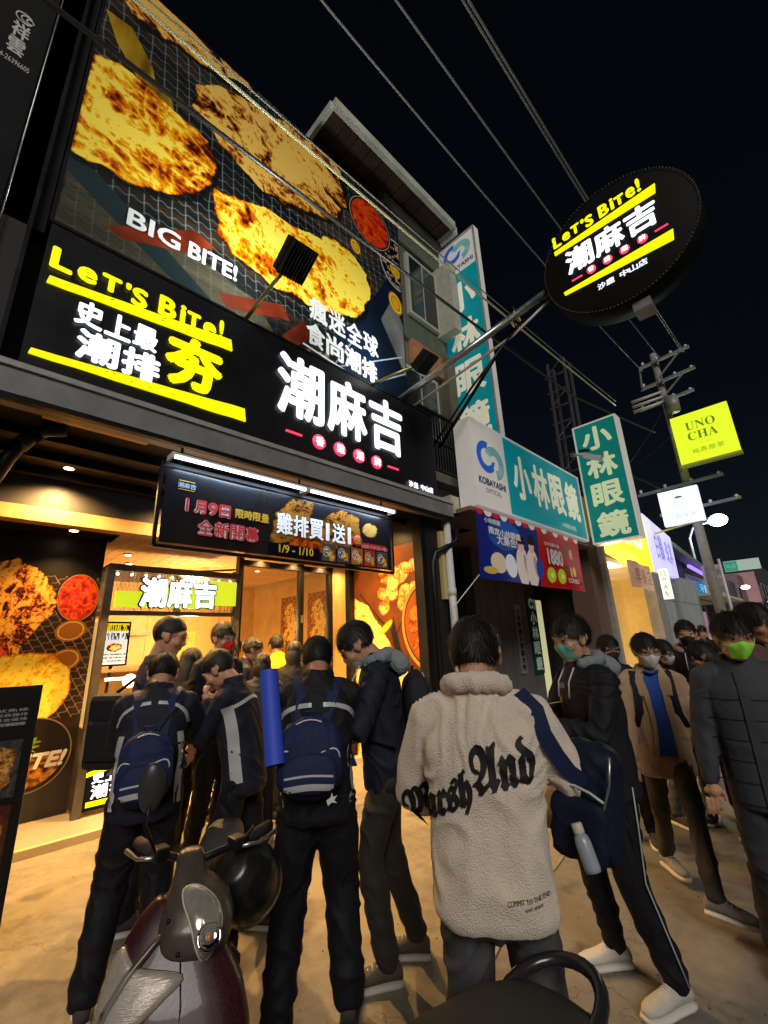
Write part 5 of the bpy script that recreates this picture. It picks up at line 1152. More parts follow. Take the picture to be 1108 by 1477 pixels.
def person(label, head, face, group='people queuing outside the shop', lean=8, twist=0, hpitch=10, hyaw=0, hroll=0, hands=None, elbows=None, feet=((-.10, 0), (.10, 0)), foot_yaw=(8, -8),
           jacket=NAVYJ, bulk=1., trousers=TROU, tl=1., shoes=(SHOEM, SOLE), hair=HAIRM, hairlen=.035, hairstyle='short', skin=0, mask=None, glasses=False, hood=None, collar=True, detail=1, extra=None, hem=.80, hs=1.0, wr=.009, long_hair=False, pelvis=None, shirt=None, crop=False, slump=0., open_front=False):
    """head = world position of the head centre, face = heading in degrees"""
    rng = random.Random(hash(label) % 1000 if False else sum(map(ord, label)))
    a = R(face-90); Rz = Matrix.Rotation(a, 4, 'Z')
    Mt = Matrix.Translation((0, 0, .95)) @ Matrix.Rotation(-R(lean), 4, 'X') @ Matrix.Rotation(R(twist), 4, 'Z') @ Matrix.Translation((0, 0, -.95))
    nb = V((0, -.01, 1.475))
    Mh = Mt @ Matrix.Translation(nb) @ Matrix.Rotation(R(hyaw), 4, 'Z') @ Matrix.Rotation(R(lean*.6)-R(hpitch), 4, 'X') @ Matrix.Rotation(R(hroll), 4, 'Y') @ Matrix.Translation((0, .03, .135))
    hc = Mh @ V((0, 0, 0)); s = head[2]/hc.z
    base = V((head[0], head[1], 0)) - (Rz.to_3x3() @ V((hc.x, hc.y, 0)))*s
    W = Matrix.Translation(base) @ Rz @ Matrix.Scale(s, 4)
    Wt = W @ Mt; Wh = W @ Mh
    P = root('person', label, 'person', base, group)
    vox = (.0075, .010, .014)[detail]
    # joints in person space
    sh = [Mt @ V((sx*.168, -.005, 1.385)) for sx in (-1, 1)]; hs = hs*1.10
    hp = [V((sx*.085, 0, .93)) for sx in (-1, 1)]
    hands = hands or ((-.24, .08, .82), (.24, .08, .82)); elbows = elbows or ((-.6, -.6, -.2), (.6, -.6, -.2))
    arms = []
    for i in range(2):
        e, w = ik(sh[i], hands[i], .285, .255, elbows[i]); arms.append((sh[i], e, w))
    legs = []
    for i in range(2):
        f = feet[i]; an = V((f[0], f[1]-.03, .09+(f[2] if len(f) > 2 else 0)))
        k, an = ik(hp[i], an, .43, .43, (0, 1, 0)); legs.append((hp[i], k, an))
    # --- body: one continuous surface
    mb = MB(); H = MB()
    def he(c, r, M2=None): H.ell(tuple(x*hs for x in c), tuple(x*hs for x in r) if isinstance(r, tuple) else r*hs, 18, 12, M=Wh @ (M2 or Matrix()))
    he((0, -.018, .032), (.074, .094, .088)); he((0, .012, -.035), (.062, .076, .078)); he((0, .050, -.088), (.030, .030, .024)); he((0, .02, -.065), (.056, .055, .045))
    he((0, .070, .010), (.050, .022, .045)); he((0, .082, -.002), (.010, .016, .03)); he((0, .094, -.026), (.013, .016, .013)); he((-.012, .088, -.03), (.008, .009, .008)); he((.012, .088, -.03), (.008, .009, .008))
    he((0, .080, -.052), (.021, .011, .007)); he((0, .077, -.064), (.018, .011, .008))
    for sx in (-1, 1):
        he((sx*.036, .062, -.028), (.026, .024, .026)); he((sx*.032, .074, .024), (.026, .014, .008))
        he((sx*.076, -.008, -.008), (.009, .020, .031), Matrix.Rotation(R(12*sx), 4, 'Z')); he((sx*.080, -.018, .002), (.007, .012, .020))
    limb(H, [Wh @ V((0, -.02, -.04)), Wh @ V((0, -.035, -.12)), Wt @ V((0, -.01, 1.42))], [.056*s, .053*s, .068*s], 14)
    for i in range(2):
        S_, E, Wr = arms[i]; limb(H, [W @ S_, W @ E, W @ Wr], [.045*s, .036*s, .026*s], 10)
        # hand with four unequal fingers and a thumb
        d = (Wr-E).normalized(); sx = (-1, 1)[i]; up = V((0, 0, 1)); side = d.cross(up)
        side = side.normalized() if side.length > .2 else V((1, 0, 0)); nrm = side.cross(d).normalized()
        pc = Wr+d*.045; limb(H, [W @ (Wr), W @ (pc-side*.006)], [.026*s, .030*s], 8); limb(H, [W @ (pc+side*.022), W @ (pc-side*.022)], [.018*s, .018*s], 8)
        for k in range(4):
            o = Wr+d*.082+side*(.030-.020*k); L = (.046, .053, .049, .038)[k]; cl = (.35, .42, .5, .6)[k]
            p1 = o+(d*math.cos(cl*.5)-nrm*math.sin(cl*.5))*L; p2 = p1+(d*math.cos(cl*1.5)-nrm*math.sin(cl*1.5))*L*.75
            limb(H, [W @ o, W @ p1, W @ p2], [.0088*s, .0082*s, .0070*s], 7)
        th = Wr+d*.03+side*(.03*(-sx if d.z < -.5 else -sx)); limb(H, [W @ th, W @ (th+side*(.022*-sx)+d*.03-nrm*.012), W @ (th+side*(.024*-sx)+d*.055-nrm*.02)], [.013*s, .0105*s, .009*s], 7)
        K = legs[i]; limb(H, [W @ K[0], W @ K[1], W @ K[2]], [.075*s, .05*s, .036*s], 10)
    tr = [(.90, .13, .09), (1.05, .12, .085), (1.25, .145, .09), (1.38, .15, .08), (1.44, .09, .06)]
    H.loft([ring(Wt @ V((0, 0, z)), (Wt.to_3x3() @ V((1, 0, 0))), (Wt.to_3x3() @ V((0, 1, 0))), rx, ry, 14) for z, rx, ry in tr])
    me = remesh(H, vox*.78 if detail < 2 else vox, 2 if detail < 2 else 1, 'person_body', .5)
    body = link('body', me, P, [SKIN[skin]], True); bb = BVHTree.FromPolygons([v.co for v in me.vertices], [p.vertices[:] for p in me.polygons])
    W3 = Wh.to_3x3(); fwd = (W3 @ V((0, 1, 0))).normalized()
    def onface(x, z, off=.0015, dx=0):
        p = Wh @ V((x*hs, .2, z*hs)); h = bb.ray_cast(p, -fwd, .4)
        return (h[0] if h[0] is not None else Wh @ V((x, .08, z)))+fwd*off
    if detail < 2:
        for sx in (-1, 1):
            # eyes: almond white, dark iris, lid line, brow
            e = MB(); n = 12; c_ = (sx*.031, .004)
            rim = [onface(c_[0]+math.cos(t)*.0135, c_[1]+math.sin(t)*.0048*(1 if math.sin(t) > 0 else .8), .0012) for t in [2*PI*k/n for k in range(n)]]
            e.add([onface(*c_, .0022)]+rim, [(0, 1+k, 1+(k+1) % n) for k in range(n)], 0, True); eo = e.ob('eye', [EYEW], P)
            e = MB(); rim = [onface(c_[0]+math.cos(t)*.0058, c_[1]+math.sin(t)*.0046, .0030) for t in [2*PI*k/10 for k in range(10)]]
            e.add([onface(*c_, .0034)]+rim, [(0, 1+k, 1+(k+1) % 10) for k in range(10)]); e.ob('iris', [IRIS], eo)
            e = MB().tube([onface(c_[0]+u*.0150, c_[1]+.0050-.0032*u*u, .002) for u in (-1, -.5, 0, .5, 1)], .0016, 5); e.ob('eyelash', [BROW], P)
            e = MB().tube([onface(sx*(.016+.032*u), .026+.006*math.sin(u*2.4)-.003*u, .001) for u in (0, .25, .5, .75, 1)], [.0022, .0036, .0038, .003, .0012], 5); e.ob('eyebrow', [BROW], P)
        if not mask:
            for z, w_ in ((-.0545, .021), (-.0625, .018)): MB().tube([onface(w_*u, z-.002*abs(u), .000) for u in (-1, -.5, 0, .5, 1)], [.001, .0036, .0042, .0036, .001], 6).ob('lip', [LIP], P)
    # --- hair: cap plus many locks following the skull
    Hm = MB(); cen = V((0, -.016, .030)); ex = V((.080, .099, .094))*hs
    fr = {'short': .048, 'fringe': .034, 'crop': .060, 'long': .03, 'bob': .02}[hairstyle]; back = {'short': -.064, 'fringe': -.066, 'crop': -.055, 'long': -.10, 'bob': -.10}[hairstyle]
    def hz(dx, dy): # lowest z of the scalp for a horizontal direction
        f = (dy+1)/2; side = 1-abs(dy)
        return (back*(1-f)+fr*f)*1.0 - (.012 if side > .6 else 0)
    cap = []; nU, nV = 28, 12
    for j in range(nV+1):
        for i in range(nU):
            t = 2*PI*i/nU; dx, dy = math.cos(t), math.sin(t); z0 = hz(dx, dy)*hs-cen.z
            ph0 = math.asin(max(-.95, min(.95, z0/ex.z))); ph = ph0+(PI/2-ph0)*j/nV
            cap.append(Wh @ (cen+V((dx*math.cos(ph)*ex.x*1.015, dy*math.cos(ph)*ex.y*1.015, math.sin(ph)*ex.z*1.03))))
    Hm.add(cap, [(j*nU+i, j*nU+(i+1) % nU, (j+1)*nU+(i+1) % nU, (j+1)*nU+i) for j in range(nV) for i in range(nU)], 0, True)
    nl = (5200, 2600, 800)[detail]
    ga = PI*(3-math.sqrt(5)); vs = []; fs = []
    part = rng.uniform(-.3, .3)
    for k in range(nl):
        zz = 1-(k+.5)/nl*1.62; t = k*ga; rr_ = math.sqrt(max(0, 1-zz*zz)); dx, dy = rr_*math.cos(t), rr_*math.sin(t)
        nxy = math.hypot(dx, dy)+1e-6
        if zz*ex.z+cen.z < hz(dx/nxy, dy/nxy)*hs: continue
        n_ = V((dx/ex.x, dy/ex.y, zz/ex.z)).normalized(); p = cen+V((dx*ex.x, dy*ex.y, zz*ex.z))*1.0
        # flow: away from the crown, forwards over the forehead
        crown = V((.01, -.055, .115)); fl = (p-crown); fl = fl-n_*fl.dot(n_); fl = fl.normalized() if fl.length > 1e-4 else V((1, 0, 0))
        fl = (fl+V((rng.gauss(0, .35), rng.gauss(0, .35), rng.gauss(-.1, .25)))).normalized()
        L = hairlen*rng.uniform(.6, 1.3)*hs
        if hairstyle == 'crop': L *= (.35 if zz < .35 else .8)
        elif zz < .1 and hairstyle == 'short': L *= .7
        lift = {'short': .28, 'fringe': .16}.get(hairstyle, .12)
        if hairstyle == 'crop': lift = .75
        w_ = (.0022, .0030, .007)[detail]*rng.uniform(.7, 1.4)
        sd = n_.cross(fl).normalized(); q = [p]
        dd = (fl+n_*lift).normalized()
        for m_ in range(3):
            q.append(q[-1]+dd*L/3); dd = (dd-n_*.22+V((0, 0, -.22))).normalized()
        b_ = len(vs)
        for m_ in range(3): vs += [Wh @ (q[m_]-sd*w_*(1-.28*m_)), Wh @ (q[m_]+sd*w_*(1-.28*m_))]
        vs.append(Wh @ q[3])
        fs += [(b_, b_+1, b_+3, b_+2), (b_+2, b_+3, b_+5, b_+4), (b_+4, b_+5, b_+6)]
    Hm.add(vs, fs, 0, True)
    if hairstyle in ('long', 'bob'):
        for k in range(260):
            t = PI+PI*(k/260)+rng.uniform(-.05, .05); dx, dy = math.cos(t), math.sin(t); L = (.34 if hairstyle == 'long' else .14)*rng.uniform(.8, 1.05)
            p = cen+V((dx*ex.x*1.02, dy*ex.y*1.02, -.03)); q = [p, p+V((dx*.012, dy*.012, -L*.4)), p+V((dx*-.01, dy*-.01, -L*.75)), p+V((dx*-.03, dy*-.02, -L))]
            b_ = len(Hm.v); sd = V((-dy, dx, 0)); vv = []
            for m_, wq in enumerate((.010, .011, .009, .002)): vv += [Wh @ (q[m_]-sd*wq), Wh @ (q[m_]+sd*wq)]
            Hm.add(vv, [(0, 1, 3, 2), (2, 3, 5, 4), (4, 5, 7, 6)], 0, True)
    Hm.ob('hair', [hair], P)
    # --- mask and glasses
    if mask:
        mm = MB(); nu, nv = 16, 9; g = []
        for j in range(nv+1):
            for i in range(nu+1):
                u = -1+2*i/nu; v = j/nv; x = u*.064; z = -.098+.088*v+(.004 if abs(u) < .3 else -.008*abs(u))+(.012*(1-abs(u)**2)*(v-.5))
                p0 = Wh @ V((x*1.25*hs, .18, z*hs)); tgt = Wh @ V((x*.55, -.02, z*hs)); dr = (tgt-p0).normalized(); h = bb.ray_cast(p0, dr, .4)
                q = h[0] if h[0] is not None else Wh @ V((x*1.1, .03, z)); g.append(q-dr*(.006+.010*(1-u*u)*math.sin(PI*min(1, v+.05))))
        g2 = list(g)
        for _ in range(3):
            for j in range(nv+1):
                for i in range(nu+1):
                    nb_ = [g[jj*(nu+1)+ii] for jj, ii in ((j-1, i), (j+1, i), (j, i-1), (j, i+1)) if 0 <= jj <= nv and 0 <= ii <= nu]
                    av = V((0, 0, 0))
                    for q in nb_: av += q
                    g2[j*(nu+1)+i] = g[j*(nu+1)+i]*.4+av/len(nb_)*.6
            g = list(g2)
        for j in (2, 4, 6):
            for i in range(1, nu): g[j*(nu+1)+i] -= fwd*.0025
        mm.add(g, [(j*(nu+1)+i, j*(nu+1)+i+1, (j+1)*(nu+1)+i+1, (j+1)*(nu+1)+i) for j in range(nv) for i in range(nu)], 0, True)
        for sx, i in ((-1, 0), (1, nu)):
            ear = Wh @ V((sx*.084*hs, -.018, .015))
            for j in (1, nv-1):
                a_ = g[j*(nu+1)+i]; mid = a_.lerp(ear, .5)+(W3 @ V((sx*.010, 0, 0))); mm.tube([a_, mid, ear], .0014, 5)
        mm.ob('face_mask', [mask], P)
    if glasses:
        gm = MB(); y = .100
        for sx in (-1, 1):
            gm.tube([Wh @ V(((sx*.033+math.copysign(abs(math.cos(t))**.6, math.cos(t))*.024)*hs, y*hs-.004*abs(math.cos(t)), .003+math.copysign(abs(math.sin(t))**.7, math.sin(t))*.016)) for t in [2*PI*k/18 for k in range(19)]], .0014, 5)
            gm.tube([Wh @ V((sx*.057*hs, y-.004, .008)), Wh @ V((sx*.074*hs, .06, .008)), Wh @ V((sx*.079*hs, -.01, .010))], .0014, 5)
        gm.tube([Wh @ V((-.010, y, .006)), Wh @ V((.010, y, .006))], .0014, 5); gm.ob('glasses', [BLKM], P)
    # --- trousers
    T = MB(); X3 = (W.to_3x3() @ V((1, 0, 0))); Y3 = (W.to_3x3() @ V((0, 1, 0)))
    T.loft([ring(W @ V((0, -.005, z)), X3, Y3, rx*tl, ry*tl, 16) for z, rx, ry in ((.80, .10, .075), (.84, .14, .10), (.90, .145, .108), (.98, .135, .10), (1.03, .11, .08))])
    for i in range(2):
        K = legs[i]; limb(T, [W @ (K[0]+V((0, 0, -.03))), W @ K[0].lerp(K[1], .5), W @ K[1], W @ K[1].lerp(K[2], .6), W @ (K[2]+V((0, .0, .02)))], [.088*tl*s, .082*tl*s, .070*tl*s, .064*tl*s, .058*tl*s], 14)
    if not crop:
        me = remesh(T, vox*1.25, 4); wrinkle(me, .010*s, 8, seed=rng.random()*9, ankle=True); link('trousers', me, P, [trousers], True)
    # --- shoes
    for i in range(2):
        an = legs[i][2]; fy = R(foot_yaw[i]); M_ = W @ Matrix.Translation((an.x, an.y, an.z-.09)) @ Matrix.Rotation(fy, 4, 'Z')
        prof = ((-.065, .030, .020, .055), (-.04, .037, .035, .085), (.0, .038, .05, .10), (.05, .040, .035, .078), (.10, .045, .025, .058), (.15, .044, .020, .048), (.185, .034, .014, .038), (.205, .018, .008, .028))
        S_ = MB(); S_.loft([[M_ @ V((math.cos(t)*w_, y, .022+(h/2)+(math.sin(t))*h/2)) for t in [2*PI*k/14 for k in range(14)]] for y, w_, _, h in prof]); S_.ob('shoe', [shoes[0]], P)
        S2 = MB(); S2.loft([[M_ @ V((math.cos(t)*(w_+.006), y*1.03, .014+math.copysign(abs(math.sin(t))**.5, math.sin(t))*.015)) for t in [2*PI*k/14 for k in range(14)]] for y, w_, _, h in prof]); S2.ob('sole', [shoes[1]], P)
        if detail < 2:
            S3 = MB()
            for q in range(4): S3.tube([M_ @ V((x, .035+q*.022, .112-.011*q-abs(x)*.35)) for x in (-.022, 0, .022)], .0032, 5)
            S3.ob('lace', [PIPE if shoes[0] is not SHOEM else SHOEG], P)
    # --- jacket
    J = MB(); X4 = Wt.to_3x3() @ V((1, 0, 0)); Y4 = Wt.to_3x3() @ V((0, 1, 0)); b = bulk
    rings = [(hem, .155*b, .115*b, 0), (hem+.03, .168*b, .128*b, 0), (.98, .165*b, .126*b, 0), (1.10, .165*b, .124*b, 0), (1.22, .176*b, .126*b, -.003), (1.32, .180*b, .122*b, -.008), (1.385, .150*b, .104*b, -.012), (1.435, .098*b, .084*b, -.012), (1.475, .078, .074, -.01)]
    RR = []
    for z, rx, ry, yo in rings:
        M5 = Wt if z > 1.0 else W @ Matrix.Translation((0, 0, .95)) @ Matrix.Rotation(-R(lean*max(0, (z-.75)/.25)), 4, 'X') @ Matrix.Translation((0, 0, -.95))
        RR.append(ring(M5 @ V((0, yo+slump*(z-.9), z)), M5.to_3x3() @ V((1, 0, 0)), M5.to_3x3() @ V((0, 1, 0)), rx, ry, 20, 2.4))
    J.loft(RR)
    for i in range(2):
        S_, E, Wr = arms[i]; d = (Wr-E).normalized(); wp = Wr+d*.004
        limb(J, [W @ (S_+V((0, 0, .0))-Mt.to_3x3() @ V(((-1, 1)[i]*.06, 0, -.022))), W @ S_, W @ S_.lerp(E, .5), W @ E, W @ E.lerp(wp, .55), W @ (wp-d*.02)], [.060*b*s, .066*b*s, .064*b*s, .058*b*s, .050*b*s, .040*b*s], 14)
    if collar:
        for k in range(9):
            t = R(-20+220*k/8)+PI*0; p = V((math.cos(t)*.066, -math.sin(t)*.058-.008, 1.492)) ; J.ell(Wt @ p, .024*s, 8, 6)
    me = remesh(J, vox*1.25, 5); wrinkle(me, wr*s, 7.5, seed=rng.random()*9)
    jk = link('jacket', me, P, [jacket], True)
    jb = BVHTree.FromPolygons([v.co for v in me.vertices], [p.vertices[:] for p in me.polygons])
    if hood:
        Hd = MB()
        for k in range(13):
            t = R(-38+256*k/12); q = math.sin(t); p = V((math.cos(t)*.088, -q*.078-.010, 1.475+.012*q)); Hd.ell(Wt @ p, (.034+.012*max(0, q))*s, 10, 7)
        Hd.ell(Wt @ V((0, -.120, 1.43)), (.105*s, .060*s, .075*s), 14, 10)
        me2 = remesh(Hd, vox*1.1, 4); wrinkle(me2, .006*s, 14, seed=3); link('hood', me2, P, [hood], True)
        for sx in (-1, 1): MB().tube([Wt @ V((sx*.045, .085, 1.45)), Wt @ V((sx*.05, .135, 1.38)), Wt @ V((sx*.05, .15, 1.30))], .004*s, 6).ob('drawstring', [PIPE], P)
    if shirt:
        for sx in (-1, 1): strip('jacket_edge', jb, [Wt @ V((sx*(.062+.012*math.sin(z*9+sx)), 0, z)) for z in (1.44, 1.33, 1.2, 1.08, .95, .86)], .030*s, -(Wt.to_3x3() @ V((0, 1, 0))), jacket, P, .013, 24)
        MB().tube([Wt @ V((x, .085+.02*(1-abs(x)/.05), 1.455+.25*abs(x))) for x in (-.05, -.025, 0, .025, .05)], .012*s, 6).ob('shirt_collar', [shirt], P)
        pts = [V((x, .0, z)) for x in (0,) for z in (1.46, 1.35, 1.2, 1.05, .90)]
        strip('shirt', jb, [Wt @ p for p in pts], .105*s, -(Wt.to_3x3() @ V((0, 1, 0))), shirt, P, .006, 22)
        for sx in (-1, 1): strip('lapel', jb, [Wt @ V((sx*.05, 0, 1.49)), Wt @ V((sx*.085, 0, 1.40)), Wt @ V((sx*.08, 0, 1.30))], .05*s, -(Wt.to_3x3() @ V((0, 1, 0))), jacket, P, .012, 10)
    return dict(P=P, W=W, Wt=Wt, Wh=Wh, jb=jb, s=s, arms=arms, legs=legs, jk=jk, head=hc)

def backpack(label, pr, m=NAVY, w=.30, h=.40, dpt=.14, zc=1.17, xo=0., piping=True, band=True, tilt=0, strapm=None, roll=0, yo=0.):
    """bag worn on the back of a person"""
    Wt = pr['Wt']; s = pr['s']; M_ = Wt @ Matrix.Translation((xo, -.135-dpt/2+yo, zc)) @ Matrix.Rotation(R(tilt), 4, 'X') @ Matrix.Rotation(R(roll), 4, 'Y')
    t = root('backpack', label, 'backpack', M_ @ V((0, 0, -h/2)))
    def blob(w_, h_, d_, c, p=3.2):
        mb = MB(); rg = []
        for k in range(11):
            v = -1+2*k/10; q = (1-abs(v)**3.2)**(1/2.2) if abs(v) < 1 else 0; q = max(q, .25)
            rg.append([M_ @ (V(c)+pp) for pp in ring(V((0, 0, v*h_/2)), V((1, 0, 0)), V((0, 1, 0)), w_/2*q*(1.04-.06*v), d_/2*q*(1.1-.1*v), 22, p)])
        mb.loft(rg); return mb
    me = remesh(blob(w, h, dpt, (0, 0, 0)), .011, 3); wrinkle(me, .006*s, 9, seed=len(label)); link('bag_body', me, t, [m], True)
    me = remesh(blob(w*.84, h*.50, dpt*.5, (0, -dpt*.42, -h*.18)), .010, 3); wrinkle(me, .004*s, 10, seed=2); pk = link('front_pocket', me, t, [m], True)
    bb = BVHTree.FromPolygons([v.co for v in me.vertices], [p.vertices[:] for p in me.polygons]); D3 = (M_.to_3x3() @ V((0, 1, 0))).normalized()
    if piping:
        MB().tube([M_ @ V((math.cos(a)*w*.46, -dpt*.44-.01*math.sin(a), -h*.02+math.sin(a)*h*.10+(.02*math.sin(3*a)))) for a in [PI*k/14 for k in range(15)]]+[], .004*s, 6).ob('piping', [PIPE], t)
        MB().tube([M_ @ V((math.cos(a)*w*.44, -dpt*.30+.0*a, h*.05+math.sin(a)*h*.40)) for a in [PI*k/14 for k in range(15)]], .0035*s, 6).ob('zip_piping', [PIPE], t)
    if band:
        for dz, tk in ((0, .026), (.045, .009)):
            strip('reflective_band', bb, [M_ @ V((x*w*.36, -.1, -h*.34+dz+.006*math.cos(x*2))) for x in (-1, -.5, 0, .5, 1)], tk*s, D3, REFL, t, .002, 12)
    MB().tube([M_ @ V((-.03, .01, h*.47)), M_ @ V((-.025, 0, h*.55)), M_ @ V((.025, 0, h*.55)), M_ @ V((.03, .01, h*.47))], .006*s, 6).ob('top_loop', [m], t)
    for sx in (-1, 1):
        jb = pr['jb']; top = V((sx*.085, -.12, 1.40)); sho = V((sx*.105, -.0, 1.48)); fr_ = V((sx*.115, .16, 1.28)); und = V((sx*.15, .10, 1.08)); low = V((sx*.13, -.10, 1.02))
        g = []; path = [V((sx*.06+xo, -.15, zc+h*.40)), V((sx*.085, -.13, 1.39)), V((sx*.10, -.09, 1.44)), V((sx*.105, -.02, 1.47)), V((sx*.11, .05, 1.45)), V((sx*.115, .11, 1.38)), V((sx*.12, .15, 1.28)), V((sx*.13, .15, 1.18)), V((sx*.16, .08, 1.08)), V((sx*.17, -.05, 1.03))]
        vs = []
        for i_, p in enumerate(path):
            q, nn, _, _ = jb.find_nearest(Wt @ p)
            if q is None: continue
            q = q+nn*.008; ax_ = (Wt.to_3x3() @ V((1, 0, 0))).normalized()
            for u in (-.5, -.2, .2, .5): vs.append(q+ax_*u*.062*s-nn*abs(u)*.006)
        MB().add(vs, [(i*4+j, i*4+j+1, (i+1)*4+j+1, (i+1)*4+j) for i in range(len(vs)//4-1) for j in range(3)], 0, True).ob('shoulder_strap', [strapm or m], t)
    return t, M_
def phone(label, pos, face, tilt=30):
    t = root('phone', label, 'phone', pos); M_ = Matrix.Translation(pos) @ Matrix.Rotation(R(face-90), 4, 'Z') @ Matrix.Rotation(R(tilt), 4, 'X')
    MB().bbox(-.036, .036, -.004, .004, -.075, .075, .003, M=M_).ob('phone_body', [BLKM], t)
    MB().add([M_ @ V(p) for p in ((-.033, -.0045, -.07), (.033, -.0045, -.07), (.033, -.0045, .07), (-.033, -.0045, .07))], [(0, 1, 2, 3)]).ob('screen', [glow('phone_screen', (.7,.8,1.), 1.6)], t)
    MB().box(-.03, -.006, .004, .006, .04, .066, M=M_).ob('camera_bump', [BLKM], t); return t
# ------------------------------------------------------------------ the queue
MASKW = mat('white_mask', (.62,.63,.64), .8); MASKG = mat('mint_mask', (.16,.46,.36), .8); MASKL = mat('lime_mask', (.30,.75,.06), .8, emit=(.3,.75,.05), est=.05); MASKR = mat('red_mask', (.62,.02,.04), .8); MASKB = mat('black_mask', (.015,.015,.018), .8)
# boy with navy bag, seen from behind (left)
p1 = person('leftmost boy seen from behind, dark track jacket with pale stripes and a navy bag', (-3.06, 1.04, 1.495), 156, lean=10, hpitch=38, hyaw=-4, hands=((-.10, .46, 1.10), (.14, .46, 1.12)), feet=((-.17, -.06), (.10, .06)), jacket=NAVYJ, bulk=1.08, tl=1.25, hairstyle='short', hairlen=.025, detail=0)
WB = p1['Wt'].to_3x3() @ V((0, 1, 0))
for sx in (-1, 1): strip('jacket_stripe', p1['jb'], [p1['Wt'] @ V((sx*x, -.1, z)) for x, z in ((.02, 1.385), (.10, 1.372), (.165, 1.33), (.19, 1.27))], .018, WB, REFL, p1['P'], .003)
for sx in (-1, 1): strip('jacket_piping', p1['jb'], [p1['Wt'] @ V((sx*x, -.1, z)) for x, z in ((.15, 1.22), (.168, 1.1), (.16, .98), (.165, .86))], .03, WB, REFL, p1['P'], .003)
backpack('navy drawstring style backpack with white piping on the leftmost boy', p1, w=.27, h=.37, zc=1.05, dpt=.13)
# tall cropped hair boy in profile
p2 = person('tall cropped hair boy with glasses in a navy top, looking right beside the booth', (-3.52, 1.22, 1.74), 75, lean=3, hpitch=14, hyaw=-22, hands=((-.14, .30, 1.05), (.2, .28, 1.05)), jacket=cloth('navy_top', (.016,.020,.045), .8), bulk=.95, hairstyle='crop', hairlen=.013, glasses=True, detail=1, collar=False)
t = root('shoulder_bag', 'black boxy shoulder bag hanging beside the tall cropped hair boy', 'bag', (-3.75, 1.0, .9))
MB().bbox(-.17, .17, -.08, .08, -.24, .24, .04, M=Matrix.Translation((-3.72, .98, 1.12)) @ Matrix.Rotation(R(40), 4, 'Z')).ob('bag_body', [BLKJ], t)
MB().bbox(-.14, .14, -.11, -.06, -.18, .08, .03, M=Matrix.Translation((-3.72, .98, 1.12)) @ Matrix.Rotation(R(40), 4, 'Z')).ob('pocket', [BLKJ], t)
MB().tube([(-3.78, .98, 1.36), (-3.66, 1.12, 1.50), (-3.60, 1.24, 1.46)], .012, 6).ob('strap', [BLKJ], t)
# boy resting face on hand, facing left
p3 = person('boy bowing his head to his hand, dark jacket with pale side panels', (-3.02, 1.38, 1.50), 220, lean=13, hpitch=34, hyaw=10, hands=((-.02, .28, 1.34), (.04, .34, 1.12)), feet=((-.1, .05), (.14, -.12)), jacket=NAVYJ, bulk=1.02, hairstyle='short', hairlen=.018, detail=0)
for pts in (((-.2, 1.30), (-.21, 1.2), (-.19, 1.05), (-.18, .9)),):
    WS = p3['Wt'].to_3x3() @ V((1, .3, 0)); strip('side_panel', p3['jb'], [p3['Wt'] @ V((-.2, y, z)) for y, z in ((-.03, 1.33), (-.04, 1.2), (-.03, 1.05), (-.02, .88))], .07, WS, REFL, p3['P'], .003)
strip('jacket_stripe', p3['jb'], [p3['Wt'] @ V((x, -.1, 1.36-.25*abs(x))) for x in (-.17, -.05, .05, .17)], .02, p3['Wt'].to_3x3() @ V((0, 1, 0)), REFL, p3['P'], .003)
# boy with red mask
p4 = person('boy in a red face mask and glasses looking toward the right behind the bowing boy', (-3.98, 1.85, 1.73), 12, lean=4, hpitch=8, hyaw=0, jacket=NAVYJ, hairstyle='short', hairlen=.04, mask=MASKR, glasses=True, detail=1)
p5 = person('girl with a dark ponytail seen from behind next to the booth', (-4.45, 1.76, 1.53), 120, jacket=BLKJ, hairstyle='long', hairlen=.05, detail=1, hpitch=14, hands=((-.1, .35, 1.1), (.12, .35, 1.1)))
# centre boy from behind with blue roll
p7 = person('stocky boy from behind, black jacket, navy bag with a blue foam roll', (-2.20, 1.60, 1.545), 142, lean=8, hpitch=34, hyaw=8, hands=((-.12, .42, 1.12), (.12, .42, 1.12)), feet=((-.17, -.05), (.15, .02)), jacket=BLKJ, bulk=1.10, tl=1.28, hairstyle='short', hairlen=.03, detail=0, shoes=(SHOEM, SOLEB), skin=1)
WB = p7['Wt'].to_3x3() @ V((0, 1, 0))
for sx in (-1, 1):
    strip('jacket_stripe', p7['jb'], [p7['Wt'] @ V((sx*x, -.1, z)) for x, z in ((.03, 1.33), (.10, 1.325), (.17, 1.30), (.21, 1.24))], .022, WB, REFL, p7['P'], .003)
    strip('jacket_piping', p7['jb'], [p7['Wt'] @ V((sx*x, -.1, z)) for x, z in ((.205, 1.25), (.19, 1.12), (.17, 1.0), (.19, .88))], .012, WB, REFL, p7['P'], .003)
bk, Mb = backpack('large navy backpack with curved white piping and small white emblem on the stocky boy', p7, w=.31, h=.36, zc=1.10, dpt=.15, xo=-.03)
MB().prism([(-.02, 0), (0, .012), (.004, .03), (.012, .012), (.03, .018), (.015, 0), (.028, -.012), (.004, -.008), (-.012, -.02)], Mb @ V((.10, -.115, -.17)), Mb.to_3x3() @ V((1, 0, 0)), Mb.to_3x3() @ V((0, 0, 1)), Mb.to_3x3() @ V((0, -.004, 0))).ob('emblem', [PIPE], bk)
RO = root('foam_roll', 'bright blue rolled foam mat standing upright in the stocky boy\'s bag', 'foam roll', Mb @ V((-.12, 0, 0)))
mb = MB(); a0, a1 = Mb @ V((-.155, -.08, -.02)), Mb @ V((-.215, -.02, .40)); dd = (a1-a0).normalized(); e1 = dd.cross(V((1, 0, 0))).normalized(); e2 = dd.cross(e1)
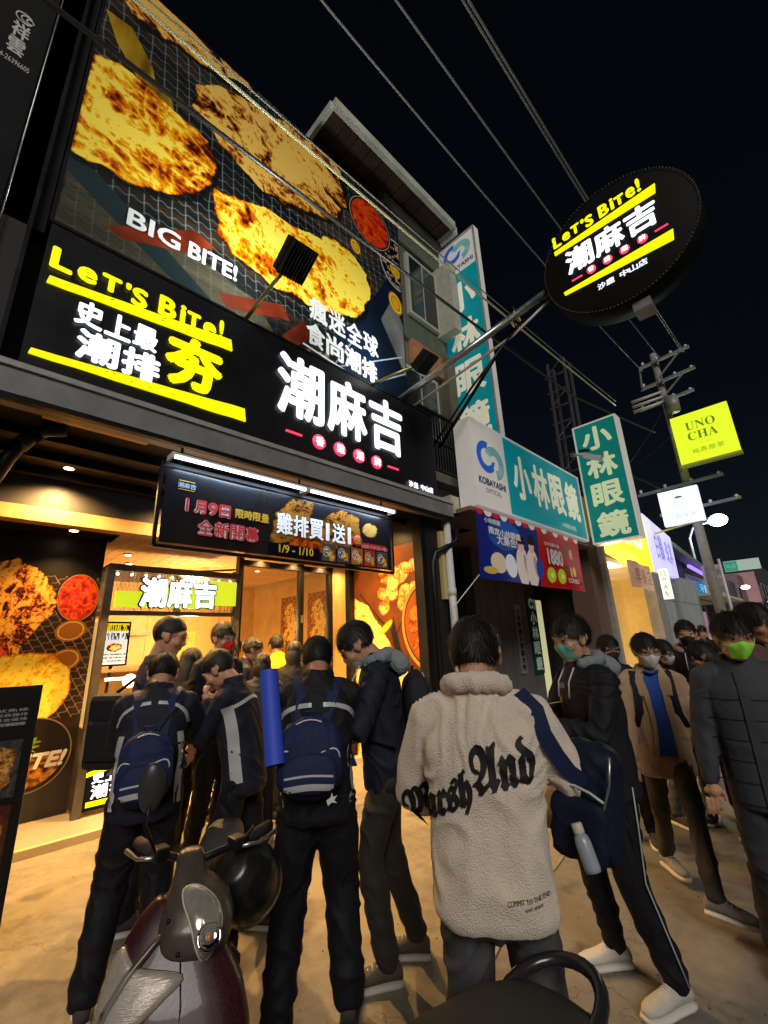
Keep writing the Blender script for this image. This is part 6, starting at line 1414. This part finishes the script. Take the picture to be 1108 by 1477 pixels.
vs = []; fs = []; n = 64
for i in range(n):
    t_ = i/n*2.6*2*PI; r_ = .048-.012*i/n
    for q in (a0, a1): vs.append(q+(e1*math.cos(t_)+e2*math.sin(t_))*r_)
fs = [(2*i, 2*i+2, 2*i+3, 2*i+1) for i in range(n-1)]
mb.add(vs, fs, 0, True); mb.tube([a0+dd*.005, a1-dd*.012], .038, 20); mb.ob('roll', [mat('blue_foam', (.035,.085,.62), .6, bump=.1, bs=80)], RO)
# boy with white mask looking down at left, backpack
p8 = person('boy looking down in glasses and white mask, grey hood and black backpack', (-2.12, 1.84, 1.625), 228, lean=6, hpitch=38, hyaw=4, hands=((-.08, .33, 1.16), (.10, .34, 1.14)), feet=((-.08, .06), (.10, -.10)), jacket=NAVYJ, bulk=1.02, trousers=cloth('grey_brown_trousers', (.04,.036,.032), .7), hairstyle='short', hairlen=.035, mask=MASKW, glasses=True, hood=GREYH, detail=0, shoes=(cloth('brown_shoe', (.11,.085,.06), .7), SOLE))
backpack('black backpack with a fine zip line on the white masked boy', p8, m=cloth('black_bag_cloth', (.013,.013,.02), .55), w=.30, h=.44, zc=1.16, dpt=.17, piping=True, band=False)
# boy in cream fleece, from behind
p9 = person('boy from behind in an oversized cream fleece jacket with black gothic lettering', (-.98, 1.44, 1.57), 122, lean=4, hpitch=22, hyaw=-6, hands=((-.14, .30, 1.02), (.20, .26, 1.02)), elbows=((-1., -.45, -.7), (1., -.4, -.6)), feet=((-.12, .0), (.14, .05)), jacket=FLEECE, bulk=1.10, trousers=TROUG, tl=1.0, hairstyle='fringe', hairlen=.036, detail=0, hem=.83, wr=.012, hs=1.03)
WB = (p9['Wt'].to_3x3() @ V((0, 1, 0))).normalized()
Cf = MB()
for k in range(11):
    t_ = R(-30+240*k/10); Cf.ell(p9['Wt'] @ V((math.cos(t_)*.095, -math.sin(t_)*.085-.012, 1.485+.012*math.sin(t_))), .036, 10, 7)
me = remesh(Cf, .010, 3); wrinkle(me, .006, 12); link('collar', me, p9['P'], [FLEECE], True)
def drape_text(text, pr, cx_, cz_, w, h, m, slope=0., name='lettering', bold=.004, off=.004):
    vs, fs, _ = glyph(text); bm = bmesh.new(); vv = [bm.verts.new((x*w, y*h, 0)) for x, y in vs]
    for f in fs:
        try: bm.faces.new([vv[i] for i in f])
        except Exception: pass
    for _ in range(4):
        ed = [e for e in bm.edges if e.calc_length() > .016]
        if not ed: break
        bmesh.ops.subdivide_edges(bm, edges=ed, cuts=1); bmesh.ops.triangulate(bm, faces=bm.faces[:])
    bm.verts.index_update(); pts = [v.co.copy() for v in bm.verts]; F_ = [[v.index for v in f.verts] for f in bm.faces]; bm.free()
    mb = MB(); d = (pr['Wt'].to_3x3() @ V((0, 1, 0))).normalized()
    for ox, oz in ((0, 0), (bold, 0), (-bold, 0), (0, bold)):
        out = [project(pr['jb'], pr['Wt'] @ V((cx_-w/2+p.x+ox, -.1, cz_+p.y+oz+slope*(p.x-w/2))), d, off+(.0005 if ox or oz else 0)) for p in pts]
        mb.add(out, F_, 0, True)
    return mb.ob(name, [m], pr['P'])
BT = mat('black_flock', (.008,.008,.008), .7)
drape_text('𝕸𝖆𝖗𝖘𝖍', p9, -.16, 1.08, .25, .12, BT, .42); drape_text('𝕬𝖓𝖉', p9, .065, 1.19, .19, .135, BT, .18)
drape_text('COMMIT TO THE END', p9, .10, .92, .12, .012, BT, .1, bold=0, off=.004); drape_text('and start', p9, .11, .905, .05, .010, BT, .1, bold=0)
# navy bag at the fleece boy's right side with a bottle
BG9 = root('sling_bag', 'navy sling bag hanging at the right side of the boy in cream fleece', 'bag', (-.88, 1.95, .6))
Mq = p9['Wt'] @ Matrix.Translation((.33, .06, 1.13)) @ Matrix.Rotation(R(-35), 4, 'Z') @ Matrix.Rotation(R(8), 4, 'Y')
me = remesh(MB().bbox(-.10, .10, -.07, .07, -.17, .18, .06, M=Mq), .012, 4); wrinkle(me, .008, 9, seed=4); link('bag_body', me, BG9, [cloth('dark_navy_bag', (.006,.009,.026), .6, .25, 60)], True)
me = remesh(MB().bbox(-.09, .09, -.11, -.06, -.15, .03, .03, M=Mq), .010, 3); wrinkle(me, .005, 9, seed=5); link('front_pocket', me, BG9, [MATS['dark_navy_bag']], True)
MB().tube([Mq @ V((x*.8, -.105, .03+.03*math.cos(x*12))) for x in (-.11, -.06, 0, .06, .11)], .004, 6).ob('piping', [PIPE], BG9)
MB().tube([Mq @ V((.075+.03*math.sin(z*9), -.085, z*.8)) for z in (-.2, -.1, 0, .1, .2)], .004, 6).ob('zip', [STEEL], BG9)
pts = [(.14, -.03, 1.45), (.185, -.07, 1.40), (.215, -.09, 1.33), (.24, -.09, 1.27), (.27, -.07, 1.22), (.32, -.03, 1.19)]; vs = []
for p in pts:
    q, nn, _, _ = p9['jb'].find_nearest(p9['Wt'] @ V(p)); q = q+nn*.010
    for u in (-.5, 0, .5): vs.append(q+(p9['Wt'].to_3x3() @ V((.8, 0, .5))).normalized()*u*.05)
MB().add(vs, [(i*3+j, i*3+j+1, (i+1)*3+j+1, (i+1)*3+j) for i in range(len(pts)-1) for j in range(2)], 0, True).ob('strap', [NAVY], BG9)
BO9 = root('water_bottle', 'translucent grey water bottle with a pale cap in the side of the navy sling bag', 'bottle', Mq @ V((.04, -.17, -.2)))
Mbt = Mq @ Matrix.Translation((.06, -.135, -.13)) @ Matrix.Rotation(R(-24), 4, 'Y') @ Matrix.Scale(.62, 4)
MB().lathe([(.001, -.02), (.034, -.015), (.037, .0), (.037, .10), (.032, .12), (.022, .135)], 18, M=Mbt).ob('bottle_body', [mat('grey_bottle', (.30,.34,.40), .25, spec=.6)], BO9)
MB().lathe([(.024, .132), (.026, .14), (.026, .17), (.022, .176), (.001, .176)], 16, M=Mbt).ob('cap', [mat('cream_cap', (.55,.50,.40), .5)], BO9)
# boy with mint mask, holding a phone
p10 = person('boy in a mint green mask and grey hood holding a phone', (-1.10, 2.60, 1.61), 236, lean=3, hpitch=10, hyaw=12, hands=((-.06, .33, 1.18), (.05, .33, 1.22)), elbows=((-.6, -.7, -.3), (.6, -.7, -.4)), feet=((-.14, -.06), (.16, .02)), jacket=BLKJ, bulk=1.06, hairstyle='short', hairlen=.04, mask=MASKG, hood=GREYH, detail=0, shoes=(SHOEW, SOLE))
phone('dark phone with a pale lit screen held by the boy in the mint mask', p10['W'] @ (p10['arms'][1][2]+V((-.02, .09, .04))), 218, 30)
WF = -(p10['Wt'].to_3x3() @ V((0, 1, 0))).normalized()
rr = random.Random(3); c_ = p10['Wt'] @ V((.085, .1, 1.27)); ax_ = (p10['Wt'].to_3x3() @ V((1, 0, 0))).normalized(); az_ = (p10['Wt'].to_3x3() @ V((0, 0, 1))).normalized()
mb = MB(); rim = []
for k in range(32): r_ = .033 if k % 4 in (0, 1) else .026; rim.append(project(p10['jb'], c_+ax_*math.cos(k*PI/16)*r_+az_*math.sin(k*PI/16)*r_, WF, .005))
mb.add([project(p10['jb'], c_, WF, .006)]+rim, [(0, 1+k, 1+(k+1) % 32) for k in range(32)]); mb.ob('emblem', [mat('gold_emblem', (.62,.38,.02), .5)], p10['P'])
mb = MB(); rim = [project(p10['jb'], c_+ax_*math.cos(k*PI/8)*.013+az_*math.sin(k*PI/8)*.013, WF, .0075) for k in range(16)]; mb.add([project(p10['jb'], c_, WF, .008)]+rim, [(0, 1+k, 1+(k+1) % 16) for k in range(16)]); mb.ob('emblem_centre', [BLKJ], p10['P'])
strip('name_patch', p10['jb'], [p10['Wt'] @ V((x, .1, 1.36-.12*x)) for x in (.04, .07, .10, .13)], .03, WF, GREYH, p10['P'], .004, 8)
for i in range(2):   # pale seam lines down the trouser legs
    K = p10['legs'][i]; q = [p10['W'] @ (K[a_].lerp(K[b_], u)+V(((-1, 1)[i]*r_, -.02, 0))) for a_, b_, u, r_ in ((0, 1, .1, .094), (0, 1, .5, .09), (0, 1, 1, .078), (1, 2, .5, .072), (1, 2, .95, .064))]; MB().tube(q, .004, 5).ob('seam', [REFL], p10['P'])
# behind him, black mask
p11 = person('boy with a black mask and thin glasses partly hidden behind the mint masked boy', (-1.50, 4.30, 1.50), 285, lean=4, hpitch=8, hyaw=25, jacket=BLKJ, hairstyle='fringe', hairlen=.045, mask=MASKB, glasses=True, detail=1)
# tan jacket boy walking toward the camera
p12 = person('boy in a tan jacket over a bright blue shirt with a white mask, striding', (-1.02, 3.65, 1.50), 296, lean=4, hpitch=8, hyaw=8, hands=((-.26, .10, .80), (.24, .18, .86)), feet=((-.04, .50), (.06, -.28, .0)), foot_yaw=(60, 20), jacket=TAN, bulk=1.12, trousers=TROUB, tl=.88, hairstyle='short', hairlen=.04, mask=MASKW, glasses=True, shirt=BLUES, detail=0, shoes=(SHOEG, SOLE), hem=.74)
backpack('black backpack worn by the boy in the tan jacket', p12, m=MATS['black_bag_cloth'], w=.28, h=.38, piping=False, band=False)
t = root('paper_pouch', 'small white and pink printed pouch in the hand of the boy in the tan jacket', 'pouch', p12['W'] @ p12['arms'][0][2]); MB().bbox(-.05, .05, -.015, .015, -.10, .02, .008, M=Matrix.Translation(p12['W'] @ (p12['arms'][0][2]+V((0, .03, -.10))))@ Matrix.Rotation(R(40), 4, 'Z')).ob('pouch_body', [mat('pouch_print', (.55,.45,.45), .5, col2=(.35,.1,.12), vs=30)], t)
# people behind
p13 = person('boy with a black mask and a pale pink hood standing further back', (-1.06, 5.15, 1.60), 285, hpitch=2, jacket=BLKJ, hood=cloth('pale_pink_hood', (.5,.38,.36), .8), hairstyle='short', hairlen=.03, mask=MASKB, detail=1, trousers=TROUG)
p14 = person('girl in a white mask turned sideways behind the tan jacket', (-1.24, 4.95, 1.44), 340, hpitch=10, jacket=BLKJ, hairstyle='long', hairlen=.05, mask=MASKW, glasses=True, detail=1, trousers=TROUG)
p14b = person('girl with smooth dark hair bowing left between the masked boys', (-.90, 4.75, 1.42), 200, hpitch=25, jacket=cloth('navy_coat', (.02,.03,.055), .7), hairstyle='bob', hairlen=.05, detail=1, trousers=CHAR, shoes=(SHOEM, SOLE))
# man with the lime mask
p15 = person('young man in a slate grey puffer jacket with a bright lime green mask', (-.43, 3.16, 1.585), 286, lean=2, hpitch=10, hyaw=10, hands=((-.26, .10, .80), (.26, .06, .80)), feet=((-.12, .05), (.12, -.08)), jacket=PUFF, bulk=1.06, trousers=CHAR, hairstyle='short', hairlen=.05, mask=MASKL, detail=0, hem=.74, hs=1.0, shoes=(SHOEG, SOLE), wr=.004)
for z in (.78, .88, .98, 1.08, 1.18, 1.28):
    strip('quilt_seam', p15['jb'], [p15['Wt'] @ V((x, .1, z)) for x in (-.2, -.1, 0, .1, .2)], .006, -(p15['Wt'].to_3x3() @ V((0, 1, 0))), BLKJ, p15['P'], .0015, 24)
strip('front_placket', p15['jb'], [p15['Wt'] @ V((.02, .1, z)) for z in (1.42, 1.2, 1.0, .8, .7)], .04, -(p15['Wt'].to_3x3() @ V((0, 1, 0))), PUFF, p15['P'], .008, 20)
p16 = person('dark haired boy behind the man with the lime mask, turned to the right', (-.40, 3.95, 1.66), 330, hpitch=10, jacket=cloth('brown_coat', (.10,.06,.05), .8), hairstyle='fringe', hairlen=.05, detail=1, skin=1)
# crowd at the shop door
for lb, hd, fc, jk, hst, hr, md in (('person with a black mask and short hair near the glass door', (-4.85, 2.62, 1.62), 60, NAVYJ, 'short', HAIRM, None), ('person in a bright yellow jacket with tousled hair inside the doorway', (-5.45, 3.28, 1.66), 175, YELJ, 'short', HAIRM, MASKW),
      ('person with brown bobbed hair near the doorway seen from behind', (-4.35, 2.86, 1.56), 130, BLKJ, 'bob', HAIRB, None), ('small person with tied hair in a dark top before the doorway', (-4.1, 2.32, 1.46), 150, CHAR, 'bob', HAIRM, None), ('person with dark hair deep in the doorway by the red poster', (-6.6, 3.25, 1.66), 100, BLKJ, 'short', HAIRM, None), ('boy beyond the red masked boy facing the doorway', (-4.9, 2.35, 1.60), 110, NAVYJ, 'fringe', HAIRM, None)):
    person(lb, hd, fc, 'people crowding at the doorway', hpitch=12, jacket=jk, hairstyle=hst, hairlen=.04, hair=hr, mask=md, detail=2)
# distant passers-by at the right
for lb, hd, fc, jk in (('distant passer-by in grey near the pale wall', (-1.6, 8.2, 1.55), 280, CHAR), ('distant passer-by at the end of the row of shops', (-1.9, 10.5, 1.6), 270, BLKJ), ('distant person in a pale coat by the yellow lit shop', (-2.3, 12., 1.6), 300, GREYH)):
    person(lb, hd, fc, 'distant passers-by', jacket=jk, detail=2, trousers=TROUG)
# ------------------------------------------------------------------ scooters
BURG = mat('burgundy_paint', (.035,.006,.009), .38, coat=.15, var=.5, vs=140); TAUPE = mat('taupe_paint', (.085,.068,.055), .36, metal=.35, coat=.2, var=.12, vs=12, bump=.03, bs=150)
RUB = mat('rubber', (.018,.018,.018), .75, bump=.1, bs=200); SEATM = mat('seat_vinyl', (.022,.024,.022), .55, bump=.35, bs=260, var=.3, vs=3)
CLR = mat('clear_lens', (.75,.72,.66), .08, alpha=.16, spec=.8); CHR = mat('chrome', (.7,.7,.7), .08, metal=1.)
class Fr:
    def __init__(s, o, fdeg, k=1., kz=1., zo=0.): s.k, s.kz, s.zo = k, kz, zo; s.o = V(o); s.f = V((math.cos(R(fdeg)), math.sin(R(fdeg)), 0)); s.s = V((-s.f.y, s.f.x, 0))
    def __call__(s, a, b, c): return s.o+s.s*(a*s.k)+s.f*(b*s.k)+V((0, 0, c*s.kz+s.zo if c >= .3 else c*(.3*s.kz+s.zo)/.3))
def loftz(mb, fr, secs, n=22, p=2.6, mi=0):
    mb.loft([[fr(sx_+math.copysign(abs(math.cos(t))**(2/p), math.cos(t))*w, f_+math.copysign(abs(math.sin(t))**(2/p), math.sin(t))*d, z) for t in [2*PI*k/n for k in range(n)]] for z, w, d, f_, sx_ in secs], mi); return mb
def loftf(mb, fr, secs, n=22, p=2.8):
    mb.loft([[fr(math.copysign(abs(math.cos(t))**(2/p), math.cos(t))*w, f_, z+math.copysign(abs(math.sin(t))**(2/p), math.sin(t))*h) for t in [2*PI*k/n for k in range(n)]] for f_, w, z, h in secs]); return mb
def wheel(fr, f_, r_, parent, wname='wheel'):
    c = fr.o+fr.f*f_*fr.k+V((0, 0, r_)); M_ = Matrix((fr.s, fr.f, V((0, 0, 1)))).transposed().to_4x4() ; M_.translation = c; M_ = M_ @ Matrix.Rotation(PI/2, 4, 'Y')
    w = MB().lathe([(r_*.62, -.03), (r_*.86, -.05), (r_*.98, -.03), (r_, 0), (r_*.98, .03), (r_*.86, .05), (r_*.62, .03)], 28, M=M_).ob(wname, [RUB], parent)
    MB().lathe([(.001, -.04), (r_*.3, -.04), (r_*.35, -.02), (r_*.6, -.03), (r_*.64, 0), (r_*.6, .03), (r_*.35, .02), (r_*.3, .04), (.001, .04)], 20, M=M_).ob('rim', [STEEL], w)
fr = Fr((-1.66, .72, 0), -31, .9, .7, .265)
S1 = root('scooter', 'parked burgundy scooter with taupe handlebar cowl and leaf shaped headlamp in the foreground', 'scooter', (-1.66, .72, 0))
def rm(name, mb, vox, m, parent, sm=2):
    me = remesh(mb, vox, sm, name); return link(name, me, parent, [m], True), BVHTree.FromPolygons([v.co for v in me.vertices], [p.vertices[:] for p in me.polygons])
mb = loftz(MB(), fr, [(1.035, .028, .028, -.05, -.02), (1.02, .045, .040, -.05, -.02), (.985, .050, .048, -.03, -.015), (.95, .055, .058, .0, -.01), (.92, .080, .072, .01, .01), (.875, .108, .088, .03, .025), (.82, .122, .10, .05, .03), (.75, .118, .10, .06, .03), (.68, .09, .08, .055, .03), (.63, .05, .05, .05, .03)])
cowl, cb = rm('cowl', mb, .009, TAUPE, S1, 3)
mb = loftz(MB(), fr, [(.90, .05, .03, .02, -.06), (.84, .11, .05, .04, -.05), (.74, .17, .07, .075, -.04), (.62, .215, .085, .12, -.02), (.50, .225, .09, .16, 0), (.40, .20, .09, .18, 0), (.30, .15, .08, .16, 0), (.24, .10, .05, .12, 0)])
apron, ab = rm('front_apron', mb, .011, BURG, S1, 3)
def patch(bvh, pts, d, off, n=0):
    """dome shaped cover: rim points on the surface plus raised rings"""
    c = V((0, 0, 0))
    for p in pts: c += p
    c /= len(pts); rings_ = []
    for k, (u, o_) in enumerate(((1., .001), (.94, off*.75), (.7, off), (.4, off*1.1))):
        rings_.append([project(bvh, c.lerp(p, u), d, o_) for p in pts])
    cc = project(bvh, c, d, off*1.15); m_ = len(pts); vs = [p for r_ in rings_ for p in r_]+[cc]
    fs = [(i*m_+j, i*m_+(j+1) % m_, (i+1)*m_+(j+1) % m_, (i+1)*m_+j) for i in range(3) for j in range(m_)]+[(3*m_+j, 3*m_+(j+1) % m_, 4*m_) for j in range(m_)]
    return vs, fs, rings_[0]
def spl(pts, n=5):
    out = []; k = len(pts)
    for i in range(k):
        p0, p1, p2, p3 = [V((*pts[(i+j-1) % k], 0)) for j in range(4)]
        for q in range(n):
            u = q/n; out.append(.5*((2*p1)+(p2-p0)*u+(2*p0-5*p1+4*p2-p3)*u*u+(3*p1-p0-3*p2+p3)*u*u*u))
    return out
D = -(fr.f*.75+V((0, 0, .45))+fr.s*.25).normalized(); sdv = D.cross(V((0, 0, 1))).normalized(); sdv = -sdv if sdv.dot(fr.s) < 0 else sdv; upv = sdv.cross(D).normalized(); upv = -upv if upv.z < 0 else upv
hc_ = fr(.062, .15, .868)
leaf = [(-.042, .085), (-.005, .082), (.036, .045), (.056, -.01), (.040, -.065), (.010, -.092), (-.014, -.065), (-.032, .0), (-.046, .05)]
rimp = [hc_+sdv*p.x+upv*p.y for p in spl(leaf)]
vs, fs, rim = patch(cb, rimp, D, .010); hl = MB().add(vs, fs, 0, True).ob('headlamp', [mat('lamp_inner', (.42,.38,.33), .12, metal=.7, var=.4, vs=25)], S1)
MB().tube(rim+[rim[0]], .0035, 6).ob('lamp_rim', [mat('ivory_rim', (.55,.52,.42), .4)], hl)
vs2, fs2, _ = patch(cb, rimp, D, .018); MB().add(vs2, fs2, 0, True).ob('lamp_glass', [CLR], hl)
pc = project(cb, hc_+sdv*.018-upv*.045, D, .012); Mp = Matrix((sdv, upv, -D)).transposed().to_4x4(); Mp.translation = pc
MB().lathe([(.034, -.002), (.036, .004), (.030, .007), (.028, .003), (.012, -.001), (.001, .0)], 22, M=Mp).ob('reflector', [CHR], hl)
MB().ell((0, 0, .004), (.008, .012, .005), M=Mp).ob('bulb', [mat('amber_bulb', (.5,.15,.08), .2)], hl)
for a, b in ((-.085, .02), (-.06, -.06)): MB().ell(project(cb, hc_+sdv*a+upv*b, D, .0), .007).ob('screw', [BLKM], S1)
D2 = -(fr.f*.85+V((0, 0, .35))-fr.s*.35).normalized(); s2 = D2.cross(V((0, 0, 1))).normalized(); s2 = -s2 if s2.dot(fr.s) < 0 else s2; u2 = s2.cross(D2).normalized(); u2 = -u2 if u2.z < 0 else u2
tc_ = fr(-.13, .25, .69); tl_ = [(-.10, .10), (-.03, .06), (.09, .045), (.06, .0), (.0, -.06), (-.07, -.11), (-.10, -.06), (-.115, .02)]
rp = [tc_+s2*p.x+u2*p.y for p in spl(tl_)]
vs, fs, rim = patch(ab, rp, D2, .010); tl = MB().add(vs, fs, 0, True).ob('turn_signal', [mat('signal_inner', (.40,.34,.30), .3, metal=.3, var=.3, vs=18, bump=.25, bs=30, bstretch=(1,1,12))], S1)
vs, fs, _ = patch(ab, rp, D2, .016); MB().add(vs, fs, 0, True).ob('signal_glass', [CLR], tl); MB().tube(rim+[rim[0]], .003, 6).ob('signal_rim', [TAUPE], tl)
edge = [project(ab, fr(a, .2, z), D2, .004) for a, z in ((-.07, .90), (-.12, .82), (-.165, .74), (-.20, .64), (-.215, .54), (-.21, .44), (-.18, .34))]
for pts in (((-.075, .12, .93), (-.09, .15, .86), (-.095, .16, .78), (-.07, .16, .70)), ((-.05, .02, .955), (.0, .08, .95), (.05, .05, .945))):
    MB().tube([project(cb, fr(*p), -(fr.f+V((0, 0, .4))).normalized(), .0) for p in pts], .0022, 5).ob('panel_gap', [BLKM], S1)
for pts in (((-.19, .2, .60), (-.1, .2, .52), (.05, .2, .50), (.19, .2, .56)), ((.0, .2, .74), (.02, .2, .62), (.02, .2, .45))):
    MB().tube([project(ab, fr(*p), -fr.f, .0) for p in pts], .0025, 5).ob('panel_gap', [BLKM], S1)
MB().tube(edge, [.006, .010, .013, .014, .014, .012, .008], 8).ob('apron_trim', [TAUPE], S1)
# bars, grips, levers, mirrors
MB().tube([fr(-.26, -.30, .98), fr(-.15, -.14, .99), fr(0, -.06, .97), fr(.15, -.14, .99), fr(.26, -.30, .98)], .013, 8).ob('handlebar', [BLKM], S1)
for sx in (-1, 1):
    MB().tube([fr(sx*.18, -.17, .99), fr(sx*.26, -.30, .98)], [.018, .020], 12).ob('grip', [RUB], S1)
    MB().tube([fr(sx*.16, -.10, .99), fr(sx*.22, -.13, .98), fr(sx*.29, -.25, .97)], [.008, .006, .009], 6).ob('brake_lever', [STEEL], S1)
    MB().bbox(-.03, .03, -.025, .025, -.02, .02, .008, M=Matrix.Translation(fr(sx*.14, -.12, 1.0))).ob('switch_box', [BLKM], S1)
    top = fr(sx*.20+(-.02*sx), -.07, 1.24)
    mi_ = MB().tube([fr(sx*.15, -.10, 1.0), fr(sx*.19, -.06, 1.15), top], .006, 6).ob('mirror_stalk', [BLKM], S1) if sx < 0 else MB().tube([fr(.18, -.05, 1.05), fr(.20, -.12, 1.06)], .006, 6).ob('mirror_stalk', [BLKM], S1)
Mm = Matrix.Translation(fr(-.185, -.08, 1.30)) @ Matrix.Rotation(R(-31), 4, 'Z') @ Matrix.Rotation(R(-62), 4, 'Z')
mir = MB().ell((0, 0, 0), (.020, .042, .078), 18, 12, M=Matrix.Translation(fr(-.185, -.08, 1.30)) @ Matrix.Rotation(R(-25), 4, 'Z')).ob('mirror', [mat('mirror_shell', (.035,.035,.038), .35)], S1)
hm = root('helmet', 'black open face helmet with a shiny rim hung on the scooter handlebar', 'helmet', fr(.16, -.16, .82))
mh = Matrix.Translation(fr(.165, -.22, .79)) @ Matrix.Scale(.93, 4) @ Matrix.Rotation(R(35), 4, 'Z') @ Matrix.Rotation(R(50), 4, 'X')
me = remesh(MB().lathe([(.001, .145), (.06, .135), (.105, .10), (.130, .05), (.138, 0), (.134, -.06), (.126, -.09), (.112, -.09), (.118, -.03), (.112, .03), (.08, .09), (.001, .115)], 30, M=mh), .009, 2); link('shell', me, hm, [mat('helmet_black', (.008,.008,.008), .3, coat=.15)], True)
MB().tube([mh @ V((math.cos(t)*.124, math.sin(t)*.124, -.09)) for t in [2*PI*k/30 for k in range(31)]], .007, 6).ob('rim_trim', [mat('bronze_trim', (.24,.15,.07), .3, metal=.6)], hm)
for sx in (-1, 1): MB().tube([mh @ V((sx*.11, 0, -.08)), mh @ V((sx*.08, .05, -.15)), mh @ V((0, .07, -.19))], .006, 6).ob('chin_strap', [RUB], hm)
# rest of the scooter
mb = loftf(MB(), fr, [(-.14, .14, .36, .06), (-.3, .15, .32, .02), (-.5, .15, .32, .02), (-.62, .14, .40, .08), (-.9, .14, .46, .10), (-1.2, .11, .50, .08), (-1.42, .06, .53, .04)]); rm('body', mb, .014, BURG, S1, 4)
mb = loftf(MB(), fr, [(-.60, .09, .53, .03), (-.75, .12, .56, .045), (-1.0, .13, .58, .05), (-1.25, .11, .60, .045), (-1.38, .08, .60, .03)]); rm('seat', mb, .012, SEATM, S1, 4)
mb = loftz(MB(), fr, [(.62, .12, .03, -.10, 0), (.55, .18, .03, -.10, 0), (.42, .17, .03, -.12, 0), (.32, .14, .02, -.14, 0)]); rm('leg_shield', mb, .012, RUB, S1, 3)
wheel(fr, .22, .22, S1); wheel(fr, -1.18, .22, S1)
MB().tube([fr(0, .0, .8), fr(0, .2, .3)], .03, 10).ob('fork', [BLKM], S1)
mb = loftf(MB(), fr, [(.42, .05, .30, .02), (.32, .07, .42, .03), (.18, .075, .46, .03), (.05, .06, .40, .02)]); rm('front_fender', mb, .011, BURG, S1, 3)
# second scooter, only its seat and rear rail show
fr2 = Fr((-.80, .63, 0), -102, 1., .95, 0)
S2_ = root('scooter', 'dark scooter seat with a looped grab rail at the bottom right foreground', 'scooter', (-.73, .62, 0))
mb = loftf(MB(), fr2, [(-.66, .075, .775, .022), (-.60, .145, .785, .04), (-.50, .185, .79, .05), (-.30, .20, .785, .055), (-.05, .19, .775, .055), (.15, .14, .77, .05), (.28, .08, .765, .035)]); rm('seat', mb, .011, SEATM, S2_, 4)
MB().tube([fr2(.11*math.sin(t)*1.0-.04, -.60-.14*math.cos(t), .80+.03*math.cos(t)) for t in [-PI*.62+1.24*PI*k/16 for k in range(17)]], .017, 10).ob('grab_rail', [mat('rail_black', (.02,.02,.022), .25, coat=.3)], S2_)
mb = loftf(MB(), fr2, [(-.72, .06, .64, .05), (-.55, .13, .62, .10), (-.3, .165, .58, .13), (.0, .17, .52, .15), (.2, .16, .40, .16), (.38, .15, .28, .06), (.75, .15, .27, .04)]); rm('body', mb, .014, mat('black_body_paint', (.015,.016,.018), .2, coat=.4), S2_, 4)
MB().bbox(-.07, .07, -.02, .02, -.04, .04, .015, M=Matrix.Translation(fr2(0, -.73, .66)) @ Matrix.Rotation(R(-15), 4, 'Z')).ob('tail_lamp', [mat('dark_red_lens', (.12,.01,.01), .15, coat=.5)], S2_)
wheel(fr2, -.48, .23, S2_); wheel(fr2, .95, .23, S2_)
mb = loftz(MB(), fr2, [(.95, .10, .06, .78, 0), (.8, .18, .05, .80, 0), (.5, .2, .05, .82, 0), (.3, .15, .04, .80, 0)]); rm('leg_shield', mb, .014, MATS['black_body_paint'], S2_, 3)
MB().tube([fr2(-.33, .62, 1.02), fr2(0, .72, 1.0), fr2(.33, .62, 1.02)], .016, 8).ob('handlebar', [BLKM], S2_)
